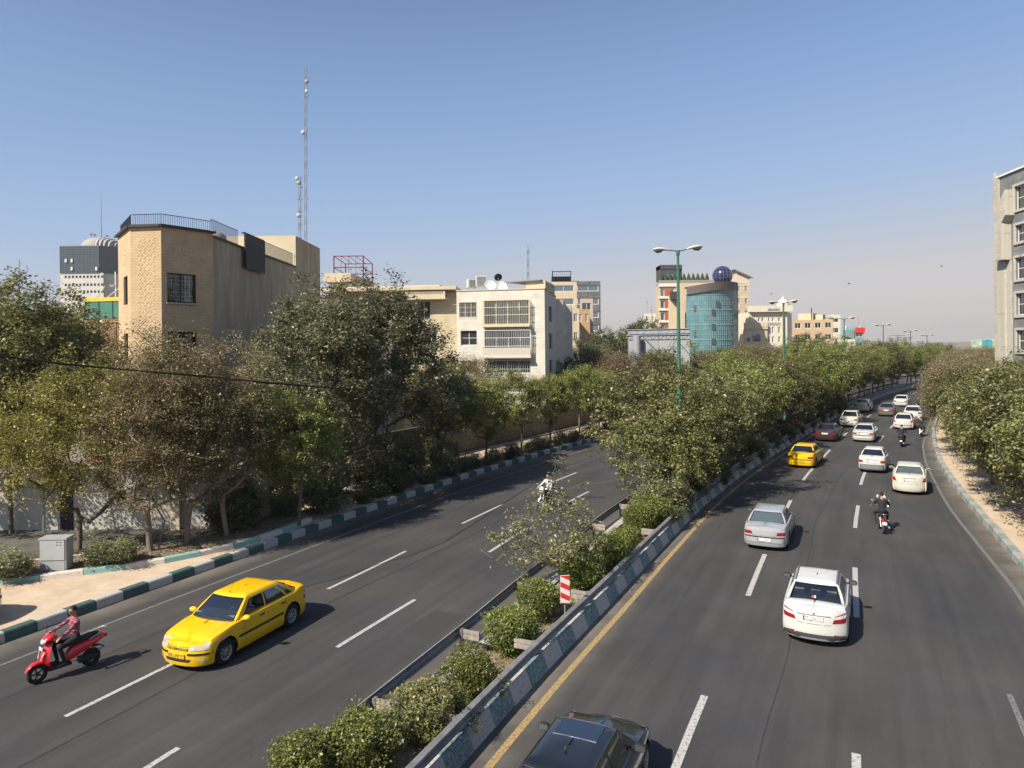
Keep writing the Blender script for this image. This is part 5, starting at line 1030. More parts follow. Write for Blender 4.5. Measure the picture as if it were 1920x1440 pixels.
# ---- right-hand grey office ----------------------------------------------------
YB = 66; ZC = W(1876, 690, YB).z; ROff = empty('grey_office', (W(1890, 500, YB).x, YB, 0)); tag(ROff, 'grey and cream stone-clad office block on columns at the right edge', 'office', 'buildings on the right side')
GS = brickmat('grey_granite', (.17, .18, .18), (.205, .21, .21), (.13, .13, .13), 1.5, .62, .018); CS = brickmat('cream_travertine', (.44, .41, .35), (.49, .455, .39), (.36, .31, .24), 1.4, .6, .018)
X = lambda px, Y=YB: W(px, 500, Y).x
zt = W(1900, 334, YB).z; f = Facade((X(1873.5, YB), YB), (X(2060, YB - 13), YB - 13), ROff); zz_ = lambda py, px=1900: W(px, py, YB).z
fw = lambda px: (W(px, 500, 1).x * f.a.y - f.a.x) / (f.d.x - W(px, 500, 1).x * f.d.y)
hs = [(fw(1905), fw(1905) + 3.4, zz_(404), zz_(362)), (fw(1906), fw(1906) + 3.4, zz_(462), zz_(432)), (fw(1905), fw(1905) + 3.2, zz_(529), zz_(490)), (fw(1905), fw(1905) + 3.4, zz_(593), zz_(554)), (fw(1906), fw(1906) + 3.4, zz_(658), zz_(620))]
mb = MB(); f.wall(mb, ZC, zt, hs, .35, mi=0); mb.face([f.p(0, ZC), f.p(f.L, ZC), f.p(f.L, ZC, -12), f.p(0, ZC, -12)][::-1]); ex = (X(1873.5, YB) * 1.2, YB * 1.2)
Facade(ex, (X(1873.5, YB), YB), ROff).wall(mb, ZC, zt); roofpoly(mb, ROff, [(X(1873.5, YB), YB), (X(2060, YB - 13), YB - 13), (X(2060) + 9, YB), ex], zt - .1); mb.build('wall', GS, ROff)
for h in hs:
    w_ = f.window(h, -.2, nv=2, nh=2, fr=.08, frame=WHITEM, curtain=.35)
    q = MB(); a_, b2, c, d = h; t_ = .22
    for (p0, p1, p2, p3) in ((a_ - t_, a_, c - t_, d + t_), (b2, b2 + t_, c - t_, d + t_), (a_, b2, c - t_, c), (a_, b2, d, d + t_)): f.bar(q, p0, p1, p2, p3, .0, .12)
    q.build('stone_surround', CS, w_)
# projecting bay whose top slants up to the right, on a cream pier
mb = MB(); o1 = .85; u0, u1, u2 = fw(1883), fw(1897), fw(1904.3)
prof_ = [(u0, zz_(491)), (u1, zz_(491)), (u1, zz_(424)), (u2, zz_(412)), (u2, zz_(366)), (u0, zz_(401))]
mb.face([f.p(u, z, o1) for u, z in prof_], [(u, z) for u, z in prof_])
for k in range(6): (a0, z0), (a1, z1) = prof_[k], prof_[(k + 1) % 6]; mb.face([f.p(a0, z0, 0), f.p(a1, z1, 0), f.p(a1, z1, o1), f.p(a0, z0, o1)], [(0, 0), (1, 0), (1, 1), (0, 1)])
mb.build('projecting_bay', CS, ROff)
mb = MB(); f.bar(mb, fw(1874), fw(1889), ZC, zz_(492), .002, .25); f.bar(mb, fw(1889) + .003, fw(1898), ZC, zz_(492), .002, .12); f.bar(mb, fw(1873.6), fw(1876) - .003, zz_(492) + .003, zt - .01, .002, .10); mb.build('cream_pier', CS, ROff)
mb = MB(); q0, q1 = X(1863.5, YB + 1), X(1871.5, YB + 1); o = ROff.location; mb.prism([(q0 - o.x, 1.0), (q1 - o.x, 1.0), (q1 * 1.03 - o.x, 3.0), (q0 * 1.03 - o.x, 3.0)], ZC, W(1866, 320, YB).z); mb.build('tall_fin', CS, ROff)
mb = MB(); f.bar(mb, -.2, f.L, zt + .003, zt + .18, -.4, .15); mb.build('coping', WHITEM, ROff)
for k in range(4): q = MB(); f.bar(q, .5 + k * 5.5, 1.6 + k * 5.5, 0, ZC - .01, -2.2, -1.1); q.build('column', CONC, ROff)
q = MB(); f.bar(q, .2, f.L, 0, ZC - .02, -6.2, -6); q.build('ground_floor_wall', mat('dark_undercroft', (.10, .075, .06), .9), ROff)
q = MB(); q.tube([f.p(fw(1888), zt, -3), f.p(fw(1888), zt + 1.0, -3), f.p(fw(1890), zt + 1.25, -3), f.p(fw(1893), zt + 1.1, -3), f.p(fw(1893), zt + .8, -3)], .16, 8); q.build('vent_pipe', BLACKM, ROff)
# mural hoarding beyond the right trees
Y = 150; a, b = W(1822, 650, Y), W(1873, 650, Y); e = empty('mural_hoarding', ((a.x + b.x) / 2, Y, 0)); tag(e, 'long hoarding painted white, green and blue above the right-hand trees', 'hoarding'); f = Facade((a.x, Y), (b.x, Y), e)
q = MB(); f.bar(q, 0, f.L, W(1850, 666, Y).z, W(1850, 636, Y).z, -.15, 0); q.build('board', mat('mural_paint', (.62, .64, .60), .7, nscale=1.1, col2=(.12, .30, .10)), e)
q = MB(); f.bar(q, f.L * .38, f.L * .75, W(1850, 664, Y).z, W(1850, 637, Y).z, .003, .05); q.build('painted_panel', mat('mural_blue', (.03, .22, .50), .6, nscale=.9, col2=(.16, .42, .06)), e)
q = MB()
for i in range(5): f.bar(q, i * f.L / 4 - .05, i * f.L / 4 + .1, 0, W(1850, 666, Y).z, -.4, -.2)
q.build('posts', STEEL, e)
# ---- billboard seen from behind ------------------------------------------------
Y = 88; e = empty('billboard', (W(1197, 650, Y).x, Y, 0)); tag(e, 'back of a large billboard on a thick steel pole with a truss along its top', 'billboard'); a, b = W(1178, 650, Y + 1), W(1293, 650, Y - 3)
f = Facade((a.x, Y + 1), (b.x, Y - 3), e); z0, z1 = W(1235, 687, Y).z, W(1235, 630, Y).z; BG = mat('billboard_back', (.27, .285, .30), .6, noise=.06, nscale=.5); BS = mat('billboard_steel', (.24, .26, .29), .6, .2)
q = MB(); f.wall(q, z0, z1 + .8, out_=0); f.wall(q, z0, z1 + .8, out_=-.08); q.build('panel', BG, e)
q = MB()
for i in range(5): f.bar(q, i * f.L / 4 - .03, i * f.L / 4 + .03, z0, z1 + .8, .002, .05)
q.build('seam', BS, e)
q = MB()
for zz in (z1 + .1, z1 + .8):
    for oo in (.1, .6): q.tube([f.p(0, zz, oo), f.p(f.L, zz, oo)], .045, 5)
n = 8
for i in range(n):
    u0, u1 = f.L * i / n, f.L * (i + 1) / n
    q.tube([f.p(u0, z1 + .1, .6), f.p(u1, z1 + .8, .6)], .03, 4); q.tube([f.p(u0, z1 + .1, .1), f.p(u0, z1 + .1, .6)], .03, 4)
q.build('truss', BS, e)
q = MB(); x, y, _ = f.p(1.5, 0, .95); q.tube([(x, y, 0), (x, y, z1 + .05)], .48, 18); q.build('pole', BG, e)
q = MB(); q.tube([f.p(2.2, z1 - .1, .5), f.p(5.8, z0 + .1, .3)], .045, 4); q.tube([f.p(3.6, z0, .3), f.p(6.0, z1 - .2, .4)], .03, 4); q.tube([f.p(6.2, z1 - .4, .3), f.p(8.9, z0 + .4, .3)], .03, 4); q.build('brace', BS, e)
q = MB(); f.bar(q, 0, f.L, z0 - .15, z0 - .02, -.2, 1.0); q.build('catwalk', BS, e)
# ---- walls behind the left pavement --------------------------------------------
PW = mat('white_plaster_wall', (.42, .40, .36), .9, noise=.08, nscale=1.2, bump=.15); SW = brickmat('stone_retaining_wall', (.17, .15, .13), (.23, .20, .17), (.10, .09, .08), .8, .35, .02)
e = empty('boundary_wall', (-20, 31.6, 0)); tag(e, 'white plaster boundary wall in dappled shade behind the grey cabinet', 'wall'); f = Facade((-40, 31.9), (-12.9, 31.6), e); q = MB(); f.bar(q, 0, f.L, .2, 2.85, -.22, 0); q.build('wall_face', PW, e); q = MB(); f.bar(q, -.1, f.L + .05, 2.852, 2.95, -.28, .06); q.build('coping', CONC, e)
for k, px in enumerate((112,)): q = MB(); u0 = W(px, 960, 31.6).x + 40; f.bar(q, u0, u0 + .55, .2, 2.75, .01, .06); q.build('dark_gate', BLACKM, e)
q = MB(); u0 = W(332, 980, 31.6).x + 40; f.bar(q, u0 - .2, u0 + .2, .2, 3.1, .003, .22); q.build('pier', CREAMR, e)
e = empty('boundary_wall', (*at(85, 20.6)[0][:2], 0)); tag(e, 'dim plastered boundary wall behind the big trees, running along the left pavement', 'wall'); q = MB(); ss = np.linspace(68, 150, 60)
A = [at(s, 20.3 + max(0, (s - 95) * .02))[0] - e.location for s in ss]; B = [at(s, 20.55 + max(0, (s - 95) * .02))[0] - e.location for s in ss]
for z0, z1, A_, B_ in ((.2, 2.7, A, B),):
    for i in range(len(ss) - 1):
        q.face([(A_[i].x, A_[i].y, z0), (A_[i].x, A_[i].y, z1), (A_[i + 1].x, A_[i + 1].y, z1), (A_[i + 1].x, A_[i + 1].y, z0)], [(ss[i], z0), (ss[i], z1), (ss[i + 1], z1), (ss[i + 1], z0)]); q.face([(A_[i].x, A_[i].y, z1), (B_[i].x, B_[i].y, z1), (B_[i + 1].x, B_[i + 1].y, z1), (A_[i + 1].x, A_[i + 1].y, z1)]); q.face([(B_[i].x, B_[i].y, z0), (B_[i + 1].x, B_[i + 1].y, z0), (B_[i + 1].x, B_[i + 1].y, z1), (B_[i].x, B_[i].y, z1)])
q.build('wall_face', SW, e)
a = Vector((-12.9, 31.6, 0)); b = at(68, 20.3)[0]; e = empty('boundary_wall', a); tag(e, 'angled white wall linking the dappled wall to the pavement wall, behind the brown dry trees', 'wall'); f = Facade(a[:2], b[:2], e)
q = MB(); f.bar(q, .01, f.L, .2, 2.8, -.22, 0); q.build('wall_face', PW, e)
# ================================================================ vehicles
CGL = glassmat('car_glass', (.42, .46, .46), .45, .72, (.012, .015, .018)); CGD = glassmat('car_glass_dark', (.10, .11, .12), .45, .6, (.008, .009, .01)); CGM = glassmat('milky_rear_glass', (.5, .55, .55), .6, .35, (.10, .13, .14))
RUB = mat('tyre_rubber', (.018, .018, .018), .85); TRIM = mat('black_trim', (.022, .022, .023), .6); INT = mat('car_interior', (.035, .034, .033), .9); SEATM = mat('seat_fabric', (.12, .12, .12), .95, noise=.2); DASH = mat('dashboard_grey', (.17, .18, .17), .8)
RIM = mat('wheel_cover', (.34, .34, .35), .4, .5); CHR = mat('chrome', (.6, .6, .6), .2, .9); LENS = mat('headlamp_lens', (.34, .35, .35), .12, coat=.8); RLENS = mat('red_tail_lens', (.24, .008, .012), .25, coat=.7); WLENS = mat('clear_tail_lens', (.55, .50, .50), .2, coat=.6); ALENS = mat('amber_lens', (.5, .18, .03), .25, coat=.6)
PLW = mat('plate_white', (.66, .66, .64), .5); PLB = mat('plate_blue', (.02, .08, .35), .5); INK = mat('plate_black', (.02, .02, .02), .6); PLY = mat('plate_yellow', (.62, .38, .02), .5)
def paint(name, c, coat=.7, rough=.35, metal=0.0, dirt=.06): return mat(name, c, rough, metal, noise=dirt, nscale=2.0, coat=coat, spec=.4)
def lerp(a, b, t): return a + (b - a) * t
def prof(pts, x): return float(np.interp(x, [p[0] for p in pts], [p[1] for p in pts]))
_shared = {}
def wheel_meshes(r, wdt, rimm):
    k = (r, wdt, rimm.name)
    if k in _shared: return _shared[k]
    b = MB(); h = wdt / 2; pr = [(r * .64, -h * .9), (r * .68, -h), (r * .90, -h), (r * .975, -h * .8), (r, -h * .5), (r, h * .5), (r * .975, h * .8), (r * .90, h), (r * .68, h), (r * .64, h * .9)]
    Mx = Matrix.Rotation(rad(90), 4, 'X'); b.lathe(pr, Mx, 28); o = b.build('wheel', RUB); tm = o.data; bpy.data.objects.remove(o)
    b = MB(); b.lathe([(.001, h * .70), (r * .16, h * .74), (r * .20, h * .60), (r * .55, h * .72), (r * .60, h * .86), (r * .66, h * .92)], Mx, 28)
    b.lathe([(.001, -h * .2), (r * .66, -h * .2)], Mx, 20)
    for i in range(10):
        a = 2 * math.pi * i / 10; M_ = Mx @ Matrix.Rotation(a, 4, 'Z'); b.box((r * .38, 0, h * .72), (r * .36, r * .09, h * .16), M=M_)
    o = b.build('rim', rimm); rm = o.data; bpy.data.objects.remove(o)
    b = MB()
    for i in range(10): M_ = Mx @ Matrix.Rotation(2 * math.pi * (i + .5) / 10, 4, 'Z'); b.box((r * .42, 0, h * .73), (r * .26, r * .09, h * .08), M=M_)
    o = b.build('slots', TRIM); sm = o.data; bpy.data.objects.remove(o); _shared[k] = (tm, rm, sm); return _shared[k]
class Car:
    def __init__(s, name, label, pos, head, paintm, p, group=None, cat='car'):
        """pos: ground centre, head: heading angle of the nose, p: shape dictionary"""
        s.root = empty(name, (pos[0], pos[1], .006), head); tag(s.root, label, cat, group); s.p = p; s.pm = paintm
        L, Wd = p['L'], p['W']; s.L, s.Wd = L, Wd; s.deck = p['deck']; s.body(); s.green(); s.wheels(); s.extras()
    def hw(s, x):
        t = abs(x) / (s.L / 2); return s.Wd / 2 * (1 - s.p.get('taper', .10) * max(0, (t - .45) / .55) ** 2.2)
    def body(s):
        p = s.p; L = s.L; H2 = L / 2; xs = list(np.linspace(-H2 * .85, H2 * .85, 28)); cf = (.975, .88, .62, .30); bow = p.get('bow', .16); cr = .16
        levels = [(.17, .22, .10, .10), (.19, .04, .03, .05), (.30, .0, .0, .0), (.46, -.005, .0, .0), (.60, .0, .0, .0)]
        def ring(zf, iy, ifx, irx, ys=1.0):
            pts = []
            for x in xs: pts.append((x * (1 - (ifx if x > 0 else irx) / H2 * .93), -(s.hw(x) - iy) * ys, zf(x)))
            def cap(sgn, inset):
                w_ = (s.hw(sgn * H2 * .90) - iy) * ys; out_ = []
                for f in cf + (0,) + tuple(-c for c in cf[::-1]): out_.append((sgn * (H2 - inset - bow * abs(f) ** 2.4 - cr * (1 - math.sqrt(1 - f ** 6))), -w_ * f * 1.0, None))
                return out_
            fr = [(x, y, zf(H2)) for x, y, _ in cap(1, ifx)]; rr = [(x, -y, zf(-H2)) for x, y, _ in cap(-1, irx)]
            left = [(x, -y, z) for x, y, z in pts[::-1]]
            return pts + fr + left + rr
        mb = MB(); mb.smooth = True; rows = []
        for z, iy, ifx, irx in levels: rows.append(ring(lambda x, z=z: z, iy, ifx, irx))
        dk = lambda x: prof(s.deck, x); rc = p.get('rear_lean', .03); fl = p.get('front_lean', .06)
        rows.append(ring(lambda x: lerp(.60, dk(x), .55), .012, fl * .4, rc * .4)); rows.append(ring(lambda x: dk(x) - .07, .03, fl * .8, rc * .7)); rows.append(ring(lambda x: dk(x) - .018, .055, fl, rc)); rows.append(ring(lambda x: dk(x), .10, fl + .05, rc + .05))
        for ys, ins in ((.72, .07), (.36, .08), (.04, .085)): rows.append(ring(lambda x, ys=ys: dk(x) + .028 * (1 - ys * ys), .10, fl + ins, rc + ins, ys))
        mb.grid(rows, True); mb.face(rows[0][::-1]); mb.face(rows[-1])
        o = mb.build('body', [s.pm, TRIM], s.root, weld=True)
        # wheel arches
        wr = p['wr']; m = o.modifiers.new('a', 'BOOLEAN'); cm = MB()
        for x in (p['xf'], p['xr']): cm.tube([(x, -2, wr + .01), (x, -s.Wd / 2 + .26, wr + .01)], wr + .07, 26); cm.tube([(x, 2, wr + .01), (x, s.Wd / 2 - .26, wr + .01)], wr + .07, 26)
        co = cm.build('cut', TRIM, s.root, weld=True); m.operation = 'DIFFERENCE'; m.object = co; m.solver = 'EXACT'; bpy.context.view_layer.update(); dg = bpy.context.evaluated_depsgraph_get()
        me = bpy.data.meshes.new_from_object(o.evaluated_get(dg)); o.modifiers.clear(); 
        if len(me.polygons) > 200: o.data = me
        bpy.data.objects.remove(co)
        while len(o.data.materials) < 2: o.data.materials.append(TRIM)
        R_ = p.get('wr') + .071
        for f in o.data.polygons:       # inside of the arches is black
            c = f.center
            for x in (p['xf'], p['xr']):
                if abs(math.hypot(c.x - x, c.z - wr - .01) - R_) < .02 and abs(c.y) < s.Wd / 2 - .01 and abs(f.normal.y) < .5: f.material_index = 1
                elif abs(abs(c.y) - (s.Wd / 2 - .26)) < .01 and math.hypot(c.x - x, c.z - wr) < R_: f.material_index = 1
            if c.z < .2: f.material_index = 1
        bm = bmesh.new(); bm.from_mesh(o.data)
        for ed in bm.edges:
            if len(ed.link_faces) == 2 and ed.calc_face_angle(0) > rad(40): ed.smooth = False
        for f in bm.faces: f.smooth = True
        bm.to_mesh(o.data); s.bvh = BVHTree.FromBMesh(bm); bm.free(); s.bodyo = o
    def green(s):
        p = s.p; g = p['gh']; nb = 9; fr = [-1, -.91, -.62, -.3, 0, .3, .62, .91, 1]; sf = g['side']     # sorted fractions 0..1 front -> rear
        dk = lambda x: prof(s.deck, x); H = p['H']; rh = g['rw']
        def loop(v):
            xf, xr = lerp(g['x0'], g['x1'], v), lerp(g['x3'], g['x2'], v); out_ = []; z0 = None
            bulge = .035 * math.sin(math.pi * min(1, v)); wv = lambda x: lerp(s.hw(x) - .105, rh, v ** 1.15) + bulge * .6
            zt = H - .055
            def zz(x): return lerp(dk(x) - .02, zt - .03 * ((x - (g['x1'] + g['x2']) / 2) / 1.0) ** 2 * .5, v)
            cb = lerp(.16, .07, v); cbr = lerp(.10, .05, v)
            for f in fr: x = xf - cb * abs(f) ** 2.2; out_.append((x + bulge * .3, -wv(xf) * f * -1, zz(x)))       # front, right(-y)... left to right
            xs0, xs1 = xf - cb, xr + cbr
            for t in sf[1:-1]: x = lerp(xs0, xs1, t); out_.append((x, wv(x), zz(x)))
            for f in fr: x = xr + cbr * abs(f) ** 2.2; out_.append((x - bulge * .2, wv(xr) * -f, zz(x)))
            for t in sf[1:-1][::-1]: x = lerp(xs0, xs1, t); out_.append((x, -wv(x), zz(x)))
            return out_
        vs = [0, .07, .30, .58, .84, .92, 1.0]; rows = [loop(v) for v in vs]; n = len(rows[0]); ns = len(sf) - 2
        top = rows[-1]; cxm = (g['x1'] + g['x2']) / 2
        idx = {}; body = MB(); body.smooth = True; gl = {}
        # segment classification per column j (between j and j+1)
        def part(j):
            if j < nb - 1: return 'windshield' if 0 < j < nb - 2 else ('windshield' if p.get('wide', True) else None)
            if j < nb - 1 + ns + 1: return ('L', j - (nb - 1))
            if j < nb + ns + nb - 1: return 'rear_window' if 0 <= j - (nb + ns) < nb - 1 else None
            return ('R', (2 * nb + 2 * ns - 1) - j)
        def col(t):   # side column index -> window number or None
            return g['win'].get(t)
        allv = rows
        for i in range(len(vs) - 1):
            for j in range(n):
                k = (j + 1) % n; q = [allv[i][j], allv[i][k], allv[i + 1][k], allv[i + 1][j]]; pt = part(j); key = None
                if pt in ('windshield', 'rear_window'):
                    edge = (j % (nb + ns)) in (0, nb - 2)
                    if not edge and 1 <= i <= 4: key = pt
                    elif edge and 1 <= i <= 4: key = None
                elif isinstance(pt, tuple):
                    w_ = col(pt[1])
                    if w_ is not None and 1 <= i <= 3: key = ('side', pt[0], w_)
                    elif w_ == None and pt[1] in g.get('black', ()) and 1 <= i <= 3: key = 'black'
                if key is None: body.face(q)
                elif key == 'black': body.face(q, None, 1)
                else: gl.setdefault(key, []).append(q)
        for i in range(len(body.sm)): body.sm[i] = True
        # roof
        rr = [top]
        for sc_, dz in ((.90, .030), (.6, .045), (.25, .052), (.02, .054)): rr.append([(cxm + (x - cxm) * lerp(1, sc_, .85), y * sc_, z + dz) for x, y, z in top])
        body.smooth = True; body.grid(rr, True)
        body.cur = 0; body.build('cabin', [s.pm, TRIM], s.root, weld=True)
        if p.get('gutters'):
            m = MB(); 
            for sg in (1, -1): m.tube([(x, sg * (y_ - .03), z + .035) for x, y_, z in [(xx, abs(yy), zz2) for xx, yy, zz2 in top[nb - 1:nb + ns + 1]]], .024, 5)
            m.build('roof_strip', mat('roof_strip_grey', (.14, .14, .14), .6), s.root)
        for key, fs in gl.items():
            m = MB(); nm = key if isinstance(key, str) else 'side_window'; gm = p.get('glass', CGL)
            if nm == 'windshield': gm = p.get('wglass', CGL)
            if nm == 'rear_window': gm = p.get('rglass', gm)
            if nm == 'side_window' and (key[1], key[2]) in p.get('open', ()): continue
            for q in fs: m.face(q)
            for i in range(len(m.sm)): m.sm[i] = True
            m.build(nm, gm, s.root, weld=True)
            # black rubber line round the glass
        for key in ('windshield', 'rear_window'):
            if key in gl:
                m = MB()
                pts = [Vector(v) for q in gl[key] for v in q]; rows_ = gl[key]; per_ = (nb - 3) + 1; k_ = nb - 3
                lo = [Vector(q[0]) for q in rows_[:k_]] + [Vector(rows_[k_ - 1][1])]; hi = [Vector(q[3]) for q in rows_[-k_:]] + [Vector(rows_[-1][2])]
                out_ = Vector((.008 if key == 'windshield' else -.008, 0, .008)); m.tube([v + out_ for v in lo], .014, 4); m.tube([v + out_ for v in hi], .011, 4); m.tube([lo[0] + out_, hi[0] + out_], .012, 4); m.tube([lo[-1] + out_, hi[-1] + out_], .012, 4)
                m.build('window_seal', TRIM, s.root)
        # inside: dark floor at belt height, dashboard, seats
        m = MB(); 
        xs = np.linspace(g['x3'] + .12, g['x0'] - .18, 10); m.grid([[(x, -(s.hw(x) - .15), dk(x) + .035), (x, (s.hw(x) - .15), dk(x) + .035)] for x in xs]); m.build('interior', INT, s.root)
        bz = dk(0); m = MB(); m.box((g['x0'] - .42, 0, bz + .05), (.34, s.Wd - .42, .09)); m.build('dashboard', DASH, s.root)
        m = MB(); m.box((g['x3'] + .30, 0, bz + .045), (.34, s.Wd - .5, .06)); m.build('parcel_shelf', p.get('shelf', DASH), s.root)
        mid = lerp(g['x0'], g['x3'], .50); hr = p['H'] - bz
        for x, ys in ((mid + .05, (-.37, .37)), (g['x3'] + .62, (-.42, 0, .42))):
            for y in ys:
                m = MB(); m.loft([(x - .04, y, bz + .0, .21, .06, -1.3), (x - .09, y, bz + .10 * hr / .4, .20, .055, -1.3), (x - .10, y, bz + .16 * hr / .4, .12, .05, -1.3)], 10); m.box((x - .13, y, bz + .19 * hr / .4), (.09, .25, .13)); m.build('seat', SEATM, s.root)
        m = MB(); c = Vector((g['x0'] - .62, .37, bz + .10)); m.tube([c + Vector((.05 * math.sin(a) , .17 * math.cos(a), .15 * math.sin(a))) for a in [2 * math.pi * i / 16 for i in range(17)]], .014, 5); m.build('steering_wheel', TRIM, s.root)
        s.gl = gl; s.dk = dk
    def wheels(s):
        p = s.p; r = p['wr']; tm, rm, sm = wheel_meshes(r, .19, p.get('rim', RIM))
        for x in (p['xf'], p['xr']):
            for sg in (1, -1):
                t = bpy.data.objects.new('wheel', tm); COL.objects.link(t); t.parent = s.root; t.location = (x, sg * (s.Wd / 2 - .115), r)
                t.rotation_euler = (0, random.Random(x * 7 + sg).uniform(0, 1), 0 if sg < 0 else math.pi)
                for nm, me in (('rim', rm), ('cover_slots', sm)): q = bpy.data.objects.new(nm, me); COL.objects.link(q); q.parent = t
    # project a patch onto the body
    def patch(s, name, face, quad, m, off=.006, th=.0, n=(8, 4), parent=None, mi2=None):
        """face: 'rear','front','left','right','top'; quad: 4 corners (a,b) in the plane of that face, anticlockwise"""
        D = {'rear': Vector((1, 0, 0)), 'front': Vector((-1, 0, 0)), 'left': Vector((0, -1, 0)), 'right': Vector((0, 1, 0)), 'top': Vector((0, 0, -1))}[face]
        def org(a, b):
            if face in ('rear', 'front'): return Vector(((-4 if face == 'rear' else 4), a, b))
            if face in ('left', 'right'): return Vector((a, (4 if face == 'left' else -4), b))
            return Vector((a, b, 4))
        rows = []
        for j in range(n[1] + 1):
            row = []
            for i in range(n[0] + 1):
                u, v = i / n[0], j / n[1]; a = (1 - v) * ((1 - u) * quad[0][0] + u * quad[1][0]) + v * ((1 - u) * quad[3][0] + u * quad[2][0]); b = (1 - v) * ((1 - u) * quad[0][1] + u * quad[1][1]) + v * ((1 - u) * quad[3][1] + u * quad[2][1])
                hit = s.bvh.ray_cast(org(a, b), D)
                if hit[0] is None:
                    q = org(a, b); k_ = 'xyz'.index('x' if face in ('rear', 'front') else ('y' if face in ('left', 'right') else 'z')); q[k_] = math.copysign({0: s.L / 2 - .05, 1: s.Wd / 2 - .05, 2: .75}[k_], q[k_]); nh = s.bvh.find_nearest(q); row.append(nh[0] + nh[1] * off * .5)
                else: row.append(hit[0] - D * off)
            rows.append(row)
        mb = MB(); mb.smooth = True; mb.grid(rows)
        if th:
            bk = [[q + D * th for q in r] for r in rows]; ring = rows[0] + [r[-1] for r in rows[1:]] + rows[-1][-2::-1] + [r[0] for r in rows[-2:0:-1]]; rb = bk[0] + [r[-1] for r in bk[1:]] + bk[-1][-2::-1] + [r[0] for r in bk[-2:0:-1]]; mb.smooth = False; mb.grid([ring, rb], True)
        return mb.build(name, m, parent or s.root)
    def plate(s, face, y, z, body, po=0.0, m=None, ink=None, w_=.50, h_=.115, dual=False):
        q = [(-w_ / 2, z - h_ / 2), (w_ / 2, z - h_ / 2), (w_ / 2, z + h_ / 2), (-w_ / 2, z + h_ / 2)]
        hit = s.bvh.ray_cast(Vector((-4 if face == 'rear' else 4, y, z)), Vector((1 if face == 'rear' else -1, 0, 0)))
        x = hit[0].x if hit[0] else (-s.L / 2 if face == 'rear' else s.L / 2); sg = -1 if face == 'rear' else 1; x += sg * po
        b = MB(); b.box((x + sg * .012, y, z), (.02, w_, h_)); o = b.build('license_plate', m or PLW, s.root)
        b = MB(); yl = w_ / 2 - .02; b.box((x + sg * .0235, y + (yl if sg < 0 else -yl), z), (.003, .04, h_ - .008)); b.build('plate_band', PLB, o)
        if body:
            t = textmesh('plate_number', body, .105, ink or INK, o, (x + sg * .025, y + .0 * sg, z - .004), (rad(90), 0, rad(-90 if sg < 0 else 90)), ext=.001, sx=1.0)
            wd = max(v.co.x for v in t.data.vertices) - min(v.co.x for v in t.data.vertices); t.scale = (min(1.7, (w_ - .08) / max(wd, .01)), 1.25, 1)
            t.location.y += (-.02 if sg < 0 else .02)
    def extras(s):
        p = s.p; L, H2, Wd = s.L, s.L / 2, s.Wd; g = p['gh']
        for sg in (1, -1):   # mirrors
            x = g['x0'] - p.get('mx', .42); y = s.hw(x) + .07; z = s.dk(x) + .045; b = MB(); b.loft([(x + .07, y - .01 * 1, z, .05 + .0, .03, 0), (x + .04, y, z, .11, .065, 0), (x - .03, y, z, .12, .075, 0), (x - .05, y, z, .10, .06, 0)] if 1 else [], 12)
            for i, v in enumerate(b.v): b.v[i] = (v[0], v[1] * 1 if sg > 0 else -v[1], v[2])
            b.box((x + .02, sg * (y - .10), z - .03), (.06, .12, .035)); o = b.build('mirror', p.get('mirror', TRIM), s.root)
            b = MB(); b.face([(x - .052, sg * (y - .09), z - .05), (x - .052, sg * (y + .09), z - .05), (x - .052, sg * (y + .09), z + .05), (x - .052, sg * (y - .09), z + .05)]); b.build('mirror_glass', mat('mirror_glass', (.25, .28, .30), .15, .8), o)
            f = 'left' if sg > 0 else 'right'
            for x in p.get('handles', (.05, -.85)):
                z = s.dk(x) - .13; s.patch('door_handle', f, [(x - .09, z - .018), (x + .09, z - .018), (x + .09, z + .018), (x - .09, z + .018)], p.get('handle_m', TRIM), .022, .02, (3, 1))
            if p.get('strip'): z = p['strip']; s.patch('rubbing_strip', f, [(p['xr'] + .42, z - .028), (p['xf'] - .44, z - .028), (p['xf'] - .44, z + .028), (p['xr'] + .42, z + .028)], TRIM, .014, .014, (14, 1))
            if p.get('seams', True):
                for x in p.get('doors', (.72, -.22, -1.02)):
                    s.patch('door_seam', f, [(x - .004, .26), (x + .004, .26), (x + .004, s.dk(x) - .05), (x - .004, s.dk(x) - .05)], TRIM, .0025, 0, (1, 8))
        for q in p.get('patches', ()): s.patch(*q[:4], **(q[4] if len(q) > 4 else {}))
        for q in p.get('plates', ()): s.plate(*q[0], **(q[1] if len(q) > 1 else {}))
def mir(face, name, quad, m, **k):   # same patch left and right
    return [(name, face, quad, m, k), (name, face, [(-a, b) for a, b in quad][::-1], m, k)]
def Q(y0, y1, z0, z1): return [(y0, z0), (y1, z0), (y1, z1), (y0, z1)]
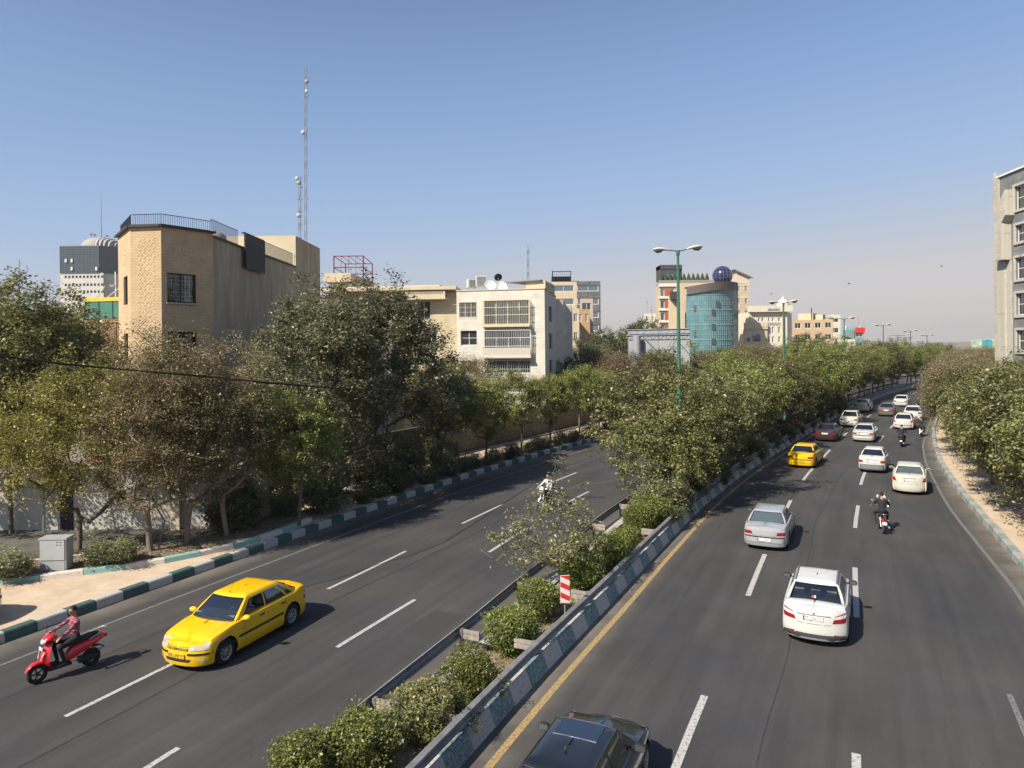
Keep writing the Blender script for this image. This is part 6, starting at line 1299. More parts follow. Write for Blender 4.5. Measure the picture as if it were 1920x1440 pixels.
# ---- shape presets --------------------------------------------------------------
SIDE = [0, .05, .09, .26, .44, .465, .50, .68, .80, .83, .92, 1]
WIN6 = {2: 0, 3: 0, 6: 1, 7: 1, 9: 2}; WIN4 = {2: 0, 3: 0, 6: 1, 7: 1}
def sedan(L=4.5, W=1.72, H=1.42, x0=1.15, x1=.45, x2=-.95, x3=-1.62, belt=.93, hood=.90, nose=.72, trunk=1.0, tail=.97, wb=2.67, **k):
    d = dict(L=L, W=W, H=H, xf=wb / 2 + .08, xr=-wb / 2 + .08, wr=.305, deck=[(-L / 2, tail - .03), (-L / 2 + .1, tail), (x3, trunk), (x3 + .3, belt + .02), (x0 - .3, belt - .01), (x0, hood), (L / 2 - .5, lerp(hood, nose, .45)), (L / 2 - .1, nose), (L / 2, nose - .04)],
             gh=dict(x0=x0, x1=x1, x2=x2, x3=x3, rw=W / 2 - .30, side=SIDE, win=WIN6, black=(5,)))
    d.update(k); return d
TX = paint('taxi_yellow', (.72, .42, .003), .5); WHT = paint('white_paint', (.52, .51, .475), .5); CRM_P = paint('cream_white_paint', (.52, .50, .43), .5); SIL = paint('silver_paint', (.42, .43, .44), .8, .32, .35); GRY = paint('grey_beige_paint', (.17, .155, .14), .7, .35, .3); MAR = paint('dark_maroon_paint', (.045, .022, .025), .8); BLK = paint('black_paint', (.010, .011, .013), 1.0, .22, dirt=.2)
TRK = 'cars driving away on the right carriageway'
def place_rear(px, py, L, z=.26):
    """ground centre and heading of a car whose rear bumper bottom is seen at this pixel"""
    p = P(px, py, z); s_, o_ = near_s(p); q, h = at(s_, o_); hv = Vector((math.cos(h), math.sin(h), 0)); return Vector((p.x, p.y, 0)) + hv * (L / 2), h
# 1 yellow sedan taxi coming towards us
fw_, rw_ = P(422, 1246), P(547, 1174); hv = (fw_ - rw_).normalized(); hd = math.atan2(hv.y, hv.x); lp = Vector((-hv.y, hv.x, 0)); ctr = (fw_ + rw_) / 2 - lp * .80 - hv * .08
GRILLE = mat('dark_grille', (.05, .035, .01), .6); YD = mat('taxi_grille_bars', (.50, .30, .01), .5)
tp = sedan(L=4.50, W=1.72, H=1.46, x0=1.18, x1=.42, x2=-.98, x3=-1.72, belt=.96, hood=.94, nose=.745, trunk=1.05, tail=1.01, bow=.20, taper=.13, strip=.56, mirror=TX, wglass=CGL, glass=CGD, open={('L', 0)}, wr=.325,
  patches=mir('front', 'headlight', [(.38, .60), (.82, .60), (.84, .735), (.37, .70)], LENS, off=.012, th=.012) + mir('front', 'bumper_strip', [(.32, .475), (.86, .475), (.86, .525), (.32, .525)], TRIM, off=.016, th=.02, n=(12, 2))
   + [('grille', 'front', Q(-.34, -.04, .585, .66), GRILLE, dict(off=.006)), ('grille', 'front', Q(.04, .34, .585, .66), GRILLE, dict(off=.006)), ('lower_grille', 'front', [(-.36, .30), (.36, .30), (.42, .375), (-.42, .375)], TRIM, dict(off=.006)), ('badge', 'front', Q(-.025, .025, .595, .65), GRILLE, dict(off=.012, n=(1, 1)))]
   + mir('front', 'fog_lamp', Q(.56, .74, .33, .385), LENS, off=.008) + mir('rear', 'taillight', Q(.50, .80, .74, .90), RLENS, off=.01)
   + [('grille_bar', 'front', Q(y, y + .018, .59, .655), YD, dict(off=.014, n=(1, 2))) for y in (-.30, -.25, -.20, -.15, -.10, .08, .13, .18, .23, .28)]
   + [('bonnet_seam', 'top', [(1.02, y - .004), (2.0, y * .86 - .004), (2.0, y * .86 + .004), (1.02, y + .004)], TRIM, dict(off=.002, n=(8, 1))) for y in (.64, -.64)] + [('side_strip_rear', 'left', [(-2.18, .66), (-1.82, .66), (-1.82, .71), (-2.18, .71)], TRIM, dict(off=.012, th=.01)), ('fuel_cap', 'left', [(-1.93, .82), (-1.88, .82), (-1.88, .87), (-1.93, .87)], TRIM, dict(off=.004)), ('side_marker', 'left', [(.78, .70), (.84, .70), (.84, .73), (.78, .73)], ALENS, dict(off=.006))],
  plates=[(('front', .0, .45, '۱۹ت۷۷۲ ۲۲'), dict(m=PLY))])
taxi = Car('taxi', 'yellow sedan taxi with open driver window coming towards us on the left carriageway', ctr, hd, TX, tp, cat='taxi')
b = MB(); b.tube([(.36, .0, 1.47), (.24, .0, 1.66)], [.006, .003], 4); b.tube([(.37, 0, 1.45), (.36, 0, 1.475)], .02, 6); b.build('aerial', TRIM, taxi.root)
for y0 in (-.5, .15): b = MB(); b.tube([(1.10 - abs(y0) * .1, y0 + .35, .985), (1.04, y0, 1.02), (.95, y0 - .20, 1.06)], .010, 4); b.build('wiper', TRIM, taxi.root)
# 2 black car under the camera
hd2 = at(near_s((1.2, 12.7))[0], -2)[1]; c2 = P(1108, 1380, 1.0); hv = Vector((math.cos(hd2), math.sin(hd2), 0)); c2 = Vector((c2.x, c2.y, 0)) - hv * .63
bp = sedan(L=4.40, W=1.74, H=1.44, x0=1.05, x1=.40, x2=-1.25, x3=-1.75, belt=.95, hood=.93, nose=.70, trunk=1.02, tail=.98, bow=.30, taper=.14, glass=CGD, wglass=CGD, rglass=CGD,
  patches=[('headlight', 'top', [(1.66, .66), (1.98, .60), (1.98, .74), (1.70, .81)], LENS, dict(off=.008)), ('headlight', 'top', [(1.66, -.81), (1.98, -.74), (1.98, -.60), (1.70, -.66)], LENS, dict(off=.008))], plates=[])
bc = Car('hatchback_car', 'black car with glass sunroof cut off by the bottom edge of the photo', c2, hd2, BLK, bp, TRK)
b = MB(); b.box((.0, 0, 1.429), (.55, .80, .012)); b.build('sunroof', glassmat('sunroof_glass', (.05, .06, .07), .6, .1, (.01, .012, .015)), bc.root)
for x in (.285, -.285): b = MB(); b.box((x, 0, 1.431), (.012, .80, .012)); b.build('sunroof_frame', CHR, bc.root)
b = MB(); b.lathe([(.03, 0), (.025, .03), (.01, .035), (.004, .12)], Matrix.Translation((-.72, 0, 1.455)), 8); b.build('aerial', TRIM, bc.root)
# 3 white sedan nearest on the right
def add_rear(name, label, px, py, pm, shape, cat='car', z=.26):
    c, h = place_rear(px, py, shape['L'], z); return Car(name, label, c, h, pm, shape, TRK, cat)
ws = sedan(L=4.40, W=1.74, H=1.46, x0=1.15, x1=.45, x2=-1.00, x3=-1.66, belt=.97, hood=.95, nose=.72, trunk=1.07, tail=1.06, bow=.20, taper=.14, gutters=True, rglass=CGL, mirror=TRIM, rear_lean=.05,
  patches=mir('rear', 'taillight', [(.46, .70), (.82, .70), (.86, .97), (.54, .89)], RLENS, off=.014, th=.01) + mir('rear', 'reversing_lens', [(.50, .80), (.83, .83), (.845, .925), (.54, .875)], WLENS, off=.026)
   + [('chrome_strip', 'rear', Q(-.42, .42, .865, .882), mat('dull_chrome', (.22, .23, .26), .4, .5), dict(off=.014, th=.01)), ('badge', 'rear', Q(-.03, .03, .90, .945), CHR, dict(off=.012, n=(1, 1))), ('boot_seam', 'rear', Q(-.55, .55, .635, .645), TRIM, dict(off=.003)), ('diffuser', 'rear', [(-.50, .21), (.50, .21), (.70, .37), (-.70, .37)], mat('diffuser_grey', (.05, .05, .055), .7), dict(off=.012, th=.02, n=(10, 3))), ('diffuser_plate', 'rear', [(-.40, .205), (.40, .205), (.30, .26), (-.30, .26)], mat('diffuser_silver', (.30, .31, .33), .5), dict(off=.02, th=.01))]
   + mir('rear', 'reflector', [(.42, .325), (.72, .325), (.70, .352), (.44, .352)], mat('dark_red_reflector', (.16, .02, .03), .4), off=.02) + mir('rear', 'diffuser_end', [(.5, .24), (.78, .22), (.80, .34), (.5, .40)], mat('diffuser_grey', (.05, .05, .055), .7), off=.010),
  plates=[(('rear', .02, .80, '۲۲ ل ۵۷۸ ۴۰'),)])
car3 = add_rear('sedan_car', 'nearest white sedan with black roof strips and dark rear diffuser, beside the lane dash', 1526, 1200, WHT, ws, z=.22)
for y, c in ((.06, (.5, .04, .08)), (.0, (.6, .5, .45))): b = MB(); b.lathe([(.001, .0), (.035, .01), (.03, .05), (.015, .08), (.001, .085)], Matrix.Translation((-1.5, y, 1.12)), 10); b.build('soft_toy', mat('toy_%d' % (c[0] * 100), c, .9), car3.root)
# 4 silver sedan
def boxy(**k):
    d = dict(L=4.41, W=1.71, H=1.41, x0=1.12, x1=.42, x2=-1.02, x3=-1.52, belt=.93, hood=.90, nose=.70, trunk=.99, tail=.955, bow=.10, taper=.10); d.update(k); return sedan(**d)
def boxtail(lens=RLENS, bump=None, num='', garn=None, strip=True):
    r = mir('rear', 'taillight', [(.44, .655), (.81, .655), (.82, .775), (.50, .775)], lens, off=.012, th=.01)
    r += [('rear_bumper', 'rear', Q(-.84, .84, .36, .545), bump, dict(off=.03, th=.05, n=(16, 2)))] if bump else []
    if strip: r += [('bumper_strip', 'rear', Q(-.85, .85, .545, .585), TRIM, dict(off=.034, th=.05, n=(16, 1)))]
    if garn: r += [('boot_garnish', 'rear', Q(-.42, .42, .80, .83), garn, dict(off=.01, th=.01))]
    r += [('boot_seam', 'rear', Q(-.60, .60, .615, .622), TRIM, dict(off=.003))]
    return r
add_rear('sedan_car', 'silver-grey boxy sedan with milky rear window, left of the motorcycle', 1433, 1022, SIL, boxy(rglass=CGM, glass=CGD, patches=boxtail(bump=SIL), plates=[(('rear', 0, .475, '۲۸ ب ۱۹۷ ۸۸'), dict(po=.035))]))
add_rear('taxi', 'yellow boxy taxi sedan seen from behind in the left lane', 1500, 871, TX, boxy(rglass=CGD, glass=CGD, patches=boxtail(bump=TX), plates=[(('rear', 0, .475, '۱۴ت۳۳۶ ۱۱'), dict(m=PLY, po=.035))]), cat='taxi')
pr = sedan(L=3.94, W=1.60, H=1.45, x0=1.05, x1=.40, x2=-.92, x3=-1.32, belt=.95, hood=.92, nose=.72, trunk=1.03, tail=1.0, wb=2.35, bow=.10, taper=.10, wr=.28, rglass=CGD,
  patches=mir('rear', 'taillight', Q(.50, .76, .66, .80), RLENS, off=.012, th=.01) + [('rear_bumper', 'rear', Q(-.78, .78, .27, .56), mat('grey_plastic_bumper', (.16, .17, .175), .6), dict(off=.05, th=.07, n=(14, 2))), ('boot_garnish', 'rear', Q(-.34, .34, .83, .86), mat('dull_chrome', (.22, .23, .26), .4, .5), dict(off=.01, th=.01))], plates=[(('rear', 0, .715, '۹۸ م ۲۶۴ ۱۱'),)])
add_rear('hatchback_car', 'small white saloon with grey plastic rear bumper, in the middle lane behind the motorcycle', 1634, 880, WHT, pr)
zx = sedan(L=4.40, W=1.72, H=1.47, x0=1.15, x1=.45, x2=-1.05, x3=-1.72, belt=.97, hood=.95, nose=.72, trunk=1.08, tail=1.05, bow=.26, taper=.17, rglass=CGM, mirror=CRM_P,
  patches=mir('rear', 'taillight', [(.60, .71), (.83, .74), (.84, .92), (.70, .93)], RLENS, off=.012, th=.01) + [('boot_garnish', 'rear', Q(-.32, .32, .885, .915), mat('dull_chrome', (.22, .23, .26), .4, .5), dict(off=.01, th=.01)), ('boot_seam', 'rear', Q(-.55, .55, .60, .61), TRIM, dict(off=.003))], plates=[(('rear', 0, .80, '۶۳ ن ۸۷۱ ۶۸'),)])
add_rear('sedan_car', 'rounded cream-white sedan beside the right edge line, right of the white saloon with grey bumper', 1705, 920, CRM_P, zx)
add_rear('sedan_car', 'dark maroon sedan in the left lane, ahead of the yellow boxy taxi', 1546, 823, MAR, boxy(rglass=CGD, glass=CGD, patches=boxtail(bump=MAR), plates=[(('rear', 0, .70, ''), {})]))
add_rear('sedan_car', 'silver-white sedan in the middle lane beside the dark maroon one', 1618, 824, paint('pale_silver_paint', (.52, .51, .49), .7, .35, .2), boxy(glass=CGD, patches=boxtail(bump=WHT, garn=CHR), plates=[(('rear', 0, .70, ''), {})]))
ht = sedan(L=4.03, W=1.72, H=1.46, x0=1.15, x1=.52, x2=-1.30, x3=-1.66, belt=.96, hood=.94, nose=.72, trunk=1.0, tail=.98, wb=2.44, bow=.24, taper=.15, rglass=CGD,
  patches=mir('rear', 'taillight', [(.60, .70), (.82, .72), (.83, .93), (.70, .90)], RLENS, off=.012, th=.01) + [('bumper_strip', 'rear', Q(-.7, .7, .42, .47), TRIM, dict(off=.01))], plates=[(('rear', 0, .72, ''), {})])
add_rear('hatchback_car', 'white hatchback in front of the lone scooter rider in black', 1693, 801, WHT, ht)
add_rear('sedan_car', 'white sedan in the left lane ahead of the dark maroon one', 1591, 796, CRM_P, boxy(H=1.5, rglass=CGD, patches=boxtail(lens=RLENS, bump=WHT, strip=False), plates=[(('rear', 0, .70, ''), {})]))
add_rear('sedan_car', 'pale beige sedan, farthest in the left lane next to the barrier', 1615, 769, paint('pale_beige_paint', (.56, .53, .46), .6), zx | dict(plates=[], rglass=CGD))
add_rear('sedan_car', 'grey-brown sedan in the middle lane between two white cars far ahead', 1661, 777, GRY, boxy(rglass=CGD, glass=CGD, patches=boxtail(bump=GRY), plates=[(('rear', 0, .70, ''), {})]))
hb = sedan(L=4.35, W=1.80, H=1.55, x0=1.18, x1=.52, x2=-1.45, x3=-1.85, belt=1.02, hood=.99, nose=.78, trunk=1.08, tail=1.05, wb=2.6, bow=.2, taper=.14, rglass=CGD, wr=.33,
  patches=mir('rear', 'taillight', Q(.50, .84, .82, .95), RLENS, off=.012, th=.01) + [('diffuser', 'rear', Q(-.6, .6, .24, .36), TRIM, dict(off=.012))], plates=[])
add_rear('hatchback_car', 'tall white hatchback overlapping behind the smaller white one near the right kerb', 1711, 786, WHT, hb)
add_rear('sedan_car', 'white sedan farthest ahead, half under the overhanging branches', 1688, 759, WHT, boxy(rglass=CGD, patches=boxtail(bump=WHT), plates=[]))
# silver car cut by the left edge on the slip lane: only its tail shows
c = P(2, 1170, .22); hdl = rad(205)
Car('sedan_car', 'silver car on the sandy slip lane, almost wholly cut off by the left edge', (c.x - 2.62, c.y + .1, 0), rad(178), SIL, boxy(glass=CGD, patches=boxtail(bump=SIL), plates=[]), 'cars on the slip lane').root.location.z = .232
# ================================================================ street furniture
LGREEN = mat('lamp_pole_green', (.035, .13, .085), .5, noise=.12, nscale=2); LHEAD = mat('luminaire_housing', (.48, .45, .38), .5, noise=.1); LBOWL = mat('luminaire_bowl', (.05, .045, .04), .25, coat=.5); DGREY = mat('lamp_pole_grey', (.10, .11, .11), .6)
def find_s(px, off):
    best = None
    for s in np.arange(60, 330, .25):
        p, h = at(s, off); x = 960 + FPX * p.x / p.y
        if best is None or abs(x - px) < best[0]: best = (abs(x - px), s)
    return best[1]
def lamp(px, ytip, label, mm, rz=None, off=1.6):
    s = find_s(px, off); p, h = at(s, off); z = W(px, ytip, p.y).z; e = empty('street_lamp', (p.x, p.y, .1), 0 if rz is None else rz); tag(e, label, 'street lamp', 'double-headed street lamps along the median'); z -= .1
    b = MB(); b.tube([(0, 0, 0), (0, 0, .5), (0, 0, .52), (0, 0, z * .6), (0, 0, z - .1)], [.16, .15, .125, .10, .065], 12); b.build('pole', mm, e)
    b = MB(); b.tube([(0, 0, z - .25), (0, 0, z + .02)], .10, 10); b.tube([(0, 0, 1.0), (0, 0, 1.02)], .14, 10); b.build('collar', mm, e)
    for sg in (-1, 1):
        tl = .16 if sg > 0 else .06; A = Vector((0, 0, z - .05)); B = Vector((sg * .48, 0, z + .48 * tl)); b = MB(); b.tube([A, (sg * .2, 0, z), B], .032, 8); ar = b.build('arm', mm, e)
        M_ = Matrix.Translation(B) @ Matrix.Rotation(-sg * math.atan(tl), 4, 'Y') @ (Matrix.Identity(4) if sg > 0 else Matrix.Rotation(math.pi, 4, 'Z'))
        b = MB(); b.loft([(-.02, 0, .0, .04, .04, 0), (.12, 0, .03, .09, .06, 0), (.38, 0, .05, .16, .085, 0), (.64, 0, .045, .165, .08, 0), (.80, 0, .02, .12, .05, 0), (.86, 0, 0, .05, .02, 0)], 14, M=M_); hd_ = b.build('luminaire', LHEAD, e)
        b = MB(); b.loft([(.30, 0, -.02, .08, .02, 0), (.42, 0, -.07, .135, .07, 0), (.60, 0, -.09, .145, .10, 0), (.76, 0, -.05, .10, .06, 0), (.81, 0, -.02, .04, .02, 0)], 14, M=M_); b.build('bowl', LBOWL, hd_)
    return e
lamp(1272, 470, 'tall green double-headed street lamp, nearest and largest, standing among the median trees', LGREEN, .0)
lamp(1470, 568, 'second double-headed street lamp, green, in front of the cream lettered building', LGREEN, .1)
lamp(1583, 598, 'third double-headed street lamp, in front of the pale block with deep balconies', LGREEN, -.15)
lamp(1656, 610, 'fourth double-headed street lamp, grey, right of the red-signed block', DGREY, .1)
lamp(1707, 621, 'fifth double-headed street lamp, small and grey against the haze', DGREY, 0)
lamp(1738, 629, 'sixth double-headed street lamp, hazy and tiny above the far trees', DGREY, .1)
lamp(1730, 640, 'farthest double-headed street lamp, lowest on the horizon', DGREY, 0, 9.0)
for k, (px, y0, lb) in enumerate(((1683, 628, 'hazy lattice pylon with three cross-arms between the fourth and fifth lamps'), (1697, 632, 'hazy pylon just left of the fifth lamp'))):
    Yp = 330; t = W(px, y0, Yp); e = empty('pylon', (t.x, Yp, 0)); tag(e, lb, 'pylon'); b = MB(); b.tube([(-.7, 0, 0), (-.2, 0, t.z)], .1, 4); b.tube([(.7, 0, 0), (.2, 0, t.z)], .1, 4); b.build('mast', DGREY, e)
    for q in range(3): b = MB(); b.tube([(-3.6 + q * .3, 0, t.z - .3 - q * 2.4), (3.6 - q * .3, 0, t.z - .3 - q * 2.4)], .1, 4); b.build('cross_arm', DGREY, e)
# striped marker boards in the median
SW_ = mat('sign_white', (.64, .62, .60), .5); SR_ = mat('sign_red', (.58, .035, .02), .45)
def marker(pt, rz, label, sc=1.0):
    e = empty('marker_board', pt, rz); e.scale = (sc, sc, sc); tag(e, label, 'road sign', 'red and white striped marker boards in the median'); b = MB(); b.tube([(0, .03, 0), (0, .03, 1.15)], .022, 8); b.build('post', STEEL, e)
    W_, H0, H1 = .26, .62, 1.40; b = MB(); b.box((0, 0, (H0 + H1) / 2), (W_, .025, H1 - H0)); bo = b.build('board', SW_, e); b = MB(); st = (H1 - H0) / 5.4
    for k in range(-1, 3):
        z0 = H1 - st * (2 * k + 1.0) - .02; pts = [(-W_ / 2, z0), (W_ / 2, z0 - st * .9), (W_ / 2, z0 - st * 1.9), (-W_ / 2, z0 - st)]
        q = [(x, min(H1 - .004, max(H0 + .004, z))) for x, z in pts]
        if abs(q[0][1] - q[3][1]) + abs(q[1][1] - q[2][1]) > .02: b.face([(x, -.0155, z) for x, z in q][::-1]); b.face([(x, .0155, z) for x, z in q])
    b.build('stripes', SR_, bo); return e
p = P(1060, 1172, .12); marker((p.x, p.y, .1), .15, 'red and white striped marker board behind the near barrier, below the small bare tree', 1.05)
for px, py, lb in ((1423, 858, 'striped marker board in the shade left of the yellow boxy taxi'), (1554, 787, 'striped marker board beside the barrier, left of the two far white sedans'), (1634, 747, 'tiny striped marker board at the far bend of the barrier')):
    s, o = near_s(P(px, py)); q, h = at(s, .75); marker((q.x, q.y, .1), .4, lb, 1.0)
# utility cabinet, thin posts
p = P(100, 1070, .40); e = empty('utility_cabinet', (p.x, p.y, .39), .06); tag(e, 'grey steel utility cabinet standing on the inner kerb at the left', 'cabinet'); CB = mat('cabinet_grey', (.30, .31, .31), .55, noise=.1, nscale=2)
b = MB(); b.box((0, .22, .56), (.90, .46, 1.10)); b.build('body', CB, e); b = MB(); b.box((0, .22, 1.145), (.98, .54, .06)); b.build('lid', CB, e); b = MB(); b.box((-.02, -.025, .74), (.84, .03, .70)); b.build('door', mat('cabinet_door', (.34, .35, .35), .5, noise=.08, nscale=3), e); b = MB(); b.box((-.02, -.02, .17), (.84, .02, .34)); b.build('lower_panel', CB, e)
b = MB(); 
for x in (.16, .28):
    for z in (.93, 1.03): b.box((x, -.045, z), (.05, .01, .02))
b.build('vent_slots', TRIM, e)
for px, py, ht, lb in ((82, 1002, 2.5, 'thin pale upright post behind the grey utility cabinet'), (1011, 842, 2.6, 'thin dark post on the sunlit pavement'), (1039, 838, 2.6, 'thin dark post right of the lone round-crowned street tree')):
    p = P(px, py, .2); e = empty('post', (p.x, p.y, .2)); tag(e, lb, 'post', 'thin posts on the left side'); b = MB(); b.tube([(0, 0, 0), (0, 0, ht)], .035, 6); b.build('shaft', STEEL, e); b = MB(); b.tube([(0, 0, 0), (0, 0, .08)], .07, 8); b.build('foot', STEEL, e)
# black overhead cable bundle
pts = [W(-260, 636, 17), W(0, 668, 19), W(120, 682, 20), W(250, 694.5, 21.5), W(380, 706, 23), W(500, 717, 25), W(640, 729, 29), W(800, 735, 36), W(925, 736, 44)]
b = MB(); o = pts[0].copy(); b.tube([q - o for q in pts], .026, 6); b.tube([q - o + Vector((0, 0, .035 * math.sin(i * 2.1))) for i, q in enumerate(pts)], .018, 5); e = b.build('overhead_cable', mat('cable_black', (.012, .012, .012), .7)); e.location = o; tag(e, 'black twisted overhead cable sagging across the left trees', 'cable')
# birds
for px, py, Yb, lb in ((1447, 551, 90, 'tiny dark bird above the second street lamp'), (1592, 532, 90, 'tiny dark bird above the third street lamp'), (1765, 499, 100, 'tiny pale bird left of the grey office block')):
    q = W(px, py, Yb); b = MB(); b.smooth = True; b.loft([(-.16, 0, 0, .02, .015, 0), (-.05, 0, 0, .05, .05, 0), (.08, 0, 0, .045, .045, 0), (.14, 0, .02, .03, .03, 0), (.19, 0, .02, .006, .006, 0)], 8)
    for sg in (1, -1): b.face([(.08, sg * .03, .02), (-.06, sg * .03, .02), (-.08, sg * .26, .09), (.0, sg * .30, .10)])
    e = b.build('bird', mat('bird_grey', (.06, .06, .065), .8)); e.location = q; e.rotation_euler = (0, 0, px); tag(e, lb, 'bird', 'birds in the sky')
# litter on the verge and beside the kerbs
# ================================================================ people
SKIN = mat('skin', (.36, .20, .13), .6, noise=.08, nscale=20); HAIRM = mat('dark_hair', (.018, .014, .012), .7, noise=.3, nscale=40); PANT = mat('black_trousers', (.018, .018, .020), .85, noise=.2, nscale=10); SHOE = mat('dark_shoe', (.05, .05, .055), .6)
def stripes(name, base, lines, sx_, sz_, w_=.12, both=True):
    m = bpy.data.materials.new(name); m.use_nodes = True; n = m.node_tree; b = n.nodes['Principled BSDF']; b.inputs['Roughness'].default_value = .9; t = n.nodes.new('ShaderNodeTexCoord'); sp = n.nodes.new('ShaderNodeSeparateXYZ'); n.links.new(t.outputs['Object'], sp.inputs[0])
    def ln(src, sc):
        a = n.nodes.new('ShaderNodeMath'); a.operation = 'MULTIPLY'; a.inputs[1].default_value = sc; n.links.new(src, a.inputs[0]); f = n.nodes.new('ShaderNodeMath'); f.operation = 'FRACT'; n.links.new(a.outputs[0], f.inputs[0]); l = n.nodes.new('ShaderNodeMath'); l.operation = 'LESS_THAN'; l.inputs[1].default_value = w_; n.links.new(f.outputs[0], l.inputs[0]); return l.outputs[0]
    ad = n.nodes.new('ShaderNodeMath'); ad.operation = 'ADD'; n.links.new(sp.outputs[0], ad.inputs[0]); n.links.new(sp.outputs[1], ad.inputs[1])
    a = ln(ad.outputs[0], sx_); o = a
    if both: c = ln(sp.outputs[2], sz_); mm = n.nodes.new('ShaderNodeMath'); mm.operation = 'MAXIMUM'; n.links.new(a, mm.inputs[0]); n.links.new(c, mm.inputs[1]); o = mm.outputs[0]
    mx_ = n.nodes.new('ShaderNodeMixRGB'); mx_.inputs[1].default_value = (*base, 1); mx_.inputs[2].default_value = (*lines, 1); n.links.new(o, mx_.inputs[0]); n.links.new(mx_.outputs[0], b.inputs['Base Color']); return m
PLAID = stripes('plaid_shirt', (.17, .020, .045), (.34, .20, .23), 12, 12, .13); STRIPE = stripes('striped_shirt', (.50, .50, .52), (.05, .05, .08), 26, 20, .4, False); WSH = mat('white_shirt', (.58, .57, .58), .9, noise=.08, nscale=12); BSH = mat('black_tshirt', (.022, .021, .023), .9, noise=.3, nscale=8); NAVY = mat('dark_navy_jacket', (.016, .019, .030), .85, noise=.3, nscale=8)
def ico(c, r, M3=None):
    bm = bmesh.new(); bmesh.ops.create_icosphere(bm, subdivisions=2, radius=1.0); vs = [Vector(c) + (M3 @ Vector((v.co.x * r[0], v.co.y * r[1], v.co.z * r[2])) if M3 else Vector((v.co.x * r[0], v.co.y * r[1], v.co.z * r[2]))) for v in bm.verts]; fs = [tuple(v.index for v in f.verts) for f in bm.faces]; bm.free(); return vs, fs
def ik(a, b, l1, l2, pole):
    a, b = Vector(a), Vector(b); d = b - a; D = min(d.length, (l1 + l2) * .995); u = d.normalized(); x = (l1 * l1 - l2 * l2 + D * D) / (2 * D); h = math.sqrt(max(0, l1 * l1 - x * x)); pv = Vector(pole); pv = (pv - u * pv.dot(u)).normalized(); return a + u * x + pv * h
